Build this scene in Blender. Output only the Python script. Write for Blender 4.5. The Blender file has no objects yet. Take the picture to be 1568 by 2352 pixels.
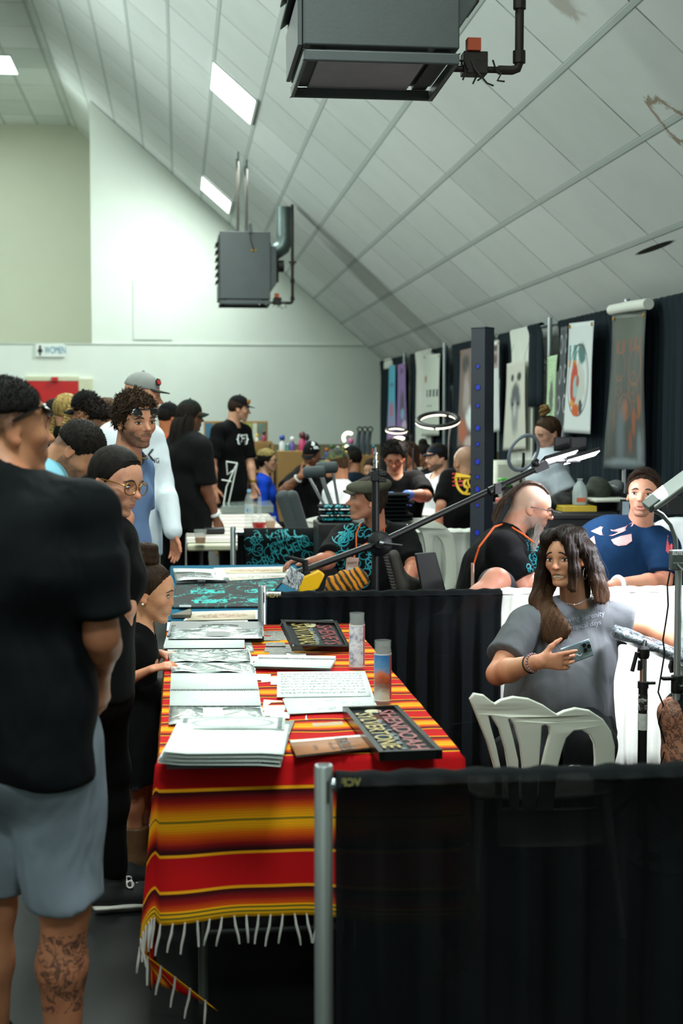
import bpy, bmesh, math, random, colorsys
import numpy as np
from mathutils import Vector, Matrix
from mathutils.bvhtree import BVHTree

SC = bpy.context.scene
COL = SC.collection
# ---------------------------------------------------------------- camera
FPX, PW, PH = 3300.0, 1568, 2352
VPX, VPY = 412.0, 970.0
CAMZ = 1.61
TH = math.atan((PH / 2 - VPY) / FPX)
PSI = math.atan((PW / 2 - VPX) / FPX * math.cos(TH))
FW = Vector((math.sin(PSI) * math.cos(TH), math.cos(PSI) * math.cos(TH), -math.sin(TH)))
RT = Vector((math.cos(PSI), -math.sin(PSI), 0))
UP = RT.cross(FW)
cd = bpy.data.cameras.new('camera')
cam = bpy.data.objects.new('camera', cd)
COL.objects.link(cam)
cam.matrix_world = Matrix(((RT.x, UP.x, -FW.x, 0), (RT.y, UP.y, -FW.y, 0), (RT.z, UP.z, -FW.z, CAMZ), (0, 0, 0, 1)))
cd.sensor_fit = 'VERTICAL'
cd.sensor_height = 36.0
cd.lens = FPX / PH * 36.0
cd.clip_start = 0.05
cd.dof.use_dof = True
cd.dof.focus_distance = 5.5
cd.dof.aperture_fstop = 3.6
SC.camera = cam
# ---------------------------------------------------------------- world, exposure
SC.view_settings.view_transform = 'Standard'
SC.view_settings.look = 'None'
SC.view_settings.gamma = 1.0
SC.view_settings.use_curve_mapping = False
SC.view_settings.exposure = 0.0
wd = bpy.data.worlds.new('hall_air')
SC.world = wd
wd.use_nodes = True
wd.node_tree.nodes['Background'].inputs[0].default_value = (0.88, 1.0, 0.95, 1)
wd.node_tree.nodes['Background'].inputs[1].default_value = 0.24
SC.cycles.use_denoising = True
SC.cycles.max_bounces = 6
SC.cycles.sample_clamp_indirect = 4.0


def lamp(name, loc, size, power, col, target=None, shape='RECTANGLE', size_y=None, spread=180):
    l = bpy.data.lights.new(name, 'AREA')
    l.shape = shape
    l.size = size
    if size_y: l.size_y = size_y
    l.energy = power
    l.color = col
    l.spread = math.radians(spread)
    o = bpy.data.objects.new(name, l)
    COL.objects.link(o)
    o.location = loc
    d = (Vector(target) - Vector(loc)) if target is not None else Vector((0, 0, -1))
    o.rotation_euler = d.to_track_quat('-Z', 'Y').to_euler()
    return o


FLUO = (0.87, 1.0, 0.92)
DAY = (0.82, 0.90, 1.0)
LIGHT_K = 1.0
# ceiling troffers: (X, Y) on the slope; the two in view come first, the rest are added fill lamps
TROFFERS = []


def ray(px, py):
    return (FW * FPX + RT * (px - PW / 2) + UP * (PH / 2 - py)).normalized()


CP = Vector((0, 0, CAMZ))


def W(px, py, Y):
    """the place at hall depth Y that the photo shows at (px, py)"""
    d = ray(px, py)
    return CP + d * (Y / d.y)


def G(px, py, z=0.0):
    """the place at height z seen at (px, py)"""
    d = ray(px, py)
    return CP + d * ((z - CAMZ) / d.z)


def WX(px, py, X):
    d = ray(px, py)
    return CP + d * (X / d.x)


def mpp(Y):
    return Y / 3328.0


# ---------------------------------------------------------------- materials
def lin(c):
    if isinstance(c, str):
        c = [int(c[i:i + 2], 16) for i in (1, 3, 5)]
    r = []
    for v in c[:3]:
        v = v / 255.0
        r.append(v / 12.92 if v <= 0.04045 else ((v + 0.055) / 1.055) ** 2.4)
    return (r[0], r[1], r[2], 1.0)


class X:
    """a small shader-math expression"""
    def __init__(s, t, k): s.t, s.k = t, k

    def _m(s, op, *o):
        n = s.t.nodes.new('ShaderNodeMath'); n.operation = op
        for i, v in enumerate((s,) + o):
            if isinstance(v, X): s.t.links.new(v.k, n.inputs[i])
            else: n.inputs[i].default_value = v
        return X(s.t, n.outputs[0])
    def __add__(s, o): return s._m('ADD', o)
    def __sub__(s, o): return s._m('SUBTRACT', o)
    def __mul__(s, o): return s._m('MULTIPLY', o)
    def __truediv__(s, o): return s._m('DIVIDE', o)
    def lt(s, o): return s._m('LESS_THAN', o)
    def gt(s, o): return s._m('GREATER_THAN', o)
    def abs(s): return s._m('ABSOLUTE')
    def sin(s): return s._m('SINE')
    def floor(s): return s._m('FLOOR')
    def frac(s): return s._m('FRACT')
    def sq(s): return s._m('MULTIPLY', s)
    def sqrt(s): return s._m('SQRT')
    def min(s, o): return s._m('MINIMUM', o)
    def max(s, o): return s._m('MAXIMUM', o)

    def step(s, a, b):
        n = s.t.nodes.new('ShaderNodeMapRange'); n.interpolation_type = 'SMOOTHSTEP'
        s.t.links.new(s.k, n.inputs[0])
        n.inputs[1].default_value, n.inputs[2].default_value = a, b
        return X(s.t, n.outputs[0])


class MB:
    """material builder"""
    def __init__(s, name, rough=0.6, metal=0.0, spec=0.5):
        s.m = bpy.data.materials.new(name); s.m.use_nodes = True
        s.t = s.m.node_tree
        s.b = s.t.nodes['Principled BSDF']
        s.b.inputs['Roughness'].default_value = rough
        s.b.inputs['Metallic'].default_value = metal
        s.b.inputs['Specular IOR Level'].default_value = spec

    def co(s, kind='Object'):
        n = s.t.nodes.new('ShaderNodeTexCoord'); return n.outputs[kind]

    def attr(s, name):
        n = s.t.nodes.new('ShaderNodeAttribute'); n.attribute_name = name; return n.outputs['Vector']

    def xyz(s, v):
        n = s.t.nodes.new('ShaderNodeSeparateXYZ'); s.t.links.new(v, n.inputs[0])
        return [X(s.t, o) for o in n.outputs]

    def vec(s, a, b, c=0.0):
        n = s.t.nodes.new('ShaderNodeCombineXYZ')
        for i, v in enumerate((a, b, c)):
            if isinstance(v, X): s.t.links.new(v.k, n.inputs[i])
            else: n.inputs[i].default_value = v
        return n.outputs[0]

    def noise(s, scale, v=None, detail=3, rough=0.6, dist=0.0, color=False):
        n = s.t.nodes.new('ShaderNodeTexNoise')
        s.t.links.new(v if v is not None else s.co(), n.inputs['Vector'])
        n.inputs['Scale'].default_value = scale; n.inputs['Detail'].default_value = detail
        n.inputs['Roughness'].default_value = rough; n.inputs['Distortion'].default_value = dist
        return X(s.t, n.outputs[0]) if not color else n.outputs[1]

    def white(s, v):
        n = s.t.nodes.new('ShaderNodeTexWhiteNoise'); s.t.links.new(v, n.inputs['Vector'])
        return X(s.t, n.outputs['Value'])

    def stretch(s, v, sx, sy, sz):
        n = s.t.nodes.new('ShaderNodeMapping'); s.t.links.new(v, n.inputs[0])
        n.inputs['Scale'].default_value = (sx, sy, sz); return n.outputs[0]

    def ramp(s, f, stops, interp='LINEAR'):
        n = s.t.nodes.new('ShaderNodeValToRGB'); s.t.links.new(f.k, n.inputs[0])
        r = n.color_ramp; r.interpolation = interp
        for i, (p, c) in enumerate(stops):
            e = r.elements[i] if i < 2 else r.elements.new(p)
            e.position = p; e.color = lin(c)
        return n.outputs[0]

    def mix(s, f, a, b, mode='MIX'):
        n = s.t.nodes.new('ShaderNodeMix'); n.data_type = 'RGBA'; n.blend_type = mode
        for i, v in ((0, f), (6, a), (7, b)):
            if isinstance(v, X): s.t.links.new(v.k, n.inputs[i])
            elif isinstance(v, bpy.types.NodeSocket): s.t.links.new(v, n.inputs[i])
            elif isinstance(v, (int, float)): n.inputs[i].default_value = v
            else: n.inputs[i].default_value = lin(v)
        return n.outputs[2]

    def color(s, k):
        if isinstance(k, bpy.types.NodeSocket): s.t.links.new(k, s.b.inputs['Base Color'])
        else: s.b.inputs['Base Color'].default_value = lin(k)
        return s

    def bump(s, h, strength=0.3, dist=0.01):
        n = s.t.nodes.new('ShaderNodeBump'); s.t.links.new(h.k, n.inputs['Height'])
        n.inputs['Strength'].default_value = strength; n.inputs['Distance'].default_value = dist
        s.t.links.new(n.outputs[0], s.b.inputs['Normal']); return s

    def alpha(s, a):
        if isinstance(a, X): s.t.links.new(a.k, s.b.inputs['Alpha'])
        else: s.b.inputs['Alpha'].default_value = a
        return s


_MC = {}


def mat(name, col, rough=0.6, metal=0.0, spec=0.5, var=0.12, vs=8.0, bump=0.0, bs=60.0, emit=0.0, stretch=None, trans=0.0, alpha=None, sheen=0.0, coat=0.0):
    if name in _MC: return _MC[name]
    b = MB(name, rough, metal, spec)
    v = b.co()
    if stretch: v = b.stretch(v, *stretch)
    n = b.noise(vs, v, 4)
    c = lin(col)
    dk = [max(0.0, x * (1 - var)) for x in c[:3]]; lt_ = [min(1.0, x * (1 + var)) for x in c[:3]]
    k = b.mix(n, (0, 0, 0), (0, 0, 0))
    mixn = k.node
    mixn.inputs[6].default_value = (*dk, 1); mixn.inputs[7].default_value = (*lt_, 1)
    b.color(k)
    if bump: b.bump(b.noise(bs, v, 3), bump, 0.01)
    if emit:
        b.t.links.new(k, b.b.inputs['Emission Color']); b.b.inputs['Emission Strength'].default_value = emit
    if trans: b.b.inputs['Transmission Weight'].default_value = trans
    if alpha is not None: b.alpha(alpha)
    if sheen: b.b.inputs['Sheen Weight'].default_value = sheen
    if coat: b.b.inputs['Coat Weight'].default_value = coat; b.b.inputs['Coat Roughness'].default_value = 0.1
    _MC[name] = b.m
    return b.m


# ---------------------------------------------------------------- object helpers
def link(o, parent=None):
    COL.objects.link(o)
    if parent is not None:
        o.parent = parent
        o.matrix_parent_inverse = parent.matrix_world.inverted() if parent.type != 'EMPTY' else Matrix.Translation(-parent.location)
    return o


def tag(o, label=None, cat=None, group=None, kind=None):
    for k, v in (('label', label), ('category', cat), ('group', group), ('kind', kind)):
        if v: o[k] = v
    return o


def thing(name, label, cat, loc=(0, 0, 0), group=None):
    o = bpy.data.objects.new(name, None); COL.objects.link(o)
    o.empty_display_size = 0.1
    o.location = loc
    return tag(o, label, cat, group)


class Mesh:
    """collects shapes into one mesh"""
    def __init__(s): s.v, s.f, s.m, s.uv = [], [], [], None

    def add(s, vs, fs, mi=0):
        b = len(s.v); s.v += [tuple(p) for p in vs]
        s.f += [tuple(b + i for i in f) for f in fs]; s.m += [mi] * len(fs); return s

    def box(s, c, d, rot=None, mi=0):
        c = Vector(c); h = Vector(d) / 2
        vs = []
        for z in (-1, 1):
            for x, y in ((-1, -1), (1, -1), (1, 1), (-1, 1)):
                p = Vector((x * h.x, y * h.y, z * h.z))
                if rot is not None: p = rot @ p
                vs.append(c + p)
        return s.add(vs, [(3, 2, 1, 0), (4, 5, 6, 7), (0, 1, 5, 4), (1, 2, 6, 5), (2, 3, 7, 6), (3, 0, 4, 7)], mi)

    def prism(s, poly, off, mi=0):
        """closed polygon (3-D points) pushed along off"""
        n = len(poly); off = Vector(off)
        vs = [Vector(p) for p in poly] + [Vector(p) + off for p in poly]
        fs = [tuple(range(n - 1, -1, -1)), tuple(range(n, 2 * n))]
        fs += [(i, (i + 1) % n, n + (i + 1) % n, n + i) for i in range(n)]
        return s.add(vs, fs, mi)

    def tube(s, pts, r, n=10, mi=0, cap=True, flat=1.0, updir=None):
        pts = [Vector(p) for p in pts]
        k = len(pts); rs = r if isinstance(r, (list, tuple)) else [r] * k
        t0 = (pts[1] - pts[0]).normalized()
        ref = Vector(updir) if updir is not None else (Vector((0, 0, 1)) if abs(t0.z) < 0.9 else Vector((1, 0, 0)))
        u = (ref - t0 * ref.dot(t0)).normalized()
        vs, fs = [], []
        for i, p in enumerate(pts):
            t = (pts[min(i + 1, k - 1)] - pts[max(i - 1, 0)])
            t = t.normalized() if t.length > 1e-9 else t0
            u = (u - t * u.dot(t)); u = u.normalized() if u.length > 1e-6 else t.orthogonal().normalized()
            w = t.cross(u)
            for j in range(n):
                a = 2 * math.pi * j / n
                vs.append(p + (u * math.cos(a) * flat + w * math.sin(a)) * rs[i])
        for i in range(k - 1):
            for j in range(n):
                a, b = i * n + j, i * n + (j + 1) % n
                fs.append((a, b, b + n, a + n))
        if cap:
            fs.append(tuple(range(n - 1, -1, -1))); fs.append(tuple(range((k - 1) * n, k * n)))
        return s.add(vs, fs, mi)

    def lathe(s, base, prof, n=24, axis=(0, 0, 1), mi=0):
        """prof: list of (radius, height) along axis from base"""
        ax = Vector(axis).normalized(); u = ax.orthogonal().normalized(); w = ax.cross(u); base = Vector(base)
        vs, fs = [], []
        for r, h in prof:
            for j in range(n):
                a = 2 * math.pi * j / n
                vs.append(base + ax * h + (u * math.cos(a) + w * math.sin(a)) * r)
        for i in range(len(prof) - 1):
            for j in range(n):
                a, b = i * n + j, i * n + (j + 1) % n
                fs.append((a, b, b + n, a + n))
        fs.append(tuple(range(n - 1, -1, -1))); fs.append(tuple(range((len(prof) - 1) * n, len(prof) * n)))
        return s.add(vs, fs, mi)

    def ball(s, c, r, n=16, m=10, mi=0, rot=None):
        r = (r, r, r) if isinstance(r, (int, float)) else r
        vs, fs = [], []
        for i in range(m + 1):
            t = math.pi * i / m
            for j in range(n):
                a = 2 * math.pi * j / n
                p = Vector((math.sin(t) * math.cos(a) * r[0], math.sin(t) * math.sin(a) * r[1], math.cos(t) * r[2]))
                if rot is not None: p = rot @ p
                vs.append(Vector(c) + p)
        for i in range(m):
            for j in range(n):
                a, b = i * n + j, i * n + (j + 1) % n
                fs.append((a, a + n, b + n, b))
        return s.add(vs, fs, mi)

    def grid(s, fn, nu, nv, mi=0):
        vs = [fn(i / nu, j / nv) for j in range(nv + 1) for i in range(nu + 1)]
        fs = [(j * (nu + 1) + i, j * (nu + 1) + i + 1, (j + 1) * (nu + 1) + i + 1, (j + 1) * (nu + 1) + i) for j in range(nv) for i in range(nu)]
        return s.add(vs, fs, mi)

    def ring(s, c, R, r, normal, a0=0, a1=360, n=48, m=10, mi=0, flat=1.0):
        nn = Vector(normal).normalized(); u = nn.orthogonal().normalized(); w = nn.cross(u)
        pts = [Vector(c) + (u * math.cos(math.radians(a)) + w * math.sin(math.radians(a))) * R for a in np.linspace(a0, a1, n + 1)]
        return s.tube(pts, r, m, mi, True, flat, nn)

    def build(s, name, mats, parent=None, smooth=True, bevel=0.0, solid=0.0, angle=35, uvs=None):
        me = bpy.data.meshes.new(name)
        me.from_pydata(s.v, [], s.f)
        for m in (mats if isinstance(mats, (list, tuple)) else [mats]): me.materials.append(m)
        if s.m: me.polygons.foreach_set('material_index', s.m)
        if uvs is not None:
            l = me.uv_layers.new(name='UVMap')
            idx = np.empty(len(me.loops), dtype=np.int32); me.loops.foreach_get('vertex_index', idx)
            l.data.foreach_set('uv', np.asarray(uvs, dtype=np.float32)[idx].ravel())
        bm = bmesh.new(); bm.from_mesh(me)
        if uvs is None: bmesh.ops.remove_doubles(bm, verts=bm.verts, dist=1e-6)
        if not solid: bmesh.ops.recalc_face_normals(bm, faces=bm.faces)
        bm.to_mesh(me); bm.free()
        if smooth:
            me.shade_smooth()
            me.set_sharp_from_angle(angle=math.radians(angle))
        o = bpy.data.objects.new(name, me); link(o, parent)
        if bevel:
            b = o.modifiers.new('bevel', 'BEVEL'); b.width = bevel; b.segments = 2; b.limit_method = 'ANGLE'
        if solid:
            b = o.modifiers.new('solid', 'SOLIDIFY'); b.thickness = solid; b.offset = 0
        return o


def struct(o, label=None):
    o['kind'] = 'structure'
    return o


def text_mesh(txt, size=1.0, extrude=0.0, align='CENTER', bold=0.0, sx=1.0):
    """letter outlines as (verts, faces), text lying in x (right) / y (up)"""
    cu = bpy.data.curves.new('lettering', 'FONT'); cu.body = txt; cu.size = size
    cu.align_x = align; cu.align_y = 'CENTER'; cu.extrude = extrude; cu.offset = bold; cu.resolution_u = 3
    o = bpy.data.objects.new('lettering', cu)
    me = bpy.data.meshes.new_from_object(o)
    vs = [Vector((v.co.x * sx, v.co.y, v.co.z)) for v in me.vertices]
    fs = [tuple(p.vertices) for p in me.polygons]
    bpy.data.objects.remove(o); bpy.data.curves.remove(cu); bpy.data.meshes.remove(me)
    return vs, fs


def strokes_mesh(lines, w):
    """2-D polylines as flat ribbons (verts, faces)"""
    vs, fs = [], []
    for ln in lines:
        n = len(ln)
        for i, p in enumerate(ln):
            a, b = ln[max(i - 1, 0)], ln[min(i + 1, n - 1)]
            d = Vector((b[0] - a[0], b[1] - a[1])); d = d.normalized() if d.length > 0 else Vector((1, 0))
            ww = w * (0.35 + 0.65 * math.sin(math.pi * (i + 0.5) / n))
            vs += [Vector((p[0] - d.y * ww, p[1] + d.x * ww, 0)), Vector((p[0] + d.y * ww, p[1] - d.x * ww, 0))]
        b = len(vs) - 2 * n
        fs += [(b + 2 * i, b + 2 * i + 1, b + 2 * i + 3, b + 2 * i + 2) for i in range(n - 1)]
    return vs, fs


def decal(name, vf, origin, right, up, m, parent, target=None, off=0.003):
    """flat lettering or ornament laid on a surface; dropped onto target when one is given"""
    vs, fs = vf
    right = Vector(right).normalized(); up = Vector(up).normalized(); nn = right.cross(up)
    origin = Vector(origin)
    P = [origin + right * v.x + up * v.y + nn * v.z for v in vs]
    if target is not None:
        me = target.data
        tm = target.matrix_world
        bv = BVHTree.FromPolygons([v.co for v in me.vertices], [tuple(p.vertices) for p in me.polygons])
        Q = []
        for p in P:
            dr = (p - CP).normalized()
            h, n, i, d = bv.ray_cast(p - dr * 0.6, dr, 1.5)
            if h is None:
                h2 = bv.find_nearest(p); h, n = h2[0], h2[1]
            Q.append(h - dr * off)
        P = Q
    else:
        P = [p + nn * off for p in P]
    me = bpy.data.meshes.new(name); me.from_pydata([tuple(p) for p in P], [], fs); me.materials.append(m)
    o = bpy.data.objects.new(name, me); link(o, parent); return o


def swirls(rng, n, w, h, r0=0.02, r1=0.07):
    out = []
    for _ in range(n):
        cx, cy = rng.uniform(-w, w), rng.uniform(-h, h)
        if (cx / w) ** 2 + (cy / h) ** 2 > 1: continue
        R = rng.uniform(r0, r1); a0 = rng.uniform(0, 6.28); turns = rng.choice((-1, 1)) * rng.uniform(3.5, 7.5)
        out.append([(cx + R * (1 - t * 0.75) * math.cos(a0 + turns * t), cy + R * (1 - t * 0.75) * math.sin(a0 + turns * t)) for t in np.linspace(0, 1, 16)])
    return out
# ================================================================ the hall
YW = 24.2                      # forward part of the back wall
PXM = 3328.0 / YW
pr = W(880, 830, YW); pl_ = W(205, 230, YW)
SL = (pl_.z - pr.z) / (pr.x - pl_.x)          # slope of the ceiling
A_flat = W(116, 149, YW)                      # where slope meets the flat top
XF, ZF = A_flat.x, A_flat.z
def ceil_z(x): return pr.z + (pr.x - x) * SL
XR = 4.0
YREC = 29.0
Y0 = -5.0
TW = 0.652 if False else (W(527, 506, YW) - W(461, 449, YW)).length
UO = (W(461, 449, YW).x)                      # a bar of the ceiling grid
TL = 1.24; VO = 9.54


def ceiling_material(name, hx):
    b = MB(name, 0.9, 0, 0.2)
    x, y, z = b.xyz(b.co('Object'))
    u = (x - UO) / hx; v = (y - VO) / TL
    fu, fv = u.frac(), v.frac()
    du = (fu - 0.5).abs()._m('MULTIPLY_ADD', -1.0, 0.5) * TW
    dv = (fv - 0.5).abs()._m('MULTIPLY_ADD', -1.0, 0.5) * TL
    w = b.white(b.vec(u.floor(), v.floor(), 3.0))
    spk = b.noise(240, None, 2).step(0.60, 0.72)
    mott = b.noise(2.5, None, 3)
    tone = w * 0.20 + mott * 0.20 - spk * 0.16 + 0.44
    odd = w.gt(0.955) * 0.55
    c = b.ramp(tone - odd * 0.4, [(0, '#747d78'), (0.35, '#b9c0bc'), (0.7, '#d3d8d6'), (1, '#e0e5e5')])
    bar = du.step(0.020, 0.014)
    c = b.mix(bar, c, '#b2bcb8')
    gap = du.step(0.027, 0.020) * (bar._m('MULTIPLY_ADD', -1.0, 1.0)) * 0.5
    cross = dv.step(0.012, 0.004) * (b.noise(3.0).step(0.25, 0.6) * 0.6 + 0.25) * (bar._m('MULTIPLY_ADD', -1.0, 1.0))
    c = b.mix(gap.max(cross), c, '#3e4442')
    # old water stains
    def osl(px, py):
        d = ray(px, py); k = (pr.z + pr.x * SL - CP.z) / (d.z + SL * d.x); return CP + d * k
    s1 = osl(1555, 290); s2 = osl(1285, 2); s3 = osl(1502, 570)
    st = b.noise(7, None, 5, 0.7, 1.0)
    d1 = ((x - s1.x).sq() + (y - s1.y).sq()).sqrt() + (st - .5) * 0.22
    ringm = (d1 - 0.15).abs().step(0.035, 0.008)
    d2 = ((x - s2.x).sq() + (y - s2.y).sq()).sqrt() + (st - .5) * 0.3
    c = b.mix(ringm.max(d2.step(.14, .05) * .6) * 0.75, c, '#7a5c36')
    crack = (((x - s3.x) / .016).sq() + ((y - s3.y) / .42).sq()).sqrt().step(1.1, .8)
    c = b.mix(crack, c, '#17150f')
    b.color(c)
    b.bump(spk * -0.5 + bar * 2.0 - cross, 0.4, 0.006)
    return b.m


ceil_m = ceiling_material('ceiling_tile', TW * math.cos(math.atan(SL)))
flat_m = ceiling_material('flat_ceiling_tile', TW)
m = Mesh()
ZR = ceil_z(XR)
XL = -9.0
def ceilpts(x, z, y0, y1): return [(x, y0, z), (x, y1, z)]
XS2 = 2 * XF - 1.0
# right slope, flat, left slope (with real thickness)
sl = [(XR + .1, ceil_z(XR + .1)), (XF, ZF)]
m.prism([(XR + .1, Y0, ceil_z(XR + .1)), (XR + .1, YREC, ceil_z(XR + .1)), (XF, YREC, ZF), (XF, Y0, ZF)], (0, 0, 0.12), 0)
m.prism([(XF, Y0, ZF), (XF, YREC, ZF), (-5.6, YREC, ZF), (-5.6, Y0, ZF)], (0, 0, 0.12), 1)
m.prism([(-5.6, Y0, ZF), (-5.6, YREC, ZF), (-11.6, YREC, ZF - 6 * SL), (-11.6, Y0, ZF - 6 * SL)], (0, 0, 0.12), 0)
struct(m.build('ceiling', [ceil_m, flat_m], smooth=False))

b = MB('painted_wall', 0.75, 0, 0.25)
x, y, z = b.xyz(b.co())
n = b.noise(1.2, None, 4)
c = b.ramp(n, [(0.2, '#dfe6dd'), (0.8, '#eaf0e8')])
c = b.mix(z.lt(1.24), c, '#8d8464')
b.color(b.mix(b.noise(30).step(0.7, 0.8) * 0.15, c, '#9aa092'))
wall_m = b.m
rec_m = mat('recess_paint', '#d4d6c6', 0.8, vs=2, var=0.05)
m = Mesh()
zl = W(217, 790, YW).z
xe = pl_.x
# lower band, full width, then the gable piece to the right of the recess
m.prism([(-11.4, YW, 0), (XR, YW, 0), (XR, YW, zl), (-11.4, YW, zl)], (0, 0.3, 0))
m.prism([(xe, YW + .012, zl), (XR, YW + .012, zl), (XR, YW + .012, ceil_z(XR)), (xe, YW + .012, ceil_z(xe))], (0, YREC - YW, 0))
struct(m.build('wall_back', wall_m, smooth=False))
m = Mesh()
m.box((-6, YREC + .1, 4), (13, .2, 9.0))
m.box((-6, (YW + YREC) / 2 + .15, zl - .1), (10.4, YREC - YW - .3, .19))
struct(m.build('wall_recess', rec_m, smooth=False))
m = Mesh(); m.box((XR + .1, (Y0 + YREC) / 2, 1.6), (.2, YREC - Y0, 3.2)); struct(m.build('wall_right', wall_m, smooth=False))
m = Mesh(); m.box((-11.5, (Y0 + YREC) / 2, 2.2), (.2, YREC - Y0, 4.4)); struct(m.build('wall_left', wall_m, smooth=False))
m = Mesh(); m.box((-3.7, Y0 - .1, 4), (16, .2, 8)); struct(m.build('wall_front', wall_m, smooth=False))
b = MB('dark_floor', 0.55, 0, 0.35)
n = b.noise(3, None, 6); n2 = b.noise(160, None, 2)
b.color(b.ramp(n * 0.7 + n2 * 0.3, [(0.3, '#0c0d0d'), (0.55, '#131414'), (0.8, '#232525')]))
b.bump(n2, 0.15, 0.003)
m = Mesh(); m.box((-3.7, (Y0 + YREC) / 2, -.1), (15.8, YREC - Y0, .2)); struct(m.build('floor', b.m, smooth=False))
# faint access panel and trim lines on the back wall
tr = mat('wall_trim', '#c9d2c8', 0.7)  # blue light in the holes, painted as the colour of flat discs
m = Mesh()
a0, a1 = W(305, 643, YW - .01), W(395, 781, YW - .01)
m.box(((a0.x + a1.x) / 2, YW + .004, (a0.z + a1.z) / 2), (a1.x - a0.x, .03, a0.z - a1.z))
struct(m.build('trim_1', wall_m, smooth=False, bevel=.006))
m = Mesh(); m.box(((-11.4 + pr.x) / 2, YW - .004, zl), (pr.x + 11.4, .02, .02)); struct(m.build('trim_2', tr, smooth=False))
# red door with pale frame
m = Mesh()
d0, d1 = W(60, 875, YW - .02), W(181, 875, YW - .02)
m.box(((d0.x + d1.x) / 2, YW - .02, d0.z / 2), (d1.x - d0.x, .05, d0.z))
dr = struct(m.build('door_1', mat('red_door_paint', '#c00d12', 0.4), smooth=False, bevel=.004))
m = Mesh()
e1 = W(213, 870, YW)
m.box(((d1.x + e1.x) / 2, YW - .015, e1.z / 2), (e1.x - d1.x, .07, e1.z))
m.box(((d0.x + d1.x) / 2, YW - .015, e1.z + .03 - .03), (d1.x - d0.x, .07, .07))
m.build('door_frame', mat('door_frame_cream', '#d2d2b4', 0.6), dr, smooth=False)
m = Mesh(); cl = W(126, 871, YW - .05); m.box((cl.x, YW - .07, cl.z), (.10, .09, .07)); m.build('door_closer', mat('red_door_paint', '#c00d12'), dr, smooth=False)
# WOMEN sign
s0, s1 = W(81, 791, YW - .03), W(149, 820, YW - .03)
sc_ = ((s0 + s1) / 2)
sg = thing('restroom_sign', 'white WOMEN restroom sign with blue lettering on the back wall', 'sign', (sc_.x, YW, sc_.z))
m = Mesh(); m.box((sc_.x, YW - .02, sc_.z), (s1.x - s0.x, .03, s0.z - s1.z)); m.build('sign_panel', mat('sign_white', '#e8eee8', 0.5), sg, smooth=False, bevel=.004)
blu = mat('sign_blue', '#0b7fa8', 0.5); blk = mat('black_ink', '#0a0b0b', 0.6)
decal('lettering', text_mesh('WOMEN', .17, sx=.52, bold=.0), W(127, 805, YW - .036), (1, 0, 0), (0, 0, 1), blu, sg)
pv = [(Vector((math.cos(a) * .022, .062 + math.sin(a) * .022, 0))) for a in np.linspace(0, 6.28, 13)[:-1]]
fig = [Vector(p + (0,)) for p in ((-.018, .038), (.018, .038), (.045, -.01), (.034, -.018), (.020, .012), (.036, -.032), (.014, -.032), (.014, -.085), (-.014, -.085), (-.014, -.032), (-.036, -.032), (-.020, .012), (-.034, -.018), (-.045, -.01))]
decal('pictogram', (pv + fig, [tuple(range(12)), tuple(range(12, 26))]), W(92, 805, YW - .036), (1, 0, 0), (0, 0, 1), blk, sg)

# ---------------------------------------------------------------- ceiling lights
n_sl = Vector((-math.sin(math.atan(SL)), 0, -math.cos(math.atan(SL))))   # down out of the slope
t_sl = Vector((math.cos(math.atan(SL)), 0, -math.sin(math.atan(SL))))
lit = MB('lit_diffuser', 0.5); lit.color('#ffffff'); lit.b.inputs['Emission Color'].default_value = (0.93, 1.0, 0.96, 1); lit.b.inputs['Emission Strength'].default_value = 3.0
frm = mat('light_frame_white', '#cfd6d2', 0.5)


def troffer(x, y, label, on_slope=True, power=60, z=None):
    z = ceil_z(x) if on_slope else ZF
    nn, tt = (n_sl, t_sl) if on_slope else (Vector((0, 0, -1)), Vector((1, 0, 0)))
    c = Vector((x, y, z))
    t = thing('ceiling_light', label, 'light', c, 'lit ceiling panels')
    h, L = TW / 2 - .02, TL / 2 - .02
    m = Mesh()
    yy = Vector((0, 1, 0))
    m.prism([c + tt * h + yy * L + nn * .006, c + tt * h - yy * L + nn * .006, c - tt * h - yy * L + nn * .006, c - tt * h + yy * L + nn * .006], nn * .012)
    m.build('diffuser', lit.m, t, smooth=False)
    m = Mesh()
    for s in (-1, 1):
        q = c + tt * s * (h + .008)
        m.prism([q + tt * .012 + yy * L, q + tt * .012 - yy * L, q - tt * .012 - yy * L, q - tt * .012 + yy * L], nn * .022)
        q = c + yy * s * (L + .008)
        m.prism([q + tt * h + yy * .012, q + tt * h - yy * .012, q - tt * h - yy * .012, q - tt * h + yy * .012], nn * .022)
    m.build('frame', frm, t, smooth=False)
    p = c + nn * .05
    lamp('panel_light', p, TW, power, FLUO, p + nn, size_y=TL)
    return t


L1 = W(536, 213, 15.6); 
def on_slope(px, py):
    # meet the ray with the sloped ceiling
    d = ray(px, py); k = (pr.z + pr.x * SL - CP.z) / (d.z + SL * d.x)
    return CP + d * k
q = on_slope(536, 214); troffer(q.x, q.y, 'longer lit ceiling panel higher up the sloped ceiling', power=150)
q = on_slope(497, 447); troffer(q.x, q.y, 'smaller lit ceiling panel low on the slope above the far heater', power=115)
d_ = ray(8, 147); q = CP + d_ * ((ZF - CP.z) / d_.z); troffer(q.x - .12, q.y, 'lit ceiling panel in the flat top of the ceiling, cut by the photo edge', False, power=110)
for y in (-1.5, 2.2, 5.8, 9.4, 13.0):  # added lamps under the slope to fill the hall, no fixtures built
    lamp('hall_fill_light', Vector((0.6, y, ceil_z(0.6))) + n_sl * .1, .65, 210, FLUO, Vector((0.6, y, ceil_z(0.6))) + n_sl, size_y=1.25)
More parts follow.
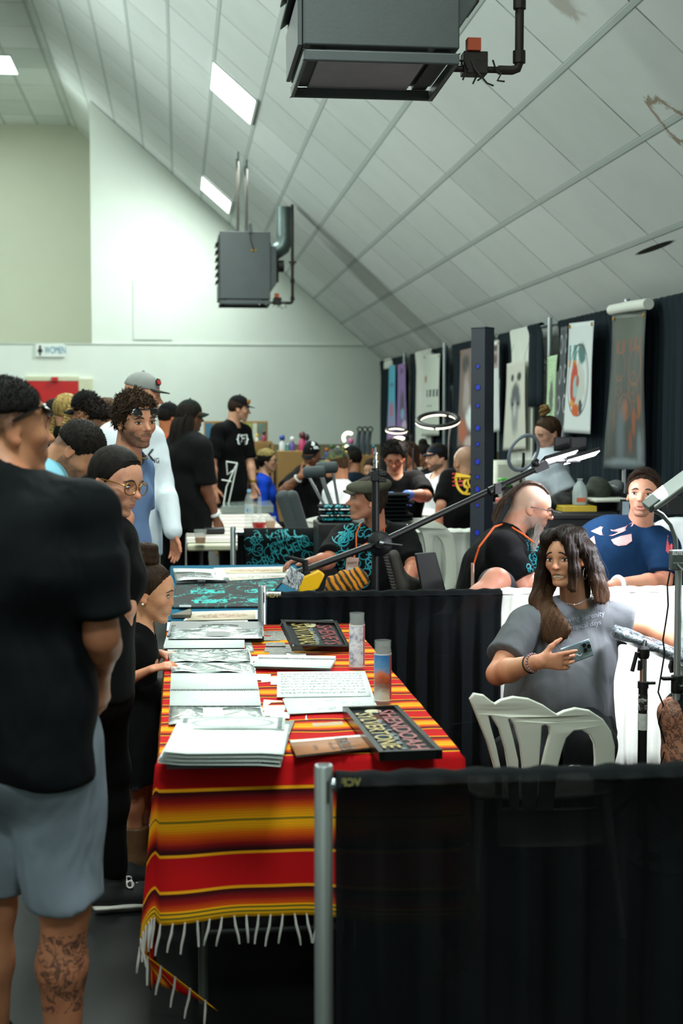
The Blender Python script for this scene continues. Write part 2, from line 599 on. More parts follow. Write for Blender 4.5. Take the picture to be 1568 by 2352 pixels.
for y in (0.0, 6.0, 12.0, 18.0, 22.0):  # more added fill lamps, unseen under the flat top on the left
    lamp('hall_fill_light', (-5.2, y, ZF - .2), .65, 110, FLUO, (-4.6, y, 0), size_y=1.25)

lamp('hall_fill_light', (-3.9, 27.0, ZF - .2), .65, 22, FLUO, (-3.9, 27, 0), size_y=1.25)  # added unseen lamp filling the recess
lamp('hall_fill_light', Vector((0.6, 18.2, ceil_z(0.6))) + n_sl * .1, .65, 130, FLUO, Vector((0.6, 18.2, ceil_z(0.6))) + n_sl, size_y=1.25)  # added lamp without a fixture, brightens the far wall

for y in (3.0, 7.5, 12.0, 16.5):     # added fill lamps, unseen on the left, to brighten the sloped ceiling
    lamp('ceiling_fill_light', (-5.5, y, 4.6), .4, 75, FLUO, (1.6, y, 5.4), size_y=2.4, spread=95)
# ================================================================ unit heaters
gunm = mat('heater_enamel', '#41484a', 0.5, 0.1, var=0.18, vs=6, bump=.05)
gund = mat('heater_dark', '#191b1b', 0.6, var=.3)
gunp = mat('heater_pan', '#7d7a82', 0.4, 0.4, var=0.25, vs=9)
rust = mat('pipe_iron', '#2b2622', 0.6, 0.5, var=.4, vs=30)
brass = mat('brass_bits', '#b8902c', 0.4, 0.8)
duct_m = mat('galvanised_duct', '#5d6a68', 0.4, 0.7, var=.2)


def heater(p0, wdt, hgt, dep, label, vent):
    """p0: near lower left corner"""
    x0, y0, z0 = p0
    t = thing('unit_heater', label, 'heater', (x0 + wdt / 2, y0 + dep / 2, z0))
    m = Mesh(); m.box((x0 + wdt / 2, y0 + dep / 2, z0 + hgt / 2 + .03), (wdt, dep, hgt - .06))
    m.box((x0 + wdt / 2, y0 + .008, z0 + .02), (wdt, .016, .045)); m.box((x0 + wdt / 2, y0 + dep - .008, z0 + .02), (wdt, .016, .045))
    m.box((x0 + .008, y0 + dep / 2, z0 + .02), (.016, dep, .045)); m.box((x0 + wdt - .008, y0 + dep / 2, z0 + .02), (.016, dep, .045))
    m.build('cabinet', gunm, t, smooth=False, bevel=.006)
    m = Mesh(); m.box((x0 + wdt * .46, y0 + dep / 2, z0 + .045), (wdt * .70, dep * .86, .03)); m.build('bottom_pan', gunp, t, smooth=False, bevel=.004)
    m = Mesh(); m.box((x0 + wdt * .90, y0 + dep / 2, z0 + .047), (wdt * .10, dep * .9, .02)); m.build('pan_slot', gund, t, smooth=False)
    m = Mesh(); m.box((x0 + .06, y0 + dep / 2, z0 + .05), (.06, dep * .9, .02)); m.build('pan_slot', gund, t, smooth=False)
    m = Mesh(); m.box((x0 - .01, y0 + dep / 2, z0 + hgt * .62), (.012, dep * .9, hgt * .66)); m.build('louver_opening', gund, t, smooth=False)
    R = Matrix.Rotation(math.radians(-38), 3, 'Y')
    for k in range(6):
        m = Mesh(); m.box((x0 - .028, y0 + dep / 2, z0 + hgt * (.33 + .105 * k)), (.05, dep * .88, .006), R); m.build('louver', gunm, t, smooth=False)
    m = Mesh(); m.box((x0 - .012, y0 + dep / 2, z0 + .16), (.02, dep * .94, .2)); m.build('access_panel', gunm, t, smooth=False, bevel=.004)
    m = Mesh(); xr = x0 + wdt
    m.prism([(xr, y0 + .05, z0 + .14), (xr + .08, y0 + .05, z0 + .26), (xr + .08, y0 + .05, z0 + hgt * .8), (xr, y0 + .05, z0 + hgt * .8)], (0, dep * .7, 0))
    m.build('fan_housing', gunm, t, smooth=False, bevel=.005)
    m = Mesh(); m.tube([(xr + .08, y0 + .3, z0 + .5), (xr + .19, y0 + .3, z0 + .5)], .075, 16); m.build('motor', gund, t)
    m = Mesh()
    for k in range(6):
        a = k * 1.047; m.box((xr + .11, y0 + .3 + .12 * math.cos(a), z0 + .5 + .12 * math.sin(a)), (.012, .02 + .2 * abs(math.cos(a)), .02 + .2 * abs(math.sin(a))))
    m.build('fan_guard', gund, t, smooth=False)
    m = Mesh(); m.box((xr + .10, y0 + .2, z0 + .05), (.10, .08, .09)); m.tube([(xr, y0 + .2, z0 + .03), (xr + .26, y0 + .2, z0 + .03)], .014); m.build('gas_valve', rust, t, bevel=.003)
    m = Mesh(); m.box((xr + .09, y0 + .17, z0 + .12), (.055, .05, .05)); m.build('valve_tag', mat('orange_sticker', '#b4471c'), t, smooth=False)
    m = Mesh()
    rng = random.Random(5)
    for k in range(6):
        a = Vector((xr + .02 + .03 * k, y0 + .16, z0 + .06)); pts = [a]
        for j in range(4): pts.append(pts[-1] + Vector((rng.uniform(-.02, .03), rng.uniform(-.02, .02), rng.uniform(-.04, .005))))
        m.tube(pts, .004, 5)
    m.build('wiring', mat('old_wire', '#24211f'), t)
    m = Mesh(); q = Vector((xr + .29, y0 + .2, z0 + .03))
    top = ceil_z(q.x)
    m.tube([(xr + .2, y0 + .2, z0 + .03), (q.x - .03, q.y, z0 + .03), (q.x - .008, q.y, z0 + .038), (q.x, q.y, z0 + .06), (q.x, q.y, top - .05)], .019, 12)
    for zz in (.06, .28, .5): m.tube([(q.x, q.y, z0 + zz), (q.x, q.y, z0 + zz + .05)], .027, 8)
    m.tube([(q.x - .05, q.y, z0 + .54), (q.x + .05, q.y, z0 + .54)], .012)
    m.build('gas_pipe', rust, t)
    m = Mesh()
    for dx in (.38, .55):
        x = x0 + wdt * dx; m.tube([(x, y0 + .1, z0 + hgt - .03), (x, y0 + .1, ceil_z(x) - .02)], .008, 6)
        m.tube([(x, y0 + dep - .1, z0 + hgt - .03), (x, y0 + dep - .1, ceil_z(x) - .02)], .008, 6)
    m.build('hanger_rods', rust, t)
    if vent:
        m = Mesh(); c0 = Vector((xr + .02, y0 + .35, z0 + hgt * .78))
        pts = [c0, c0 + Vector((.08, 0, .0)), c0 + Vector((.15, 0, .05)), c0 + Vector((.18, 0, .13)), c0 + Vector((.18, 0, .20))]
        x = pts[-1].x; pts.append(Vector((x, c0.y, ceil_z(x) - .14)))
        m.tube(pts, .105, 20)
        for p in pts[1:5]: m.ball(p, (.108, .108, .02))
        m.build('flue_pipe', duct_m, t)
        m = Mesh(); x = x0 + wdt * .64
        m.tube([(x - .02, y0 - .01, z0 + hgt + .1), (x - .02, y0 - .01, z0 + hgt - .1), (x + .02, y0 - .008, z0 + hgt - .23)], .008, 6); m.build('power_cord', gund, t)
        m = Mesh(); m.ball((x - .0, y0 - .006, z0 + hgt - .235), .014); m.ball((x + .04, y0 - .006, z0 + hgt - .235), .014); m.build('brass_plug', brass, t)
        m = Mesh(); m.box((x - .02, y0, z0 + hgt + .03), (.05, .06, .1)); m.build('hanger_bracket', gunm, t, smooth=False)
    return t


HY = 5.75
h0 = W(697, 137, HY)
h1 = W(1055, 155, HY)
heater(h0, h1.x - h0.x, .90, .66, 'large grey gas heater hanging overhead close to the viewer', False)
h0 = W(505, 697, 18.0)
heater(h0, W(621, 697, 18).x - h0.x, .89, .66, 'smaller looking grey gas heater hanging by the far wall with flue elbow', True)

# ================================================================ pipe-and-drape along the right wall
alu = mat('aluminium_pole', '#a9b0b4', 0.35, 0.85, var=.08, stretch=(1, 1, .1))
XC = 3.38
def crail(Y): return 2.36 + .0108 * Y
def CY(px): return XC * 3328.0 / (px - 412.0) * 1.0


def cloth_mat(name, col, weave=260, rough=.85, see=0.0, var=.15):
    if name in _MC: return _MC[name]
    b = MB(name, rough, 0, .08)
    x, y, z = b.xyz(b.co())
    n = b.noise(9, None, 3); w = b.noise(weave, None, 2)
    k = b.mix(n * .6 + w * .4, (0, 0, 0), (0, 0, 0)); c = lin(col)
    k.node.inputs[6].default_value = (*[v * (1 - var) for v in c[:3]], 1); k.node.inputs[7].default_value = (*[min(1, v * (1 + var)) for v in c[:3]], 1)
    b.color(k); b.bump(w, .15, .002)
    if see:
        ww = (x * 900.0).sin() * (z * 900.0).sin()
        b.alpha(ww.step(-1, 1) * see * .5 + (1 - see) - n * see * .4 + see * .2)
    _MC[name] = b.m
    return b.m


drape_dark = cloth_mat('charcoal_drape', '#222b31')
drape_black = cloth_mat('black_drape', '#101214')
drape_white = cloth_mat('white_drape', '#d9dcd4')
rngd = random.Random(11)


def drape(name, a, b_, ztop, zbot, m_, label, group, fold=.022, pitch=.13, seed=0, cat='curtain', header=.04, zt2=None, side=None, parts=None, hem=0.0):
    """a hanging cloth from point a to b_ (x, y), gathered over its rail"""
    a = Vector((a[0], a[1], 0)); b_ = Vector((b_[0], b_[1], 0)); L = (b_ - a).length; d = (b_ - a) / L
    nn = Vector((d.y, -d.x, 0)); zt2 = ztop if zt2 is None else zt2
    rg = random.Random(seed + 3); ph = rg.uniform(0, 6); ph2 = rg.uniform(0, 6)
    nu = max(8, int(L / .011)); nu = min(nu, 320)
    vs = [0, .012, .03, .06, .10, .16, .24, .34, .5, .7, .85, 1]
    H = 1.0
    def fn(u, j):
        k = int(round(j * (len(vs) + 4)))
        s = u * L
        zt = ztop + (zt2 - ztop) * u
        wave = math.sin(s / pitch * 6.283 + ph + .7 * math.sin(s * 3.1 + ph2)) + .35 * math.sin(s / pitch * 15.1 + ph2)
        if k < 5:   # the pocket over the rail
            t = math.pi * (1.0 - k / 4.0) * 1.0
            r = header + .004 * math.sin(s * 90 + ph) + .003 * math.sin(s * 47)
            off = nn * (math.cos(t) * r * .62) ; z = zt + math.sin(t) * r * .5
            return a + d * s + off + Vector((0, 0, z))
        v = vs[k - 5]
        z = zt - .0 - v * (zt - zbot)
        am = fold * min(1, .25 + v * 2.2)
        return a + d * s + nn * (wave * am + header * .62 * (1 - min(1, v * 12)) * (1) ) + Vector((0, 0, z + hem * math.sin(s * 7 + ph) * v))
    me = Mesh(); me.grid(fn, nu, len(vs) + 4)
    o = me.build(name, m_, None, solid=.002, angle=80)
    tag(o, label, cat, group)
    return o


G_R = 'drapes along the right wall'
segs = [(880, 900, 'd'), (896, 912, 'w'), (908, 942, 'd'), (950, 974, 'd'), (972, 1011, 'w2'), (1008, 1040, 'd'), (1050, 1152, 'd'), (1160, 1206, 'd'), (1202, 1256, 'w'), (1254, 1284, 'd'), (1306, 1406, 'd'), (1403, 1486, 'd'), (1490, 1760, 'd')]
desc = {0: 'charcoal drape panel hanging at the far corner of the right wall', 1: 'short white valance cloth above the blue and purple banners', 2: 'charcoal drape behind the blue and purple banners', 3: 'charcoal drape strip between a pole and the far white cloth banner',
        4: 'narrow white drape over the far rail behind the big ring lamp', 5: 'charcoal drape strip right of the far white cloth', 6: 'charcoal drape behind the perforated steel post', 7: 'charcoal drape above the grey portrait cloth',
        8: 'tall white drape panel behind the woman with the bun', 9: 'short black drape over the green map banner', 10: 'charcoal drape beside the red fish banner', 11: 'charcoal drape behind the dark orange creature banner', 12: 'charcoal drape at the near end of the right wall'}
for i, (p0, p1, k) in enumerate(segs):
    y0, y1 = CY(p0), CY(p1)
    off = .0 if k == 'd' else -.05
    zb = .02
    if i == 1: zb = crail(y0) - .14
    if i == 9: zb = crail(y0) - .75; off = -.09
    drape('drape', (XC + off, y0), (XC + off, y1), crail(y0), zb, drape_dark if k == 'd' else drape_white, desc[i], G_R, seed=i, zt2=crail(y1), fold=.02)
for i, px in enumerate((946, 1043, 1157, 1300, 1490)):
    Y = CY(px); t = Mesh(); t.tube([(XC - .075, Y, 0), (XC - .075, Y, crail(Y) + .05)], .022, 14)
    t.box((XC - .075, Y, .01), (.3, .3, .012))
    o = t.build('drape_pole', alu)
    tag(o, ['aluminium drape upright beside the purple banner', 'aluminium drape upright left of the steel post, behind the ring lamp', 'aluminium drape upright right of the steel post', 'aluminium drape upright left of the red fish banner', 'aluminium drape upright right of the dark orange creature banner'][i], 'pole', 'uprights of the right wall drapes')
m = Mesh(); m.tube([(XC, CY(1760), crail(CY(1760))), (XC, CY(881), crail(CY(881)))], .018, 10)
tag(m.build('drape_rail', alu), 'aluminium rail the right wall drapes hang from', 'rail')


# ---------------------------------------------------------------- banners on the drapes
def banner(name, pts, m_, label, off, group='banners on the right wall', sag=.004, cat='banner', grom=True, thick=.003):
    """pts: photo corners tl, tr, br, bl on the plane of the drapes"""
    P = [WX(px, py, XC - off) for px, py in pts]
    tl, tr, br, bl = P
    c = (tl + tr + br + bl) / 4
    def fn(u, v):
        p = (tl * (1 - u) + tr * u) * (1 - v) + (bl * (1 - u) + br * u) * v
        return p + Vector((sag * math.sin(v * 5 + u * 3) - sag * .6 * math.sin(u * 7), 0, 0))
    me = Mesh(); nu, nv = 14, 24
    me.grid(fn, nu, nv)
    uv = [(i / nu, 1 - j / nv) for j in range(nv + 1) for i in range(nu + 1)]
    t = me.build(name, m_, None, solid=thick, uvs=uv, angle=80)
    tag(t, label, cat, group)
    for u in (.08, .92):
        p = fn(u, .01); g = Mesh(); zr = crail(p.y); g.tube([p, Vector((XC - .03, p.y, zr + .005)), Vector((XC, p.y, zr + .025))], .0015, 5); g.build('hanging_cord', blk, t)
    if grom:
        for u, v in ((.06, .03), (.94, .03)):
            g = Mesh(); p = fn(u, v); g.ring(p + Vector((-.006, 0, 0)), .014, .004, (1, 0, 0), n=12, m=6); g.build('grommet', brass, t)
    return t


def art(name, base, rough=.5):
    b = MB(name, rough, 0, .3); u, v, _ = b.xyz(b.co('UV')); b.c0 = b.mix(b.noise(40) * .3, base, [max(0, c - 12) for c in (int(base[1:3], 16), int(base[3:5], 16), int(base[5:7], 16))]); return b, u, v


def blob(b, u, v, cx, cy, rx, ry, col, soft=.25, nz=.0, ns=8):
    d = (((u - cx) / rx).sq() + ((v - cy) / ry).sq()).sqrt()
    if nz: d = d + (b.noise(ns, b.co('UV'), 4) - .5) * nz
    b.c0 = b.mix(d.step(1, 1 - soft), b.c0, col)


def ringm(b, u, v, cx, cy, rx, ry, w, col, op=1.0):
    d = (((u - cx) / rx).sq() + ((v - cy) / ry).sq()).sqrt()
    b.c0 = b.mix((d - 1).abs().step(w, w * .3) * op, b.c0, col)


def hband(b, u, v, v0, v1, u0, u1, col, freq=0, nz=0):
    k = v.gt(v0) * v.lt(v1) * u.gt(u0) * u.lt(u1)
    if freq: k = k * ((u * freq).sin() + (b.noise(30, b.co('UV')) - .5) * 2).gt(-.2)
    b.c0 = b.mix(k, b.c0, col)


# blue banner, purple banner
b, u, v = art('blue_banner_print', '#4fb0cf'); b.c0 = b.mix(v.step(.55, .05), b.c0, '#b58fc4'); blob(b, u, v, .5, .42, .3, .14, '#c26d92', .5, .5); hband(b, u, v, .72, .77, .2, .8, '#46507e', 40); b.color(b.c0)
banner('hanging_banner', [(893, 841), (908, 838), (908, 1013), (889, 1013)], b.m, 'light blue hanging banner fading to pink at the far end', .10)
b, u, v = art('purple_banner_print', '#8f6cae'); blob(b, u, v, .6, .42, .3, .3, '#4d4254', .6, .9, 6); blob(b, u, v, .6, .32, .22, .1, '#7fb6c9', .5, .5); blob(b, u, v, .75, .16, .3, .1, '#d9c1dc', .6, .4); blob(b, u, v, .5, .9, .25, .05, '#5d3d74', .4); b.color(b.c0)
banner('hanging_banner', [(913, 838), (931, 833), (934, 1004), (911, 1008)], b.m, 'purple hanging banner with dark figure beside the blue one', .10)
# white cloth with dark word
b, u, v = art('white_cloth_print', '#d3d9cf'); blob(b, u, v, .15, .7, .1, .06, '#a9694a', .5, .4); hband(b, u, v, .48, .57, .25, .95, '#3a4145', 30); hband(b, u, v, .36, .38, .3, .6, '#6d7472', 60); b.color(b.c0)
banner('hanging_banner', [(974, 815), (1010, 812), (1007, 1000), (968, 1002)], b.m, 'narrow white cloth banner with a dark word above the big ring lamp', .12)
b, u, v = art('brown_banner_print', '#7a6460'); blob(b, u, v, .4, .85, .3, .12, '#3b3536', .5, .5); blob(b, u, v, .5, .55, .3, .3, '#a99c99', .7, .8); blob(b, u, v, .9, .3, .5, .16, '#e4e8e8', .4, .5); blob(b, u, v, .3, .18, .3, .16, '#b5644a', .5, .5); blob(b, u, v, .7, .05, .4, .1, '#c9b2ad', .5, .6); b.color(b.c0)
banner('hanging_banner', [(1057, 805), (1090, 797), (1090, 1030), (1050, 1030)], b.m, 'brown and grey picture banner half hidden by the steel post', .11)
b, u, v = art('pale_list_print', '#cfd5d6'); hband(b, u, v, .7, .96, .1, .9, '#a58f8c', 0); blob(b, u, v, .5, .8, .3, .07, '#5d4a4a', .5, .8, 20); blob(b, u, v, .5, .92, .3, .04, '#4a3c3c', .5, .8, 20); b.color(b.c0)
banner('hanging_banner', [(1128, 785), (1146, 781), (1146, 990), (1128, 994)], b.m, 'pale printed banner just right of the steel post', .11)
# grey portrait cloth
b, u, v = art('portrait_print', '#c9c8bd'); blob(b, u, v, .52, .58, .33, .22, '#53555a', .5, .55, 5); blob(b, u, v, .52, .36, .22, .28, '#8b8c8d', .7, .5, 6); blob(b, u, v, .5, .46, .09, .13, '#b9bab6', .7, .3); blob(b, u, v, .33, .82, .1, .06, '#26282b', .6, .4); blob(b, u, v, .68, .82, .16, .07, '#26282b', .6, .4); blob(b, u, v, .4, .52, .07, .03, '#1c1d20', .5, .2); blob(b, u, v, .66, .52, .07, .03, '#1c1d20', .5, .2); b.color(b.c0)
banner('hanging_banner', [(1164, 836), (1206, 823), (1206, 1032), (1156, 1035)], b.m, 'cream cloth banner with a grey pencil portrait', .12, grom=False)
# green map
b, u, v = art('green_print', '#c9dcc0'); nz = b.noise(16, b.stretch(b.co('UV'), 1, 3, 1), 4, .7); b.c0 = b.mix(nz.step(.45, .6), b.c0, '#6fae63'); blob(b, u, v, .55, .35, .3, .4, '#5c625c', .6, 1.0, 9); b.color(b.c0)
banner('hanging_banner', [(1257, 820), (1280, 814), (1272, 960), (1255, 960)], b.m, 'green patterned banner under the short black drape', .12, grom=False)
# roll-up edge
b, u, v = art('dark_scroll_print', '#3b4148'); nz = ((v * 24.0).sin() + (u * 9).sin()); b.c0 = b.mix((nz - .8).abs().step(.35, .05), b.c0, '#b9c0c4'); b.color(b.c0)
banner('hanging_banner', [(1288, 752), (1303, 748), (1296, 1012), (1276, 1018)], b.m, 'narrow dark banner with pale scrolls left of the fish banner', .14, grom=False)
# red fish banner
b, u, v = art('fish_print', '#cfd6d8')
hband(b, u, v, .60, .80, .05, .5, '#c98a3c', 26); hband(b, u, v, .66, .80, .05, .5, '#4f8f8a', 26)
blob(b, u, v, .58, .72, .18, .12, '#3f6f6c', .4, .9, 7); blob(b, u, v, .50, .44, .31, .22, '#b8bdb8', .3, .6, 6)
blob(b, u, v, .33, .45, .17, .22, '#b63a22', .25, .3, 7); blob(b, u, v, .40, .42, .11, .12, '#8fb0ad', .3, .6, 14); blob(b, u, v, .47, .47, .07, .07, '#a05a48', .4, .5)
ringm(b, u, v, .48, .48, .40, .32, .05, '#3a4544', .9); ringm(b, u, v, .50, .48, .33, .27, .04, '#59686a', .8)
blob(b, u, v, .43, .21, .16, .07, '#c2591f', .35, .6, 8); blob(b, u, v, .60, .24, .08, .08, '#3d4443', .4, .5); blob(b, u, v, .28, .27, .09, .04, '#c98a2a', .4, .8, 10)
b.color(b.c0)
t = banner('hanging_banner', [(1307, 743), (1364, 736), (1354, 997), (1295, 993)], b.m, 'white banner with a red carp, orange claws and green letters', .14)
TA = t
# dark banner with orange creature
b, u, v = art('creature_print', '#33383a'); b.c0 = b.mix(b.noise(3, b.co('UV'), 3) * .6, b.c0, '#45504f')
blob(b, u, v, .5, .90, .6, .14, '#4a5149', .6)
hband(b, u, v, .745, .825, .10, .45, '#6e4230', 38); hband(b, u, v, .755, .835, .52, .88, '#6e4230', 38)
for cx, cy, rx, ry in ((.3, .66, .14, .09), (.72, .66, .18, .12), (.3, .54, .09, .06), (.68, .55, .12, .07), (.32, .48, .1, .05), (.7, .49, .13, .06), (.5, .40, .16, .08), (.82, .55, .12, .22)):
    ringm(b, u, v, cx, cy, rx, ry, .10, '#7c4a30', .75)
blob(b, u, v, .5, .38, .12, .10, '#86513a', .7, .5); blob(b, u, v, .86, .40, .05, .10, '#8a4a28', .5, .4); blob(b, u, v, .72, .30, .06, .12, '#83472a', .5, .5); blob(b, u, v, .64, .18, .05, .10, '#73402a', .5, .5); blob(b, u, v, .24, .32, .05, .12, '#5f4234', .6, .5)
blob(b, u, v, .42, .22, .14, .3, '#55626a', .8, .5); blob(b, u, v, .85, .12, .10, .2, '#6a7a82', .8, .4); blob(b, u, v, .5, .03, .6, .06, '#68757a', .6, .5)
b.color(b.c0); b.b.inputs['Roughness'].default_value = .35
t = banner('hanging_banner', [(1406, 722), (1484, 712), (1480, 1080), (1388, 1076)], b.m, 'tall dark translucent banner with an orange line-drawn creature', .13, sag=.010)
m = Mesh(); a = WX(1404, 712, XC - .12); c = WX(1489, 698, XC - .12); m.tube([a, (a + c) / 2 + Vector((0, 0, .004)), c], .04, 12); m.build('banner_sleeve', drape_white, t)

# ================================================================ low drapes between the booths
def low_drape(p0, p1, Y, zt, m_, label, seed, zb=.02, fold=.018, pitch=.10, header=.045):
    a, c = W(p0, 1300, Y), W(p1, 1300, Y)
    return drape('booth_drape', (a.x, Y), (c.x, Y), zt, zb, m_, label, 'low drapes between booths', seed=seed, fold=fold, pitch=pitch, header=header)


sheer = cloth_mat('sheer_black_drape', '#101315', see=.12)
YA, YB, YC_ = 2.8, 6.16, 9.6
zA, zB = G(780, 1778, 0).z, 0
zA = W(800, 1775, YA).z; zB = W(800, 1358, YB).z; zC = W(640, 1222, YC_).z
low_drape(768, 1700, YA, zA - .02, sheer, 'sheer black low drape across the near right corner', 1)
low_drape(612, 1151, YB, zB - .02, sheer, 'black low drape behind the striped table and the grey shirted woman', 2)
low_drape(1149, 1640, YB, W(1300, 1350, YB).z - .02, drape_white, 'white low drape lit brightly behind the armrest', 3)
low_drape(545, 732, YC_, zC - .02, drape_black, 'black low drape under the hung teal printed shirt', 4)
low_drape(940, 1086, YC_ + .2, W(1050, 1215, YC_ + .2).z - .02, drape_white, 'white low drape left of the perforated steel post', 5)


def upright(px, ytop, Y, r, label):
    p = W(px, ytop, Y)
    t = thing('drape_post', label, 'pole', (p.x, Y, 0), 'low uprights of the booth drapes')
    m = Mesh(); m.tube([(p.x, Y, 0), (p.x, Y, p.z - .004), (p.x, Y, p.z)], [r, r, r * .9], 20); m.build('tube', alu, t)
    m = Mesh(); m.lathe((p.x, Y, p.z - .006), [(r * .7, 0), (r * .7, .007), (r * .3, .0075)], 16); m.build('end_plug', gund, t)
    m = Mesh(); m.box((p.x + r * .35, Y - r * .95, p.z - .05), (r * .25, .004, .045)); m.build('slot', gund, t, smooth=False)
    m = Mesh(); m.box((p.x, Y, .006), (.40, .40, .012)); m.build('base_plate', gund, t, smooth=False)
    m = Mesh(); m.tube([(p.x, Y, p.z - .04), (p.x + .08, Y, p.z - .04)], .012); m.build('rail_hook', alu, t)
    return t


upright(743, 1757, YA, .0185, 'silver drape upright standing in front of the striped tablecloth')
upright(602, 1345, YB - .02, .0185, 'white-silver drape upright at the far end of the striped table')
upright(535, 1210, YC_, .019, 'silver drape upright beside the hung teal printed shirt')
vcf = mat('gold_print', '#8d8648', .6)
for px, py, Y in ((628, 1366, YB - .035), (806, 1795, YA - .035)):
    p = W(px, py, Y)
    pass
for o in list(COL.objects):
    if o.name.startswith('booth_drape') and o.get('label', '').startswith(('sheer', 'black low drape behind')):
        near = o['label'].startswith('sheer')
        px, py, Y = (806, 1797, YA) if near else (628, 1368, YB)
        decal('lettering', text_mesh('VCF', .021 if near else .025, bold=.0006, sx=-1.0), W(px, py, Y - .038), (1, 0, 0), (0, 0, 1), vcf, o, None, .002)
# ================================================================ smooth solid shapes (bodies, clothes, hair)
class Solid:
    def __init__(s): s.ops = []; s.lo = np.full(3, 1e9); s.hi = np.full(3, -1e9)

    def _grow(s, pts, r):
        for p in pts:
            s.lo = np.minimum(s.lo, np.array(p) - r); s.hi = np.maximum(s.hi, np.array(p) + r)

    def cap(s, a, b, ra, rb=None, k=.02, sub=False):
        rb = ra if rb is None else rb
        a, b = np.array(a, float), np.array(b, float)
        if not sub: s._grow((a, b), max(ra, rb))
        s.ops.append(('c', a, b, ra, rb, k, sub)); return s

    def ell(s, c, r, R=None, k=.02, sub=False):
        """R: rows are the ellipsoid's own axes"""
        c = np.array(c, float); r = np.array(r, float); R = np.eye(3) if R is None else np.array(R, float)
        if not sub: s._grow((c,), r.max())
        s.ops.append(('e', c, r, R, k, sub)); return s

    def sweep(s, a, b, wa, wb, ratio, side, k=.03, sub=False, rl=None):
        """flattened capsule: half widths wa, wb along 'side', thickness = ratio * width"""
        a, b, side = np.array(a, float), np.array(b, float), np.array(side, float)
        if not sub: s._grow((a, b), max(wa, wb))
        s.ops.append(('s', a, b, wa, wb, ratio, side, k, sub, rl)); return s

    def cut(s, p, n, k=.006):
        """keep what lies behind the plane through p facing n"""
        s.ops.append(('p', np.array(p, float), np.array(n, float) / np.linalg.norm(n), k)); return s

    def fold(s, fn): s.ops.append(('f', fn)); return s

    def mesh(s, h):
        lo = s.lo - 3 * h; hi = s.hi + 3 * h
        n = np.maximum(np.ceil((hi - lo) / h).astype(int), 4) + 1
        D = np.full(n, .5, np.float32)
        ax = [lo[i] + h * np.arange(n[i]) for i in range(3)]

        def sub_(c0, c1):
            i0 = np.clip(np.floor((c0 - lo) / h).astype(int), 0, n - 1); i1 = np.clip(np.ceil((c1 - lo) / h).astype(int) + 1, 1, n)
            sl = tuple(slice(i0[i], i1[i]) for i in range(3))
            P = np.stack(np.meshgrid(*[ax[i][sl[i]] for i in range(3)], indexing='ij'), -1).astype(np.float32)
            return sl, P
        for op in s.ops:
            t = op[0]
            if t == 'p':
                P = (ax[0][:, None, None] - op[1][0]) * op[2][0] + (ax[1][None, :, None] - op[1][1]) * op[2][1] + (ax[2][None, None, :] - op[1][2]) * op[2][2]
                d = P.astype(np.float32); k = op[3]
                hh = np.clip(.5 + .5 * (d - D) / k, 0, 1); D = D * (1 - hh) + d * hh + k * hh * (1 - hh)
                continue
            if t == 'f':
                m = np.abs(D) < .06
                ii = np.nonzero(m)
                P = np.stack([ax[i][ii[i]] for i in range(3)], -1)
                D[ii] += op[1](P).astype(np.float32); continue
            if t == 'c':
                _, a, b, ra, rb, k, sb = op
                mr = max(ra, rb) + k + 3 * h
                sl, P = sub_(np.minimum(a, b) - mr, np.maximum(a, b) + mr)
                ab = b - a; L2 = max(float(ab @ ab), 1e-12)
                tt = np.clip((P - a) @ ab / L2, 0, 1)
                d = np.linalg.norm(P - a - tt[..., None] * ab, axis=-1) - (ra + (rb - ra) * tt)
            elif t == 'e':
                _, c, r, R, k, sb = op
                mr = r.max() + k + 3 * h
                sl, P = sub_(c - mr, c + mr)
                q = (P - c) @ R.T
                k0 = np.linalg.norm(q / r, axis=-1); k1 = np.linalg.norm(q / (r * r), axis=-1) + 1e-9
                d = k0 * (k0 - 1) / k1
            else:
                _, a, b, wa, wb, ratio, side, k, sb, rl = op
                mr = max(wa, wb) + k + 3 * h
                sl, P = sub_(np.minimum(a, b) - mr, np.maximum(a, b) + mr)
                ab = b - a; L = max(float(np.linalg.norm(ab)), 1e-9); z = ab / L
                sd = side - z * (side @ z); sd = sd / np.linalg.norm(sd); dp = np.cross(z, sd)
                l = (P - a) @ z; tt = np.clip(l / L, 0, 1)
                w = wa + (wb - wa) * tt
                ra_ = ratio if not isinstance(ratio, tuple) else ratio[0] + (ratio[1] - ratio[0]) * tt
                q0 = ((P - a) @ sd); q1 = (P - a) @ dp; ql = l - tt * L
                th = w * ra_; er = np.minimum(w, th) if rl is None else np.full_like(w, rl)
                k0 = np.sqrt((q0 / w) ** 2 + (q1 / th) ** 2 + (ql / er) ** 2)
                k1 = np.sqrt((q0 / w ** 2) ** 2 + (q1 / th ** 2) ** 2 + (ql / er ** 2) ** 2) + 1e-9
                d = k0 * (k0 - 1) / k1
            d = d.astype(np.float32)
            A = D[sl]
            if sb:
                d = -d; hh = np.clip(.5 + .5 * (d - A) / k, 0, 1); D[sl] = A * (1 - hh) + d * hh + k * hh * (1 - hh)
            else:
                hh = np.clip(.5 + .5 * (A - d) / k, 0, 1); D[sl] = A * (1 - hh) + d * hh - k * hh * (1 - hh)
        # surface nets
        ins = D < 0
        cnt = np.zeros(tuple(n - 1), np.int8)
        for i in (0, 1):
            for j in (0, 1):
                for k in (0, 1): cnt += ins[i:n[0] - 1 + i, j:n[1] - 1 + j, k:n[2] - 1 + k]
        act = np.nonzero((cnt > 0) & (cnt < 8))
        N = len(act[0])
        if N == 0: return np.zeros((0, 3)), np.zeros((0, 4), int)
        idm = np.full(tuple(n - 1), -1, np.int32); idm[act] = np.arange(N)
        S = np.zeros((N, 3)); C = np.zeros(N)
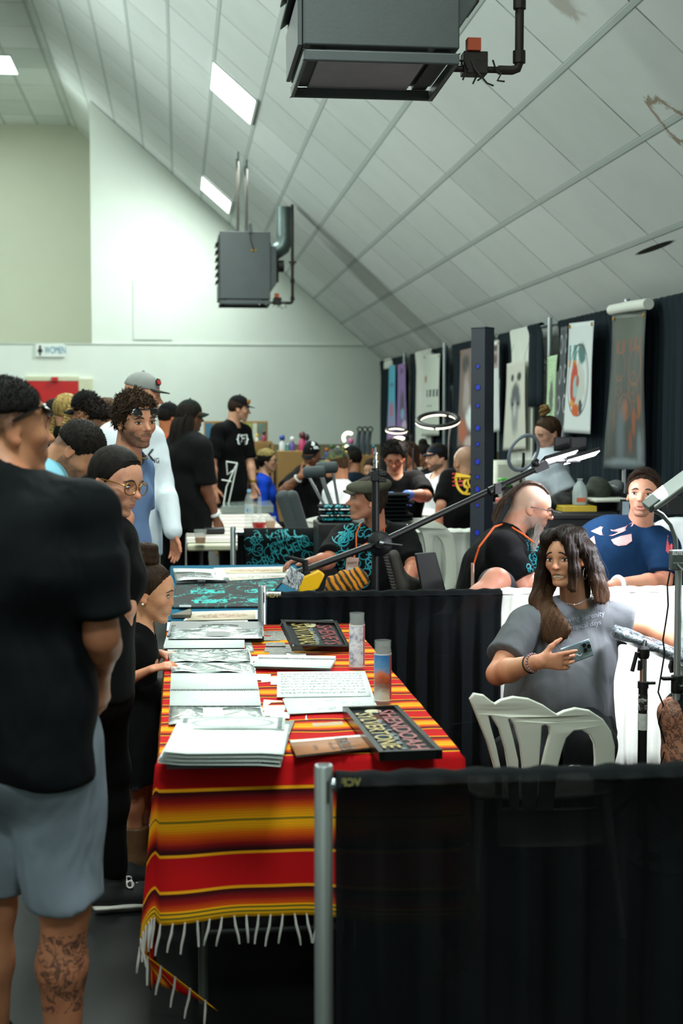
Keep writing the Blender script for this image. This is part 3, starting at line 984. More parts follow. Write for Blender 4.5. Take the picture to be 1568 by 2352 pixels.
        I, J, K = act
        for ax_ in range(3):
            for u in (0, 1):
                for v in (0, 1):
                    o0 = [0, 0, 0]; o1 = [0, 0, 0]
                    e = [x for x in range(3) if x != ax_]
                    o0[e[0]] = o1[e[0]] = u; o0[e[1]] = o1[e[1]] = v; o1[ax_] = 1
                    a = D[I + o0[0], J + o0[1], K + o0[2]]; b = D[I + o1[0], J + o1[1], K + o1[2]]
                    m = (a < 0) != (b < 0)
                    tt = np.where(m, a / np.where(m, a - b, 1), 0)
                    p = np.stack([np.full(N, float(x)) for x in o0], -1); p[:, ax_] = tt
                    S[m] += p[m]; C[m] += 1
        V = S / C[:, None] + np.stack(act, -1)
        V = lo + V * h
        Q = []
        for ax_ in range(3):
            sl0 = [slice(1, n[i] - 1) for i in range(3)]; sl1 = list(sl0)
            sl0[ax_] = slice(0, n[ax_] - 1); sl1[ax_] = slice(1, n[ax_])
            a = ins[tuple(sl0)]; b = ins[tuple(sl1)]
            e = np.nonzero(a != b)
            flip = a[e]
            off = [1, 1, 1]; off[ax_] = 0
            g = [e[i] + off[i] for i in range(3)]
            x1, x2 = [x for x in range(3) if x != ax_]
            def cell(d1, d2):
                c = list(g); c[x1] = c[x1] - d1; c[x2] = c[x2] - d2; return idm[tuple(c)]
            q = np.stack([cell(1, 1), cell(0, 1), cell(0, 0), cell(1, 0)], -1)
            if ax_ == 1: flip = ~flip
            q[~flip] = q[~flip][:, ::-1]
            Q.append(q)
        Q = np.concatenate(Q); Q = Q[(Q >= 0).all(1)]
        return V, Q

    def build(s, name, m, parent, h=.008, attrs=None, relax=1):
        V, Q = s.mesh(h)
        for _ in range(relax):   # a light smoothing pass
            S = np.zeros_like(V); c = np.zeros(len(V))
            for i in range(4):
                np.add.at(S, Q[:, i], V[Q[:, (i + 1) % 4]] + V[Q[:, (i - 1) % 4]]); np.add.at(c, Q[:, i], 2)
            V = V * .5 + .5 * S / np.maximum(c, 1)[:, None]
        me = bpy.data.meshes.new(name)
        me.vertices.add(len(V)); me.vertices.foreach_set('co', V.astype(np.float32).ravel())
        me.loops.add(len(Q) * 4); me.loops.foreach_set('vertex_index', Q.astype(np.int32).ravel())
        me.polygons.add(len(Q)); me.polygons.foreach_set('loop_start', np.arange(0, len(Q) * 4, 4, dtype=np.int32))
        me.polygons.foreach_set('use_smooth', np.ones(len(Q), bool))
        me.update(calc_edges=True); me.materials.append(m)
        for an, fr in (attrs or {}).items():
            o, Rm, sc = fr
            L = ((V - np.array(o)) @ np.array(Rm).T) / sc
            at = me.attributes.new(an, 'FLOAT_VECTOR', 'POINT'); at.data.foreach_set('vector', L.astype(np.float32).ravel())
        o = bpy.data.objects.new(name, me); link(o, parent)
        return o


# ---------------------------------------------------------------- colours of people
def skin_mat(name, base, lip=None, beard=None, beard_amt=0.0, scalp=None, moust=True, brow=None, tattoo=None, tattoo_box=None, blush=.25, beard_low=-.16):
    b = MB(name, .48, 0, .4)
    x, y, z = b.xyz(b.attr('head'))
    n = b.noise(14, None, 4); n2 = b.noise(220, None, 2)
    r, g, bl = [int(base[i:i + 2], 16) for i in (1, 3, 5)]
    dk = '#%02x%02x%02x' % (int(r * .86), int(g * .80), int(bl * .78)); lt_ = '#%02x%02x%02x' % (min(255, int(r * 1.06)), min(255, int(g * 1.06)), min(255, int(bl * 1.07)))
    c = b.ramp(n * .8 + n2 * .2, [(.25, dk), (.5, base), (.8, lt_)])
    rd = '#%02x%02x%02x' % (min(255, int(r * 1.02)), int(g * .74), int(bl * .72))
    ch = (((x.abs() - .17) / .13).sq() + ((z + .12) / .13).sq()).sqrt().step(1, .1) * y.gt(.15)
    nose = ((x / .09).sq() + ((z + .11) / .09).sq()).sqrt().step(1, .2) * y.gt(.30)
    ear = x.abs().step(.31, .35)
    c = b.mix(ch.max(nose).max(ear) * blush, c, rd)
    if beard:
        jaw = (z - y.abs()._m('MULTIPLY', .10)).step(beard_low + .02, beard_low - .08) * y.gt(-.10) * (y * .6 + z).step(-.46, -.38)
        mo = ((x.abs() / .15).sq() + ((z + .235) / .05).sq()).sqrt().step(1.1, .6) * y.gt(.25)
        cheek_off = (((x.abs() - .10) / .12).sq() + ((z + .20) / .075).sq()).sqrt().step(1.1, .8) * y.gt(.18)
        lipz = ((x / .11).sq() + ((z + .30) / .045).sq()).sqrt().step(1.1, .9) * y.gt(.2)
        k = jaw * (cheek_off._m('MULTIPLY_ADD', -1.0, 1.0))
        if moust: k = k.max(mo)
        k = k * (lipz._m('MULTIPLY_ADD', -1.0, 1.0))
        k = k * (b.noise(300, None, 2).step(.30, .62) * .5 + .5) * beard_amt
        c = b.mix(k, c, beard)
    if scalp:
        sc = (z - .02 - y * .72).step(-.02, .08) * z.gt(-.35) * (x.abs().lt(.36)) * (b.noise(260, None, 2).step(.2, .7) * .35 + .6)
        c = b.mix(sc * .8, c, scalp)
    lp = lip or rd
    for zc, zr in ((-.270, .018), (-.313, .023)):
        lm = ((x / .085).sq() + ((z - zc) / zr).sq()).sqrt().step(1.1, .6) * y.gt(.22)
        c = b.mix(lm * .7, c, lp)
    if tattoo:
        tx, ty, tz = b.xyz(b.co())
        nz = b.noise(26, None, 4, .65, 1.2)
        k = (nz - .5).abs().step(.05, .015)
        k = k.max(b.noise(34, None, 3).step(.58, .66) * .7)
        bx = tattoo_box
        k = k * tx.gt(bx[0]) * tx.lt(bx[1]) * ty.gt(bx[2]) * ty.lt(bx[3]) * tz.gt(bx[4]) * tz.lt(bx[5])
        c = b.mix(k * .8, c, tattoo)
    b.color(c); b.bump(n2, .10, .002)
    b.b.inputs['Subsurface Weight'].default_value = .06
    b.b.inputs['Subsurface Radius'].default_value = (.02, .008, .004)
    return b.m


def hair_mat(name, col, tip=None, rough=.7):
    if name in _MC: return _MC[name]
    b = MB(name, rough, 0, .15)
    n = b.noise(60, b.stretch(b.co(), 1, 1, .25), 4, .7)
    r, g, bl = [int(col[i:i + 2], 16) for i in (1, 3, 5)]
    c = b.ramp(n, [(.3, '#%02x%02x%02x' % (int(r * .55), int(g * .55), int(bl * .55))), (.55, col), (.8, '#%02x%02x%02x' % (min(255, int(r * 1.5)), min(255, int(g * 1.45)), min(255, int(bl * 1.4))))])
    if tip:
        x, y, z = b.xyz(b.attr('head'))
        c = b.mix((z + n * .25).step(-.05, -.75) * .8, c, tip)
    b.color(c); b.bump(n, .6, .008)
    b.b.inputs['Specular IOR Level'].default_value = .12
    _MC[name] = b.m
    return b.m


def cloth(name, col, fine=300, var=.14, rough=.85, fold=.35):
    if name in _MC: return _MC[name]
    b = MB(name, rough, 0, .08)
    v = b.co()
    n = b.noise(7, v, 4, .6); w = b.noise(fine, v, 2)
    k = b.mix(n * .7 + w * .3, (0, 0, 0), (0, 0, 0)); c = lin(col)
    k.node.inputs[6].default_value = (*[t * (1 - var) for t in c[:3]], 1); k.node.inputs[7].default_value = (*[min(1, t * (1 + var)) for t in c[:3]], 1)
    b.color(k)
    f = b.noise(4.5, b.stretch(v, 1.6, 1.6, .8), 2, .5, .5)
    b.bump(f * 1.0 + w * .02, fold, .06)
    b.b.inputs['Sheen Weight'].default_value = .01
    _MC[name] = b.m
    return b.m


EYE_W = mat('eye_white', '#d8d2cc', .2, var=.03, coat=.5)
EYE_P = mat('eye_pupil', '#060505', .15, var=0)
LASH = mat('lash_black', '#120d0b', .6, var=.1)
MOUTH = mat('mouth_dark', '#2a0f0e', .5)
TEETH = mat('teeth', '#cfc6b4', .3, var=.04)


def iris_mat(col): return mat('iris_' + col[1:], col, .15, var=.3, vs=300)


def frame_of(yaw, pitch=0, roll=0):
    """rows: right, forward, up of something facing compass yaw (0 = away from us, 90 = to the right), nodding by pitch, tilting by roll"""
    y, p, r = map(math.radians, (yaw, pitch, roll))
    f0 = np.array((math.sin(y), math.cos(y), 0)); r0 = np.array((math.cos(y), -math.sin(y), 0)); u0 = np.array((0, 0, 1.0))
    f = f0 * math.cos(p) - u0 * math.sin(p); u = u0 * math.cos(p) + f0 * math.sin(p)
    rr = r0 * math.cos(r) + u * math.sin(r); uu = u * math.cos(r) - r0 * math.sin(r)
    return np.stack((rr, f, uu))


class Person:
    """one figure: a pose made of joints, then body, clothes and hair on it"""
    def __init__(s, label, x, y, yaw, H=1.75, build=1.0, female=False, lean=0, side=0, sit=None, twist=0, hs=None, z0=0.0, group=None):
        s.H, s.b, s.fem = H, build, female
        s.root = thing('person', label, 'person', (x, y, z0), group)
        s.T = frame_of(yaw, lean, side)          # torso frame
        s.T0 = frame_of(yaw)
        s.yaw = yaw
        s.hs = hs or .1315 * H                   # head height
        T, T0 = s.T, s.T0
        base = np.array((x, y, z0))
        pz = .515 * H if sit is None else sit + .09 * H * .5
        s.J = J = {}
        J['pel'] = base + (0, 0, pz)
        up = T[2]
        J['waist'] = J['pel'] + up * .10 * H
        J['chest'] = J['pel'] + up * .225 * H
        J['neck'] = J['pel'] + up * .325 * H
        J['head'] = J['neck'] + up * .098 * H + T[1] * .022 * H
        tw = frame_of(yaw + twist, lean, side)
        s.S = tw
        hw = (.104 if female else .115) * H
        for sg, n in ((-1, 'L'), (1, 'R')):
            J['sh' + n] = J['pel'] + up * .283 * H + tw[0] * sg * hw
            J['el' + n] = J['sh' + n] + T0[0] * sg * .03 * H - np.array((0, 0, .172 * H)) - T0[1] * .01 * H
            J['wr' + n] = J['el' + n] + T0[1] * .045 * H - np.array((0, 0, .142 * H))
            J['hip' + n] = J['pel'] + T0[0] * sg * .052 * H - np.array((0, 0, .015 * H))
            if sit is None:
                J['kn' + n] = J['hip' + n] * (1, 1, 0) + T0[0] * sg * .012 * H + (0, 0, z0 + .275 * H) + T0[1] * .01 * H
                J['an' + n] = J['kn' + n] * (1, 1, 0) + T0[0] * sg * .008 * H + (0, 0, z0 + .045 * H) - T0[1] * .01 * H
            else:
                J['kn' + n] = J['hip' + n] + T0[1] * .235 * H + T0[0] * sg * .03 * H
                J['an' + n] = J['kn' + n] * (1, 1, 0) + (0, 0, z0 + .045 * H)
        s.face(yaw)
        s.hand_in = {'L': None, 'R': None}

    def face(s, yaw, pitch=0, roll=0): s.Hd = frame_of(yaw, pitch, roll); return s

    def set(s, **kw):
        for k, v in kw.items(): s.J[k] = np.array(v, float)
        return s

    def hl(s, x, y, z): return s.J['head'] + (np.array((x, y, z)) * s.hs) @ s.Hd

    def _torso(s, o, inf=0.0, belly=0.0, bust=None, k=.05):
        J, H, b, T = s.J, s.H, s.b, s.T
        sd, sS = T[0], s.S[0]
        w = 1.0
        bw = (.098 if not s.fem else .100) * H * b + inf
        ww = (.086 if not s.fem else .078) * H * b + inf
        cw = (.100 if not s.fem else .090) * H * b + inf
        o.sweep(J['pel'] - T[2] * .01 * H, J['waist'], bw, ww, (.68, .74), sd, k)
        o.sweep(J['waist'], J['chest'], ww, cw, (.74, .66), (sd + sS), k)
        o.sweep(J['chest'], J['chest'] + T[2] * .055 * H, cw, .088 * H * b + inf, (.66, .56), sS, k)
        for n in 'LR':
            nb = J['neck'] - T[2] * .012 * H
            o.cap(nb, J['sh' + n] * .8 + nb * .2 , .030 * H + inf * .7, .030 * H * (.5 + .5 * b) + inf * .8, .05)
        bust = (s.fem and .5 or 0) if bust is None else bust
        if bust:
            for sg in (-1, 1): o.ell(J['chest'] - T[2] * .012 * H + T[1] * (.030 * H + .012 * b) + sS * sg * .045 * H, np.array((.046, .040, .046)) * H * (.6 + .4 * bust) * (.6 + .4 * b) + inf, T, .04)
        if belly: o.ell(J['waist'] + T[1] * .03 * H, np.array((.088, .065 + .06 * belly, .10)) * H * b + inf, T, .07)

    def _arm(s, o, n, inf=0.0, f0=0.0, f1=1.0, k=.018, thick=1.0, hand=True, flare=0.0):
        J, H = s.J, s.H
        t = thick * (.86 if s.fem else 1.0) * (.55 + .45 * s.b)
        a, e, w = J['sh' + n], J['el' + n], J['wr' + n]
        if f1 <= 1:
            e2 = a + (e - a) * f1
            o.cap(a, a + (e - a) * f1 * .55, .029 * H * t + inf, .030 * H * t + inf, .04)
            o.sweep(a + (e - a) * f1 * .4, e2, .030 * H * t + inf, .031 * H * t * (1 - .18 * f1) + inf + flare, 1.0, s.T[1] if abs((e - a) @ s.T[1]) < .8 * np.linalg.norm(e - a) else s.T[0], .02, False, .012)
            return
        o.cap(a, a + (e - a) * .5, .031 * H * t + inf, .030 * H * t + inf, .03)
        o.cap(a + (e - a) * .35, e, .030 * H * t + inf, .0235 * H * t + inf, k)
        f = min(f1 - 1, 1)
        wv = e + (w - e) * f
        m_ = e + (w - e) * min(.3, f)
        o.cap(e, m_, .0235 * H * t + inf, .0255 * H * t + inf, k)
        if f > .3: o.cap(m_, wv, .0255 * H * t + inf, (.0255 - .0095 * f) * H * t + inf + flare * .6, k)

    def _leg(s, o, n, inf=0.0, k=.03, thick=1.0, to=2.0):
        J, H = s.J, s.H
        t = thick * (.55 + .45 * s.b) * (1.02 if s.fem else 1.0)
        a, e, w = J['hip' + n], J['kn' + n], J['an' + n]
        f = min(to, 1)
        e2 = a + (e - a) * f
        o.cap(a, e2, .052 * H * t + inf, (.052 - .019 * f) * H * t + inf, k)
        if to > 1:
            f = to - 1
            m_ = e + (w - e) * .3
            bk = -s.T0[1] * .006 * H
            o.cap(e, m_ + bk, .033 * H * t + inf, .034 * H * t + inf, k)
            o.cap(m_ + bk, m_ + (w - m_) * f, .034 * H * t + inf, (.034 - .014 * f) * H * t + inf, k)

    def _hand(s, o, n, d=None, palm=None, curl=.35, spread=.012, thumb=1.0, point=None):
        """d: where the hand points, palm: where the palm faces"""
        J, H = s.J, s.H
        w = J['wr' + n]
        d = (w - J['el' + n]) if d is None else np.array(d, float); d = d / np.linalg.norm(d)
        sg = 1 if n == 'R' else -1
        palm = (-s.T0[0] * sg if palm is None else np.array(palm, float)); palm = palm - d * (palm @ d); palm /= np.linalg.norm(palm)
        # across: from little finger to thumb
        ac = np.cross(d, palm) * sg
        S = .105 * H * (.95 if s.fem else 1.0)
        k0 = w + d * S * .50
        o.sweep(w + d * S * .08, k0, .155 * S, .205 * S, (.55, .36), ac, .012)
        lens = (.40, .46, .43, .34)
        for i, ln in enumerate(lens):
            u = (.15 - .10 * i) * S
            p = k0 + ac * u * 1.0 - d * S * (.02 + .035 * (i == 3))
            dd = d + ac * (1.5 - i) * spread * 4
            c = curl if point is None or i else point
            ang = 0
            for j, fr in enumerate((.45, .32, .25)):
                ang += c * (.7, 1.1, .8)[j]
                v = dd * math.cos(ang) + palm * math.sin(ang); v = v / np.linalg.norm(v)
                q = p + v * ln * S * fr
                o.cap(p, q, S * (.056 - .006 * j), S * (.050 - .006 * j), .005); p = q
        if thumb:
            p = w + d * S * .14 + ac * S * .12 + palm * S * .03
            v = (d * .75 + ac * .62 * thumb + palm * .30); v /= np.linalg.norm(v)
            q = p + v * S * .26; o.cap(p, q, S * .075, S * .062, .012)
            v = v + d * .35 + palm * .12; v /= np.linalg.norm(v)
            q2 = q + v * S * .17; o.cap(q, q2, S * .060, S * .050, .008)
            v = v + d * .2 + palm * .1 * curl; v /= np.linalg.norm(v)
            o.cap(q2, q2 + v * S * .13, S * .050, S * .040, .006)
        return k0

    def _head(s, o, nose=1.0, jaw=1.0, brow=1.0, ears=True, mouth_open=0.0, cheek=1.0, grim=0):
        f = s.hs
        def E(c, r, k=.05, sub=False): o.ell(s.hl(*c), np.array(r) * f, s.Hd, k * f, sub)
        def C(a, b, ra, rb, k=.04, sub=False): o.cap(s.hl(*a), s.hl(*b), ra * f, rb * f, k * f, sub)
        E((0, -.05, .13), (.325, .40, .365))
        E((0, .11, -.09), (.255, .285, .365), .10)
        E((0, .14, .10), (.265, .235, .26), .10)
        for g in (-1, 1):
            C((g * .195, -.01, -.20), (g * .085 * jaw, .235, -.42), .075 * jaw, .065 * jaw, .08)
            E((g * .165, .255, -.10), (.095, .085, .085), .10)
        E((0, .300, -.425), (.095 * jaw, .075, .070), .07)
        C((-.15, .315, .065), (.15, .315, .065), .045 * brow, .045 * brow, .06)
        for g in (-1, 1): E((g * .145, .415, -.005), (.088, .085, .058), .05, True)
        ny = .452 - max(0, 1 - nose) * .16
        C((0, .350, .03), (0, ny, -.115), .030, .044 * nose, .045)
        E((0, ny - .004 + .02 * nose, -.128), (.044 * nose, .045 * nose, .040 * nose), .03)
        for g in (-1, 1): E((g * .047 * nose, .385, -.140), (.032, .042, .030), .025)
        E((0, .325, -.27), (.125, .075, .075), .07)
        C((-.062, .362, -.270), (.062, .362, -.270), .020, .020, .022); E((0, .378, -.268), (.05, .022, .020), .02)
        C((-.055, .355, -.318 - .02 * mouth_open), (.055, .355, -.318 - .02 * mouth_open), .024, .024, .022); E((0, .372, -.316 - .02 * mouth_open), (.05, .022, .022), .02)
        if grim:
            E((0, .40, -.296), (.112, .10, .034), .012, True)
        elif mouth_open:
            E((0, .40, -.290 - .008 * mouth_open), (.075, .09, .008 + .016 * mouth_open), .008, True)
        else:
            C((-.075, .392, -.292), (.075, .392, -.292), .0065, .0065, .012, True)
        if ears:
            for g in (-1, 1):
                Re = s.Hd.copy()
                o.ell(s.hl(g * .315, -.05, -.03), np.array((.030, .085, .135)) * f, Re, .03 * f)
                o.ell(s.hl(g * .325, -.01, -.135), np.array((.026, .045, .045)) * f, Re, .03 * f)
                o.ell(s.hl(g * .350, -.035, -.015), np.array((.018, .045, .080)) * f, Re, .015 * f, True)
        nr = (.0315 if not s.fem else .0265) * s.H * (.6 + .4 * s.b)
        if s.H < 1.3: nr = .155 * f * 1.35 * .9
        o.cap(s.J['neck'] - s.T[2] * .03 * s.H, s.hl(0, -.17, -.14), nr * 1.12, nr * .98, .022)

    def body(s, m, h=.008, arms=True, legs=True, hands=None, head=True, legn='LR', hideleg=0.0, belly=0, armthick=1.0, **hd):
        o = Solid()
        s._torso(o, -.012, belly)
        hands = hands or {}
        for n in 'LR':
            if arms:
                s._arm(o, n, -.001, 0, 2.0, thick=armthick)
                hk = hands.get(n, {})
                if hk is not None: s._hand(o, n, **hk)
            if legs and n in legn: s._leg(o, n, -.004)
        if head: s._head(o, **hd)
        s.bd = o.build('body', m, s.root, h, {'head': (s.J['head'], s.Hd, s.hs)})
        return s

    def eyes(s, iris='#3a2416', open_=1.0, gaze=(0, 0), lash=True, brow='#1d130e', browk=(0, 0), thick=1.0, down=False):
        """browk: lift of inner and outer end"""
        f = s.hs
        me = s.bd.data
        bv = BVHTree.FromPolygons([v.co for v in me.vertices], [tuple(p.vertices) for p in me.polygons])
        fwd = Vector(s.Hd[1])
        def front(x, z, dflt):
            h = bv.ray_cast(Vector(s.hl(x, .75, z)), -fwd, s.hs * .8)[0]
            return (Vector(s.hl(x, dflt, z)) if h is None else h)
        for g in (-1, 1):
            m = Mesh()
            c = np.array((g * .145, .322, -.008)); n, k = 28, 16
            vs, fs, mi = [], [], []
            rx, ry, rz = .064, .052, .034 * open_
            for i in range(k + 1):
                t = math.pi * i / k * .5
                for j in range(n):
                    a = 2 * math.pi * j / n
                    vs.append(Vector(s.hl(*(c + np.array((math.sin(t) * math.cos(a) * rx, math.cos(t) * ry, math.sin(t) * math.sin(a) * rz * (1 - .25 * math.cos(a) ** 2) + .006 * g * math.cos(a) * math.sin(t)))))))
            for i in range(k):
                for j in range(n):
                    q = (i * n + j, i * n + (j + 1) % n, (i + 1) * n + (j + 1) % n, (i + 1) * n + j)
                    t = math.pi * (i + .5) / k * .5; a = 2 * math.pi * (j + .5) / n
                    px = math.sin(t) * math.cos(a) * rx - gaze[0]; pz = math.sin(t) * math.sin(a) * rz - gaze[1] - .003
                    d = math.hypot(px, pz)
                    fs.append(q); mi.append(2 if d < .011 else 1 if d < .027 else 0)
            m.v = [tuple(p) for p in vs]; m.f = fs; m.m = mi
            m.build('eye', [EYE_W, iris_mat(iris), EYE_P], s.root)
            if lash:
                m = Mesh()
                pts = [s.hl(g * .145 + .072 * math.cos(a), .352 - .030 * abs(math.cos(a)) ** 2 + .004, -.008 + .006 * g * math.cos(a) + rz * 1.12 * math.sin(a) ** .8) for a in np.linspace(.05, 3.09, 12)]
                m.tube(pts, [.004 * f, .007 * f] + [.0085 * f] * 8 + [.007 * f, .004 * f], 6); m.build('eyelash', LASH, s.root)
            if brow:
                m = Mesh(); bmat = mat('brow_' + brow[1:], brow, .7, var=.3, vs=200)
                pts = []
                for t in np.linspace(0, 1, 9):
                    x = g * (.062 + .165 * t)
                    z = .082 + browk[0] * (1 - t) + browk[1] * t + .022 * math.sin(math.pi * min(1, t * 1.1)) - .02 * t * t
                    y = .378 - .095 * t ** 2 + .002
                    pts.append(front(x, z, y) + fwd * .003 * f)
                m.tube(pts, [.006 * f, .012 * f] + [.015 * f * thick] * 4 + [.012 * f, .009 * f, .003 * f], 6, flat=1.0)
                m.build('eyebrow', bmat, s.root)
        return s

    def hair_cap(s, m, thick=.035, front=.045, low=-.28, h=.006, nz=.012, name='hair', extra=None, freq=38, top=0.0, up=.0, back=None, sideburn=True):
        o = Solid(); f = s.hs
        t = thick
        o.ell(s.hl(0, -.055, .135 + top * .5), np.array((.325 + t, .40 + t, .365 + t + top)) * f, s.Hd, .02 * f)
        o.sweep(s.hl(0, -.26, .0), s.hl(0, -.22, -.25), (.235 + t) * f, (.17 + t) * f, .7, s.Hd[0], .08 * f)
        if extra: extra(o, s)
        n = (np.array((0, .80, -.60))) @ s.Hd
        p = s.hl(0, .315, .315 - front)
        o.cut(p, n, .03 * f)
        o.cut(s.hl(0, 0, low), -s.Hd[2], .03 * f)
        Hd, hc = s.Hd, s.J['head']
        def fold(P):
            q = ((P - hc) @ Hd.T) / f
            return nz * f * (np.sin(q[:, 0] * freq + 3 * np.sin(q[:, 2] * 5)) * np.cos(q[:, 1] * freq * .6 + 2 * q[:, 2]) + .6 * np.sin(q[:, 0] * freq * 2.3 + q[:, 1] * freq * 1.7))
        if nz: o.fold(fold)
        s.hr = o.build(name, m, s.root, h, {'head': (s.J['head'], s.Hd, s.hs)})
        return s

    def strands(s, m, paths, n=400, spread=.02, r=.0022, name='hair_strands', seed=1, wave=.01, sides=3, segs=14):
        """paths: guide lines in head units; strands follow blends of neighbouring guides"""
        rg = np.random.default_rng(seed)
        G_ = [np.array(p, float) for p in paths]
        def res(p):
            d = np.r_[0, np.cumsum(np.linalg.norm(np.diff(p, axis=0), axis=1))]; t = np.linspace(0, d[-1], segs)
            q = np.stack([np.interp(t, d, p[:, i]) for i in range(3)], -1)
            for _ in range(2): q[1:-1] = .5 * q[1:-1] + .25 * (q[2:] + q[:-2])
            return q
        G_ = [res(p) for p in G_]
        M_ = Mesh()
        vs, fs = [], []
        for i in range(n):
            u = rg.uniform(0, len(G_) - 1.0001); a = int(u); t = u - a
            q = G_[a] * (1 - t) + G_[a + 1] * t
            tt = np.linspace(0, 1, segs)[:, None]
            q = q + rg.normal(0, spread, 3) * (.35 + .65 * tt) + wave * np.sin(tt * rg.uniform(5, 9) + rg.uniform(0, 6.3)) * rg.normal(0, 1, 3) * tt
            if rg.random() < .3: q = q[:int(segs * rg.uniform(.7, 1))]
            w = s.J['head'] + (q * s.hs) @ s.Hd
            rr = r * rg.uniform(.6, 1.3)
            k = len(w)
            M_.tube([tuple(x) for x in w], [rr * (.5 + .5 * min(1, j / 2)) * (1 - .8 * (j / (k - 1)) ** 3) for j in range(k)], sides, cap=False)
        me = bpy.data.meshes.new(name); me.from_pydata(M_.v, [], M_.f); me.materials.append(m); me.shade_smooth()
        at = me.attributes.new('head', 'FLOAT_VECTOR', 'POINT')
        L = ((np.array(M_.v) - s.J['head']) @ s.Hd.T) / s.hs
        at.data.foreach_set('vector', L.astype(np.float32).ravel())
        o = bpy.data.objects.new(name, me); link(o, s.root)
        return s

    def fuzz(s, m, n=1800, L=.16, r=.0012, lay=(0, -.5, .2), rand=.45, seed=5, name='hair_strands'):
        """short hairs standing off the hair cap"""
        me = s.hr.data; rg = np.random.default_rng(seed); f = s.hs
        V = np.array([q.co for q in me.vertices]); N = np.array([q.normal for q in me.vertices])
        up = (N @ s.Hd[2] > -.75); ii = np.nonzero(up)[0]; ii = rg.choice(ii, min(n, len(ii)), False)
        M_ = Mesh(); ly = np.array(lay) @ s.Hd
        for i in ii:
            d = N[i] * .5 + ly + rg.normal(0, rand, 3); d = d - N[i] * min(0, d @ N[i]) * 1.1; d /= np.linalg.norm(d)
            d2 = d + rg.normal(0, rand * .5, 3) - np.array((0, 0, .25)); d2 /= np.linalg.norm(d2)
            l = L * f * rg.uniform(.5, 1.1); p = V[i] - N[i] * .002
            M_.tube([p, p + d * l * .5, p + d * l * .5 + d2 * l * .5], [r, r * .9, r * .25], 3, cap=False)
        me = bpy.data.meshes.new(name); me.from_pydata(M_.v, [], M_.f); me.materials.append(m); me.shade_smooth()
        at = me.attributes.new('head', 'FLOAT_VECTOR', 'POINT'); at.data.foreach_set('vector', (((np.array(M_.v) - s.J['head']) @ s.Hd.T) / f).astype(np.float32).ravel())
        link(bpy.data.objects.new(name, me), s.root); return s

    def pulled(s, m, to, n=500, r=.0011, seed=6):
        """hair combed back tight to a knot or tail at 'to' (head units)"""
        g = []
        for a in np.linspace(-1.45, 1.45, 9):
            sx, cx = math.sin(a), math.cos(a)
            p0 = (sx * .335, .02 + .27 * cx, .05 + .34 * cx); p1 = (sx * .345, -.10 + .10 * cx, .12 + .385 * cx)
            p2 = ((sx * .24 + to[0]) * .7, (-.30 + to[1]) * .55, (.16 + .22 * cx) * .6 + to[2] * .45)
            g.append([p0, p1, p2, to])
        return s.strands(m, g, n=n, spread=.012, r=r, wave=.004, seed=seed, segs=10)

    def shirt(s, m, sleeve=.62, hem=.06, inf=.010, neck=.012, h=.009, name='shirt', belly=0.0, bust=None, folds=.006, flare=.010, long=False, drop=0.0, seed=0, arms='LR', neckdrop=0.0, hemcut=True, drape=0.0, armthick=1.0):
        """sleeve: share of the upper arm covered (up to 2 = to the wrist); hem: how far below the pelvis, in heights"""
        o = Solid(); J, H = s.J, s.H
        s._torso(o, inf + .006 * s.b, belly, bust)
        if hem > 0:
            d0 = J['pel'] - s.T[2] * .01 * H
            bw = (.098 if not s.fem else .102) * H * s.b + inf + .008
            o.sweep(d0 + s.T[2] * .05 * H, d0 - s.T0[2] * (hem + .03) * H, bw, bw + drape, .72, s.T[0], .04)
        for n in arms:
            a, e = J['sh' + n], J['el' + n]
            s._arm(o, n, inf, 0, sleeve, flare=flare, k=.02, thick=armthick)
        if hemcut and hem > -1: o.cut(J['pel'] - s.T0[2] * hem * H, -s.T[2] * .5 - s.T0[2] * .5, .008)
        ud = None
        nk = J['neck']
        nr = (.0315 if not s.fem else .029) * H * (.6 + .4 * s.b) + neck
        o.cap(nk - s.T[2] * (.004 + neckdrop) * H + s.T[1] * (.012 + neckdrop * .5) * H, nk + s.T[2] * .2 * H + s.T[1] * .03 * H, nr, nr + .03, .008, True)
        rg = np.random.default_rng(seed); ph = rg.uniform(0, 6.28, 8)
        T, pc = s.T, J['pel']
        if folds:
            def fold(P):
                q = (P - pc) @ T.T
                a = np.sin(q[:, 2] * 26 + 9 * q[:, 0] + 4 * np.sin(q[:, 0] * 9 + ph[0]) + ph[1]) * np.clip(1.1 - (q[:, 2] / (.3 * H)), .15, 1)
                b_ = np.sin(q[:, 0] * 21 - q[:, 2] * 17 + 3 * np.sin(q[:, 2] * 7 + ph[2]) + ph[3])
                c = np.sin(q[:, 1] * 24 + q[:, 2] * 14 + 2 * np.sin(q[:, 0] * 11 + ph[5]) + ph[4])
                return folds * (.45 * a + .35 * b_ + .35 * c)
            o.fold(fold)
        s.sh = o.build(name, m, s.root, h, {'torso': (J['pel'], s.T, 1.0)}, 3)
        return s

    def pants(s, m, inf=.012, to=1.92, h=.011, name='trousers', folds=.006, top=.05, seed=0, thick=1.0, legn='LR', flare=0.0):
        o = Solid(); J, H = s.J, s.H
        o.sweep(J['pel'] - s.T0[2] * .02 * H, J['waist'] * .5 + J['pel'] * .5, (.098 if not s.fem else .105) * H * s.b + inf, .090 * H * s.b + inf, .72, s.T[0], .04)
        for n in legn:
            s._leg(o, n, inf, .035, thick, to)
            if flare:
                a, e, w = J['hip' + n], J['kn' + n], J['an' + n]
                e2 = e + (w - e) * max(0, to - 1)
                o.cap(a, e2, .05 * H + inf, .035 * H + inf + flare, .03)
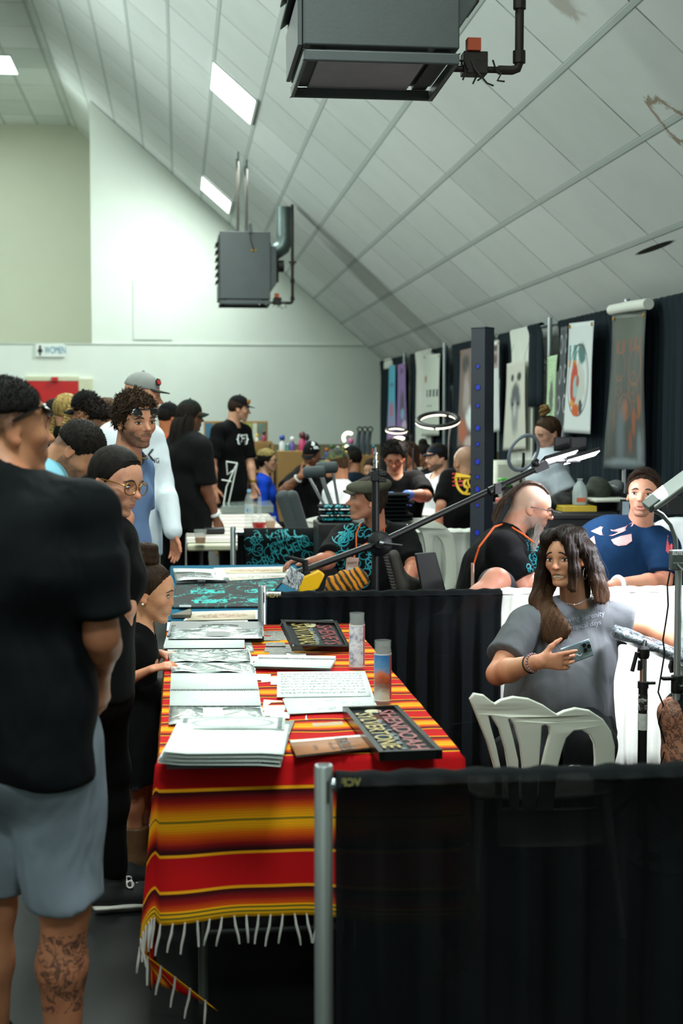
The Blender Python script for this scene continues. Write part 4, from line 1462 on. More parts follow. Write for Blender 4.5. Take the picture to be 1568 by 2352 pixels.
        for n in legn:
            a, e, w = J['hip' + n], J['kn' + n], J['an' + n]
            p = e + (w - e) * (to - 1) if to > 1 else a + (e - a) * to
            dr = (w - e) if to > 1 else (e - a)
            others = [q for q in legn if q != n]
            if abs(dr[2]) > .6 * np.linalg.norm(dr) and n == legn[-1]: o.cut(p, dr, .006)
        ph = np.random.default_rng(seed).uniform(0, 6, 4)
        if folds:
            o.fold(lambda P: folds * (.5 * np.sin(P[:, 2] * 22 + P[:, 0] * 13 + 2 * np.sin(P[:, 1] * 9 + ph[0]) + ph[1]) + .5 * np.sin(P[:, 0] * 30 + P[:, 1] * 26 + P[:, 2] * 8 + ph[2])))
        o.build(name, m, s.root, h)
        return s

    def shoe(s, n, m, sole=None, d=None, L=.158, name='shoe', h=.006, high=0.0):
        H = s.H; a = s.J['an' + n]; d = s.T0[1] if d is None else np.array(d, float); d = d / np.linalg.norm(d)
        sd = np.cross(d, (0, 0, 1)); sd /= np.linalg.norm(sd); u = np.cross(sd, d)
        L = L * H; fz = .045 * H
        o = Solid(); g = a - u * fz
        o.sweep(g - d * .035 * H + u * .028 * H, g + d * L * .38 + u * .024 * H, .024 * H, .029 * H, (.95, .75), sd, .02)
        o.sweep(g + d * L * .38 + u * .024 * H, g + d * L * .66 + u * .018 * H, .029 * H, .024 * H, (.75, .62), sd, .02)
        o.cap(a - d * .006 * H - u * .01 * H, a + u * (.01 + high) * H, .029 * H, .030 * H, .02)
        o.cut(g + u * .012, -u, .004)
        b_ = o.build(name, m, s.root, h)
        if sole:
            o = Solid()
            o.sweep(g - d * .035 * H + u * .01, g + d * L * .66 + u * .01, .029 * H, .031 * H, .30, sd, .01)
            o.cut(g + u * .017, u, .003); o.cut(g, -u, .003)
            so = o.build('sole', sole, b_, .005)
        return b_


def cap_hat(P, m, brim_m=None, yaw=0, flat=True, h=.006, crown=.20, name='cap', brim=True, tilt=0):
    """baseball cap on a head; yaw turns the brim"""
    f = P.hs; o = Solid(); Hd = P.Hd
    base = .17
    o.ell(P.hl(0, -.045, base), np.array((.355, .43, crown + .24)) * f, Hd, .02)
    nb = (np.array((0, -.14 + tilt, -1))) @ Hd
    o.cut(P.hl(0, 0, base - .015), nb, .008)
    b_ = o.build(name, m, P.root, h, {'head': (P.J['head'], Hd, f)})
    ya = math.radians(yaw); fd = np.array((math.sin(ya), math.cos(ya), 0)); sd = np.array((math.cos(ya), -math.sin(ya), 0))
    if brim:
        M_ = Mesh()
        def fn(u, v):
            a = (u - .5) * 2
            w = .31 * a; y = .36 * math.sqrt(max(0, 1 - .62 * a * a)) + v * .32 * math.sqrt(max(0, 1 - .88 * a * a)) * 1.0
            z = base - .01 - (0 if flat else .16) * a * a - .05 * v - .02 * tilt
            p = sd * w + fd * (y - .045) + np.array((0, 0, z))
            return Vector(P.hl(*p))
        M_.grid(fn, 16, 6)
        br = M_.build('brim', brim_m or m, b_, solid=.006)
    M_ = Mesh(); M_.ball(P.hl(0, -.045, base + crown + .24), .04 * f, 10, 6); M_.build('button', m, b_)
    return b_
# ================================================================ tables
TZ = .745
XA, XB_ = W(366, 1762, 3.66).x, W(1057, 1767, 3.66).x
steel = mat('steel_tube', '#6d7071', .4, .8)
plast = mat('table_plastic', '#b5b39a', .5)
plast2 = mat('table_plastic_white', '#c4c6be', .5)


def folding_table(x0, x1, y0, y1, label, top_m):
    t = thing('folding_table', label, 'table', ((x0 + x1) / 2, (y0 + y1) / 2, 0))
    m = Mesh(); m.box(((x0 + x1) / 2, (y0 + y1) / 2, TZ - .025), (x1 - x0, y1 - y0, .045)); m.build('tabletop', top_m, t, bevel=.012)
    for yy in (y0 + .25, y1 - .25):
        for xx in (x0 + .1, x1 - .1):
            m = Mesh(); m.tube([(xx, yy, TZ - .05), (xx, yy, .0)], .014, 10); m.build('leg', steel, t)
        m = Mesh(); m.tube([(x0 + .1, yy, .2), (x1 - .1, yy, .2)], .010, 8); m.build('crossbar', steel, t)
    return t


folding_table(XA + .012, XB_ - .012, 3.675, 6.06, 'long folding table hidden under the red and orange striped blanket', plast)

# striped blanket
b = MB('serape_weave', .9, 0, .15)
u_, s_, _z = b.xyz(b.co('UV'))
wob = b.noise(2.2, None, 2) - .5
PER = .262
tt = ((s_ + wob * .004) / PER + .66).frac()
stops = [(0, '#b10d10'), (.30, '#a80b12'), (.318, '#a80b12'), (.322, '#e39a15'), (.345, '#e39a15'), (.35, '#2a080d'), (.385, '#3a0a10'), (.43, '#7d0f12'), (.48, '#b83a0c'), (.535, '#d9620a'), (.60, '#eaa00e'), (.655, '#eda30f'), (.66, '#585a1a'), (.672, '#585a1a'), (.677, '#eda30f'), (.74, '#e08a0c'), (.80, '#c84c0b'), (.86, '#8f1511'), (.925, '#4a0b12'), (.96, '#26070c'), (.965, '#e39a15'), (.99, '#e39a15'), (.994, '#b10d10')]
c = b.ramp(tt, stops)
# narrow pin stripes woven into the gradient bands
pin = (s_ * 900.0).sin().step(.2, .9) * tt.gt(.40) * tt.lt(.92) * .22
c = b.mix(pin, c, '#7a1410')
edge = s_.lt(.034)
c2 = b.ramp(s_ / .034, [(0, '#e0a012'), (.35, '#e0a012'), (.40, '#4e5016'), (.50, '#4e5016'), (.55, '#e0a012'), (.70, '#e0a012'), (.74, '#4e5016'), (.84, '#4e5016'), (.88, '#e8a010')])
c = b.mix(edge, c, c2)
b.color(c); wv = (s_ * 2600.0).sin(); b.bump(wv + b.noise(500, None, 2), .2, .002)
serape = b.m
DF, DS = .425, .62          # overhang at the front and at the sides
yf, yb = 3.66, 6.075
LN = yb - yf


def cloth_pt(a, s):
    """a: metres across from the left table edge (negative: hanging side), s: metres from the front table edge (negative: hanging front)"""
    wA = XB_ - XA
    wig = .010 * math.sin(s * 9 + 1) + .006 * math.sin(s * 23)
    du = max(0, -a) if a < 0 else max(0, a - wA); ds = max(0, -s)
    r = .012
    sgn = -1 if a < 0 else 1
    ex = XA if a < 0 else XB_
    if du == 0 and ds == 0:
        return Vector((XA + a, yf + s, TZ + .004 + .0015 * math.sin(a * 31) * math.sin(s * 17)))
    if du == 0:
        wg = .014 * math.sin(a * 11 + .6) + .006 * math.sin(a * 27)
        k = min(1, ds / .08)
        lift = .016 * math.sin((a / wA) * 5.1 + .2) * (ds / DF) ** 2
        return Vector((XA + a, yf - .012 * k - (.015 + wg * (ds / DF)) * k - .03 * ds, TZ + .004 - max(0, ds - r * .4) * 1.0 + lift))
    if ds == 0:
        k = min(1, du / .08)
        return Vector((ex + sgn * (.008 + .02 * du + .6 * wig * du / DS) * k, yf + s, TZ + .004 - max(0, du - r * .4)))
    rr = math.hypot(du, ds); ph = math.atan2(ds, du)       # the corner hangs as a fold
    k = min(1, rr / .10)
    cr = min(1, ph / .5)
    o_x = (.008 + (.02 + .065 * cr) * min(rr, .55)) - max(0, rr - .55) * 1.0 * cr
    out = Vector((sgn * o_x * (1 - .75 * max(0, ph - 1.0) / .57), -(.008 + .03 * rr) * math.sin(ph) + max(0, rr - .5) * .25, 0))
    sag = .94 + .03 * math.cos(4 * ph)
    return Vector((ex, yf, TZ + .004)) + out + Vector((0, 0, -max(0, rr - r * .4) * sag))


m = Mesh()
na = [-DS + .02 * i for i in range(int(DS / .02) + 1)] + list(np.linspace(0, XB_ - XA, 36))[1:] + [XB_ - XA + .02 * (i + 1) for i in range(int(DS / .02))]
ns = [-DF + .0138 * i for i in range(31)] + list(np.linspace(0, LN, 80))[1:]
pts = [cloth_pt(a, s) for s in ns for a in na]
uv = [(a, s + DF) for s in ns for a in na]
n = len(na)
fs = [(j * n + i, j * n + i + 1, (j + 1) * n + i + 1, (j + 1) * n + i) for j in range(len(ns) - 1) for i in range(n - 1)]
m.add(pts, fs)
sp = m.build('striped_blanket', serape, None, solid=.003, uvs=uv, angle=80)
tag(sp, 'red, orange and yellow striped woven blanket covering the near table', 'blanket')
frg = mat('fringe_yarn', '#b9b6b4', .9)
rngf = random.Random(9)
for i, a in enumerate(list(np.linspace(-DS + .04, -.03, 12)) + list(np.linspace(.0, .50, 17))):
    p = cloth_pt(a, -DF); L = rngf.uniform(.062, .08)
    dx = rngf.uniform(-.012, .012)
    m = Mesh(); m.tube([p + Vector((0, -.003, .004)), p + Vector((dx * .3, -.004, -L * .3)), p + Vector((dx, -.002 + rngf.uniform(-.006, .006), -L * .7)), p + Vector((dx * 1.3, 0, -L))], [.0022, .0036, .0033, .0024], 7)
    m.build('tassel', frg, sp)

# second and third tables
X2 = XA - .0
folding_table(X2, X2 + .74, 6.26, 8.64, 'folding table under the blue cloth beyond the striped table', plast2)
bluc = cloth_mat('blue_table_cloth', '#0f5673')


def table_cover(name, x0, x1, y0, y1, dl, df, dr, m_, label, cat, uvd=True, z=TZ, wob=.008):
    m = Mesh(); r = .006
    xs = [x0 - r - .0 - .0] if dl else []
    na = ([-dl, -dl * .5, -.02] if dl else []) + list(np.linspace(0, x1 - x0, 14)) + ([x1 - x0 + .02, x1 - x0 + dr] if dr else [])
    ns = ([-df, -df * .5, -.02] if df else []) + list(np.linspace(0, y1 - y0, 24))
    def pt(a, s):
        x = min(max(a, 0), x1 - x0); du = abs(a - x); ds = max(0, -s); sx = -1 if a < 0 else 1
        px = x0 + x + (sx * (r + wob * math.sin(s * 9) * du * 3) if du else 0); py = y0 + max(s, 0) - ((r + wob * math.sin(a * 11) * ds * 3) if ds else 0)
        return Vector((px, py, z + .004 - math.hypot(du, ds) + (.0 if not (du or ds) else .006)))
    P_ = [pt(a, s) for s in ns for a in na]; n = len(na)
    m.add(P_, [(j * n + i, j * n + i + 1, (j + 1) * n + i + 1, (j + 1) * n + i) for j in range(len(ns) - 1) for i in range(n - 1)])
    o = m.build(name, m_, None, solid=.003, uvs=[(a, s) for s in ns for a in na], angle=60)
    return tag(o, label, cat)


table_cover('tablecloth', X2, X2 + .74, 6.25, 8.65, .30, .5, .3, bluc, 'plain blue tablecloth under the prints and the black printed shirt', 'tablecloth')
X3 = W(430, 1256, 10.2).x
folding_table(X3, X3 + .78, 10.2, 12.6, 'cream plastic folding table with striped cloth and beer cups', plast)
folding_table(X3, X3 + .78, 12.66, 14.0, 'farther folding table continuing the cream one towards the standing men', plast)
b = MB('pale_serape', .9); u_, s_, _ = b.xyz(b.co('UV')); b.color(b.ramp((s_ / .42).frac(), [(0, '#c9c8bf'), (.20, '#cfcec6'), (.22, '#7c2a30'), (.30, '#8a3038'), (.32, '#d0cfc7'), (.40, '#d0cfc7'), (.42, '#20382e'), (.48, '#1d332b'), (.5, '#c4c3ba'), (.62, '#c9c8bf'), (.65, '#a05a58'), (.70, '#c9a39e'), (.74, '#2d2a2a'), (.8, '#282626'), (.82, '#d5d4cc')], 'LINEAR'))
table_cover('striped_cloth', X3, X3 + .78, 10.34, 14.0, .42, 0, .0, b.m, 'white cloth with red, green and black stripes on the far tables', 'tablecloth')


# ---------------------------------------------------------------- things lying on tables
def slab(name, corners, z, th, m_, label, cat, group=None, bevel=.0, parent=None, smooth=False):
    """a flat thing: photo corners (near-left, near-right, far-right, far-left) on the level z"""
    P_ = [G(px, py, z) for px, py in corners]
    c = sum(P_, Vector()) / 4
    m = Mesh(); m.prism([(p.x, p.y, z) for p in P_], (0, 0, th))
    o = m.build(name, m_, parent, smooth=smooth, bevel=bevel)
    if label: tag(o, label, cat, group)
    o['quad'] = 0
    del o['quad']
    return o


def quad_uv(name, corners, z, m_, parent, lift=.0012, nu=1, nv=1, fn=None):
    P_ = [G(px, py, z) for px, py in corners]
    m = Mesh()
    def f(u, v_):
        p = (P_[0] * (1 - u) + P_[1] * u) * (1 - v_) + (P_[3] * (1 - u) + P_[2] * u) * v_
        return Vector((p.x, p.y, z + lift + (fn(u, v_) if fn else 0)))
    m.grid(f, nu, nv)
    return m.build(name, m_, parent, solid=.0008, uvs=[(i / nu, j / nv) for j in range(nv + 1) for i in range(nu + 1)], angle=60)


def zx(x, y): return (340 + x / 2.119, 1380 + y / 2.119)
def Q(*p): return [zx(*q) for q in p]


paper = mat('sketch_paper', '#d3dad9', .8, var=.03)
pagem = mat('page_edges', '#c3cac8', .8)
sil = MB('plastic_sleeve', .16, 0, .6); n_ = sil.noise(7, None, 3, .6, 1.0); sil.color(sil.ramp(n_, [(.3, '#7f8a8a'), (.6, '#b3bdbb'), (.8, '#d5dcda')])); sil.bump(n_, .8, .03); sil.b.inputs['Coat Weight'].default_value = .6


def sketch(name, seed, dens=.5, col='#5c6468', sc=9.0, text=False):
    b = MB(name, .8, 0, .2); u, v_, _ = b.xyz(b.co('UV'))
    if text:
        n = b.noise(1.0, b.vec(u * 46.0, v_ * 30.0, seed), 3, .8)
        rows = ((v_ * 60.0).sin()).step(-.6, .2)
        k = n.step(.46, .53) * rows * u.gt(.04) * u.lt(.95) * v_.gt(.05) * v_.lt(.93)
    else:
        n = b.noise(1.0, b.vec(u * sc, v_ * sc * .8, seed), 4, .6, 1.5)
        k = (n - .5).abs().step(.035, .005) * ((((u - .5) / .42).sq() + ((v_ - .5) / .42).sq()).sqrt().step(1.05, .7))
    b.color(b.mix(k * dens, '#d3dad9', col)); return b.m


binding = mat('spiral_wire', '#22262a', .4, .5)


def spiral(parent, a, b_, z, n=46, r=.003):
    p0, p1 = G(*a, z), G(*b_, z); m = Mesh(); pts = []
    for i in range(n * 6 + 1):
        t = i / (n * 6); c = p0 * (1 - t) + p1 * t; an = i / 6 * 6.283
        pts.append(Vector((c.x, c.y + r * math.cos(an), z + r * .6 + r * math.sin(an))))
    m.tube(pts, .0011, 4); return m.build('spiral', binding, parent)


blackp = mat('black_board', '#14161a', .45)
# portfolio of sleeves, far end
o = slab('portfolio', Q((92, 197), (563, 200), (560, 126), (112, 124)), TZ + .005, .022, blackp, 'black portfolio of glossy sleeved drawings at the far end of the striped table', 'portfolio', 'drawing books on the striped table')
quad_uv('sleeve_page', Q((98, 186), (556, 184), (552, 118), (116, 118)), TZ + .027, sil.m, o, .001, 20, 8, lambda u, v_: .004 * math.sin(u * 9) * math.sin(v_ * 5))
# white sketchbook beyond the girl's hands
o = slab('sketchbook', Q((75, 242), (470, 240), (468, 182), (90, 190)), TZ + .005, .016, pagem, 'closed white spiral sketchbook beside the girl\'s far hand', 'sketchbook', 'drawing books on the striped table')
quad_uv('top_page', Q((76, 232), (470, 230), (468, 174), (90, 182)), TZ + .021, sketch('sketch_a', 3.0, .25), o)
spiral(o, zx(80, 240), zx(470, 238), TZ + .012)
m = slab('photo_sleeve', Q((478, 255), (516, 252), (498, 200), (470, 200)), TZ + .005, .006, sil.m, 'glossy sleeve sticking out right of the closed white sketchbook', 'plastic sleeve')
# sleeved portfolio under the girl's hands
o = slab('portfolio', Q((112, 352), (524, 352), (490, 250), (94, 250)), TZ + .005, .012, pagem, 'open portfolio of clear wrinkled sleeves under the girl\'s hands', 'portfolio', 'drawing books on the striped table')
quad_uv('sleeve_page', Q((114, 350), (522, 350), (505, 308), (106, 308)), TZ + .017, sil.m, o, .002, 20, 6, lambda u, v_: .004 * math.sin(u * 12 + v_ * 4))
quad_uv('sleeve_page', Q((106, 302), (498, 302), (488, 246), (94, 246)), TZ + .017, sil.m, o, .002, 20, 6, lambda u, v_: .006 * math.sin(u * 8 + v_ * 6) ** 2)
# open spiral sketchbook
o = slab('sketchbook', Q((105, 520), (549, 520), (524, 356), (112, 360)), TZ + .005, .010, pagem, 'open spiral sketchbook with faint pencil drawings in the middle of the left row', 'sketchbook', 'drawing books on the striped table')
quad_uv('page', Q((106, 512), (548, 512), (536, 440), (110, 442)), TZ + .015, sketch('sketch_b', 7.0, .4), o)
quad_uv('page', Q((110, 434), (534, 432), (524, 352), (114, 356)), TZ + .015, sketch('sketch_c', 11.0, .3), o)
spiral(o, zx(110, 438), zx(536, 436), TZ + .015); spiral(o, zx(106, 520), zx(548, 518), TZ + .012, 60, .003)
# near sleeve page
o = slab('portfolio', Q((100, 606), (574, 590), (550, 524), (104, 524)), TZ + .005, .008, pagem, 'shiny sleeved page between the sketchbook and the thick near binder', 'portfolio', 'drawing books on the striped table')
quad_uv('sleeve_page', Q((100, 604), (572, 588), (550, 522), (104, 522)), TZ + .013, sil.m, o, .001, 20, 6, lambda u, v_: .003 * math.sin(u * 10))
# thick near binder
o = slab('binder', Q((92, 820), (634, 808), (712, 600), (150, 612)), TZ + .005, .010, blackp, 'thick open binder of white drawing pages on the near table edge', 'binder', 'drawing books on the striped table')
rngb = random.Random(2)
for k in range(7):
    j = rngb.uniform(-4, 4); z = TZ + .015 + .0042 * k
    c = Q((42 + 5 * k + j, 800 - 7.0 * k), (640 + 3 * k + j, 800 - 8 * k - (12 if k % 2 else 0)), (686 + j, 640 - 6 * k), (140 + j, 650 - 6 * k))
    quad_uv('page', c, z, paper if k < 6 else sketch('sketch_d', 15.0, .3, sc=5.0), o, .0, 16, 4, lambda u, v_: .006 * max(0, 1 - u * 5) - .004 * max(0, u * 6 - 5) + .001 * k)
b = MB('framed_sketch', .7); u, v_, _ = b.xyz(b.co('UV')); dd = ((u - .5).abs() / .5).max((v_ - .5).abs() / .5); n = b.noise(1.0, b.vec(u * 8.0, v_ * 5.0, 2.0), 4, .6, 1.0); el = (((u - .5) / .38).sq() + ((v_ - .5) / .36).sq()).sqrt(); k = ((el - 1).abs().step(.10, .03) * .6).max((n - .5).abs().step(.04, .01) * el.lt(1) * .5).max(dd.step(.84, .88) * dd.lt(.95) * .8); b.color(b.mix(k, '#c2cbc8', '#4f585a'))
quad_uv('sleeve_page', Q((150, 640), (662, 640), (668, 578), (160, 582)), TZ + .040, b.m, o, .006, 10, 3, lambda u, v_: .004 * math.sin(u * 3))
# right-hand spiral pad
o = slab('notepad', Q((512, 330), (888, 340), (914, 290), (535, 282)), TZ + .005, .016, pagem, 'white spiral notepad below the leaning black framed picture', 'notepad')
quad_uv('top_page', Q((512, 320), (886, 330), (912, 284), (538, 277)), TZ + .021, paper, o); spiral(o, zx(540, 284), zx(910, 290), TZ + .020, 46, .004)
# printed spread
o = slab('flash_booklet', Q((682, 556), (1118, 536), (1056, 350), (628, 354)), TZ + .005, .006, pagem, 'open booklet with a page full of small ink drawings, in front of the candles', 'booklet')
quad_uv('page', Q((626, 474), (1084, 468), (1056, 347), (628, 351)), TZ + .011, sketch('flash_print', 5.0, .75, '#3e4446', text=True), o, .003, 8, 4, lambda u, v_: .004 * math.sin(v_ * 3))
quad_uv('page', Q((682, 554), (1116, 534), (1085, 470), (654, 480)), TZ + .011, sketch('sketch_e', 21.0, .45, '#303638', sc=4.0), o, .002)
# brown booklet
krf = mat('kraft_cover', '#9a6541', .7, vs=20)
o = slab('kraft_booklet', Q((722, 762), (1132, 716), (1092, 664), (690, 697)), TZ + .008, .010, pagem, 'brown kraft booklet lying across the black picture near the table front', 'booklet')
quad_uv('cover', Q((721, 755), (1130, 710), (1092, 658), (690, 692)), TZ + .018, krf, o, .001)
A0, A1, A2, A3 = [G(*zx(*p), TZ + .021) for p in ((721, 755), (1130, 710), (1092, 658), (690, 692))]
rgt = (A1 - A0).normalized(); upv = (A3 - A0).normalized()
cc = (A0 + A1 + A2 + A3) / 4
decal('lettering', text_mesh('FABLES', .05, sx=.9, bold=.001), cc + rgt * .025 + upv * .005, upv * -1, rgt, mat('brown_ink', '#3a2318'), o, None, .001)
decal('ornament', strokes_mesh([[(.055 * math.cos(a), .030 * math.sin(a)) for a in np.linspace(.6, 2.5, 12)], [(.055 * math.cos(a), .030 * math.sin(a)) for a in np.linspace(3.7, 5.7, 12)]], .002), cc + rgt * .025, rgt, upv, mat('brown_ink', '#3a2318'), o, None, .001)
decal('lettering', text_mesh('tattoo', .022), cc - rgt * .055, upv * -1, rgt, mat('brown_ink', '#3a2318'), o, None, .001)
decal('lettering', text_mesh('the book of', .018), cc - rgt * .010, upv * -1, rgt, mat('brown_ink', '#3a2318'), o, None, .001)

goldi = mat('gold_letters', '#8f7a32', .5); redi = mat('dark_red_letters', '#7c2a30', .5)
frame_b = mat('frame_black', '#0f0f10', .3, coat=.3)
pic = MB('picture_ground', .15, 0, .5); pic.color(pic.ramp(pic.noise(3), [(.3, '#17191b'), (.7, '#34383a')])); pic.b.inputs['Coat Weight'].default_value = .5


def bar_letters(txt, w, h):
    return text_mesh(txt, h * 1.35, bold=.0012, sx=w / (h * 1.35 * .62 * max(1, len(txt))))


def picture(name, c, rg_, up_, w, h, label, words):
    """framed picture: centre, right and up directions in its plane"""
    c, rg_, up_ = Vector(c), Vector(rg_).normalized(), Vector(up_).normalized(); up_ = (up_ - rg_ * up_.dot(rg_)).normalized(); nn = rg_.cross(up_)
    if nn.z < 0: rg_ = -rg_; nn = -nn
    t = thing(name, label, 'framed picture', c, 'black framed pictures on the striped table')
    R = Matrix((rg_, up_, nn)).transposed()
    m = Mesh(); m.box(c - nn * .009, (w * .96, h * .96, .014), R); m.build('picture', pic.m, t, smooth=False)
    m = Mesh()
    fwd_ = .014
    for s in (-1, 1):
        m.box(c + rg_ * s * (w / 2 - fwd_ / 2) - nn * .004, (fwd_, h, .024), R); m.box(c + up_ * s * (h / 2 - fwd_ / 2) - nn * .004, (w, fwd_, .024), R)
    m.build('frame', frame_b, t, smooth=False, bevel=.002)
    for txt, y, col, hh in words: decal('lettering', bar_letters(txt, w * .80, h * hh), c + up_ * h * y, rg_, up_, col, t, None, .0015)
    M_ = Mesh(); M_.lathe(c - rg_ * w * .42 , [(.024, -.001), (.024, .001), (.012, .0015)], 24, nn); M_.build('emblem', mat('pale_emblem', '#a7a07c'), t)
    M_ = Mesh(); rr = random.Random(3)
    for k in range(16): M_.ball(c + rg_ * (rr.uniform(-.4, .4) * w) + up_ * (-.02 + rr.uniform(-.03, .03)) * h + nn * .0, (.009, .009, .002), 8, 5, rot=R)
    M_.build('crowd_drawing', mat('grey_figures', '#565c5e'), t)
    return t


p = [G(*zx(*q), TZ + .02) for q in ((1122, 768), (1432, 758), (1215, 532), (945, 542))]
cc = sum(p, Vector()) / 4
ax1 = (p[2] - p[1]); ax2 = (p[1] - p[0])
picture('framed_picture', cc + Vector((0, 0, .009)), p[3] - p[0], (p[1] - p[0]) * 1.0 if False else -(p[0] - p[1]), (p[3] - p[0]).length, (p[1] - p[0]).length, 'black framed picture lying flat on the striped blanket by the near candle', [('SYLVERTONE', -.22, goldi, .30), ('SHENDOAH', .20, redi, .30)])
# leaning picture: lower edge on the table, tipped back against the drape
b0 = G(*zx(742, 268), TZ + .012); b1 = W(*zx(952, 196), b0.y + .14)
t0_ = W(*zx(680, 138), b0.y + .15); t1_ = W(*zx(872, 64), b0.y + .29)
cc = (b0 + b1 + t0_ + t1_) / 4
picture('framed_picture', cc, b1 - b0 if False else (t0_ - b0), (b1 - b0), (t0_ - b0).length, (b1 - b0).length, 'black framed picture with gold and red letters tilted up at the far table end', [('SANTANAS', -.20, goldi, .34), ('SHENEYS', .22, redi, .30)])
m = Mesh(); m.box((cc.x + .05, cc.y + .12, TZ + .055), (.07, .06, .095)); tag(m.build('picture_stand', blackp, None, smooth=False, bevel=.004), 'small black block propping the tilted framed picture from behind', 'stand')

# candles
gl = mat('candle_glass', '#c9d0cf', .08, alpha=.14, coat=.4); wax = mat('red_wax', '#8f1c1a', .4)


def candle(bx, by, ty, w_px, label, seed):
    base = G(bx, by, TZ + .005); Y = base.y; h = W(bx, ty, Y).z - base.z; r = w_px * .5 * mpp(Y)
    t = thing('prayer_candle', label, 'candle', base, 'tall glass candles on the striped table')
    m = Mesh(); m.lathe(base, [(r * .93, 0), (r, .006), (r, h * .86), (r * .92, h * .89), (r * .92, h * .90), (r * .98, h * .91), (r * .98, h), (r * .88, h), (r * .86, h * .90), (r * .90, h * .84), (r * .9, .012)], 32); m.build('glass', gl, t)
    m = Mesh(); m.lathe(base + Vector((0, 0, .011)), [(r * .88, 0), (r * .88, h * .70), (r * .3, h * .71)], 28); m.build('wax', wax, t)
    b = MB('candle_label_%d' % seed, .4); u, v_, _ = b.xyz(b.co('UV'))
    if seed == 1:
        k = b.noise(1.0, b.vec(u * 4.0, v_ * 5.0, 3.0), 3, .6, .6); c = b.ramp(k, [(.3, '#5f566c'), (.45, '#bdb7c6'), (.6, '#d7d4d6'), (.75, '#9a7f92')])
    else:
        k = b.noise(1.0, b.vec(u * 3.0, v_ * 5.0, 9.0), 3, .6, .5); c = b.ramp(v_ + (k - .5) * .35, [(.1, '#b9b3a8'), (.30, '#7d5a4c'), (.42, '#8a3a24'), (.55, '#c4663a'), (.66, '#5b87b0'), (.95, '#2f6da8')])
    c = b.mix((u - .80).abs().step(.07, .06) * .9, c, '#a3242a')
    fr_ = ((u - .5).abs().gt(.47)).max((v_ - .5).abs().gt(.475)); c = b.mix(fr_ * .8, c, '#d9d6cf'); b.color(c)
    m = Mesh(); z0, z1 = h * .06, h * .80
    m.grid(lambda u, v_: base + Vector((math.sin((u - .5) * 4.2 - .2) * (r + .0008), -math.cos((u - .5) * 4.2 - .2) * (r + .0008), z0 + (z1 - z0) * v_)), 24, 4)
    m.build('label', b.m, t, uvs=[(i / 24, j / 4) for j in range(5) for i in range(25)])
    return t


candle(*zx(1016, 334), zx(0, 58)[1], 36, 'tall glass candle with pale picture label, the farther one by the drape', 1)
candle(*zx(1141, 500), zx(0, 192)[1], 40, 'tall red glass candle with blue and orange picture label, the nearer one', 2)

# cards
card = mat('card_white', '#d6d3c8', .7, var=.05); cardb = mat('card_black', '#15130f', .5)
cg = MB('card_black_gold', .5); u, v_, _ = cg.xyz(cg.co()); k = cg.noise(60, None, 2).step(.55, .6); cg.color(cg.mix(k * .8, '#14120e', '#7d6a28'))
rngc = random.Random(8)
lab_w = 'small cream business card loose among the papers on the striped table'
lab_b = 'small black and gold card among those below the far drape post'
for i, (x, y) in enumerate(((605, 500), (606, 527), (612, 522), (610, 548), (640, 556), (810, 570), (545, 372), (595, 382), (640, 396), (520, 283), (590, 278), (660, 285), (712, 268))):
    w_, h_ = rngc.uniform(44, 54), rngc.uniform(11, 15); sk_ = rngc.uniform(-10, 10)
    slab('business_card', Q((x - w_, y + h_ + sk_ * .4), (x + w_, y + h_ - sk_ * .4), (x + w_ * .92 + 8, y - h_ - sk_ * .4), (x - w_ * .92, y - h_ + sk_ * .4)), TZ + .0052 + .0012 * (i % 5), .0009, card, lab_w, 'card', 'cream cards on the striped table')
for i, (x, y) in enumerate(((612, 158), (640, 180), (600, 184), (620, 212), (650, 222), (612, 238), (660, 244), (630, 256))):
    w_, h_ = rngc.uniform(40, 50), rngc.uniform(9, 12)
    slab('business_card', Q((x - w_, y + h_), (x + w_, y + h_), (x + w_ * .9, y - h_), (x - w_ * .9, y - h_)), TZ + .0052 + .0012 * (i % 4), .0009, cg.m, lab_b, 'card', 'black cards on the striped table')
slab('painted_card', Q((806, 614), (952, 604), (944, 588), (796, 597)), TZ + .005, .001, mat('painted_card', '#a48a66', .6, var=.4, vs=60), 'single brown painted card lying between the booklet and the near framed picture', 'card')

# ---------------------------------------------------------------- second table
def zy(x, y): return (380 + x / 4.126, 1280 + y / 4.126)
def Q2(*p): return [zy(*q) for q in p]


b = MB('black_print_cloth', .85); x, y, z = b.xyz(b.co())
n = b.noise(1.0, b.vec(x * 7.0, y * 3.4, 1.0), 3, .6, 1.6); k = (n - .5).abs().step(.026, .006) * b.noise(2.0).step(.42, .6)
bar = (((y * 15.0).sin()).gt(.2)) * (b.noise(1.0, b.vec(x * 30.0, y * 9.0, 4.0), 2).step(.42, .55)) * (x.gt(.05) * x.lt(.22) + x.gt(.32)) * y.gt(6.75) * y.lt(7.3)
b.color(b.mix((k.max(bar)).min(1.0) * .9, '#0e1113', '#1fb9b4'))
o = slab('printed_shirt', Q2((60, 490), (885, 482), (1130, 222), (100, 262)), TZ + .006, .010, b.m, 'black shirt with turquoise print spread flat on the blue cloth', 'shirt', bevel=.004)
slab('ruler', Q2((130, 478), (243, 478), (243, 460), (130, 460)), TZ + .017, .004, mat('grey_metal_strip', '#5a6264', .4, .5), 'short grey metal strip lying on the black printed shirt', 'strip')
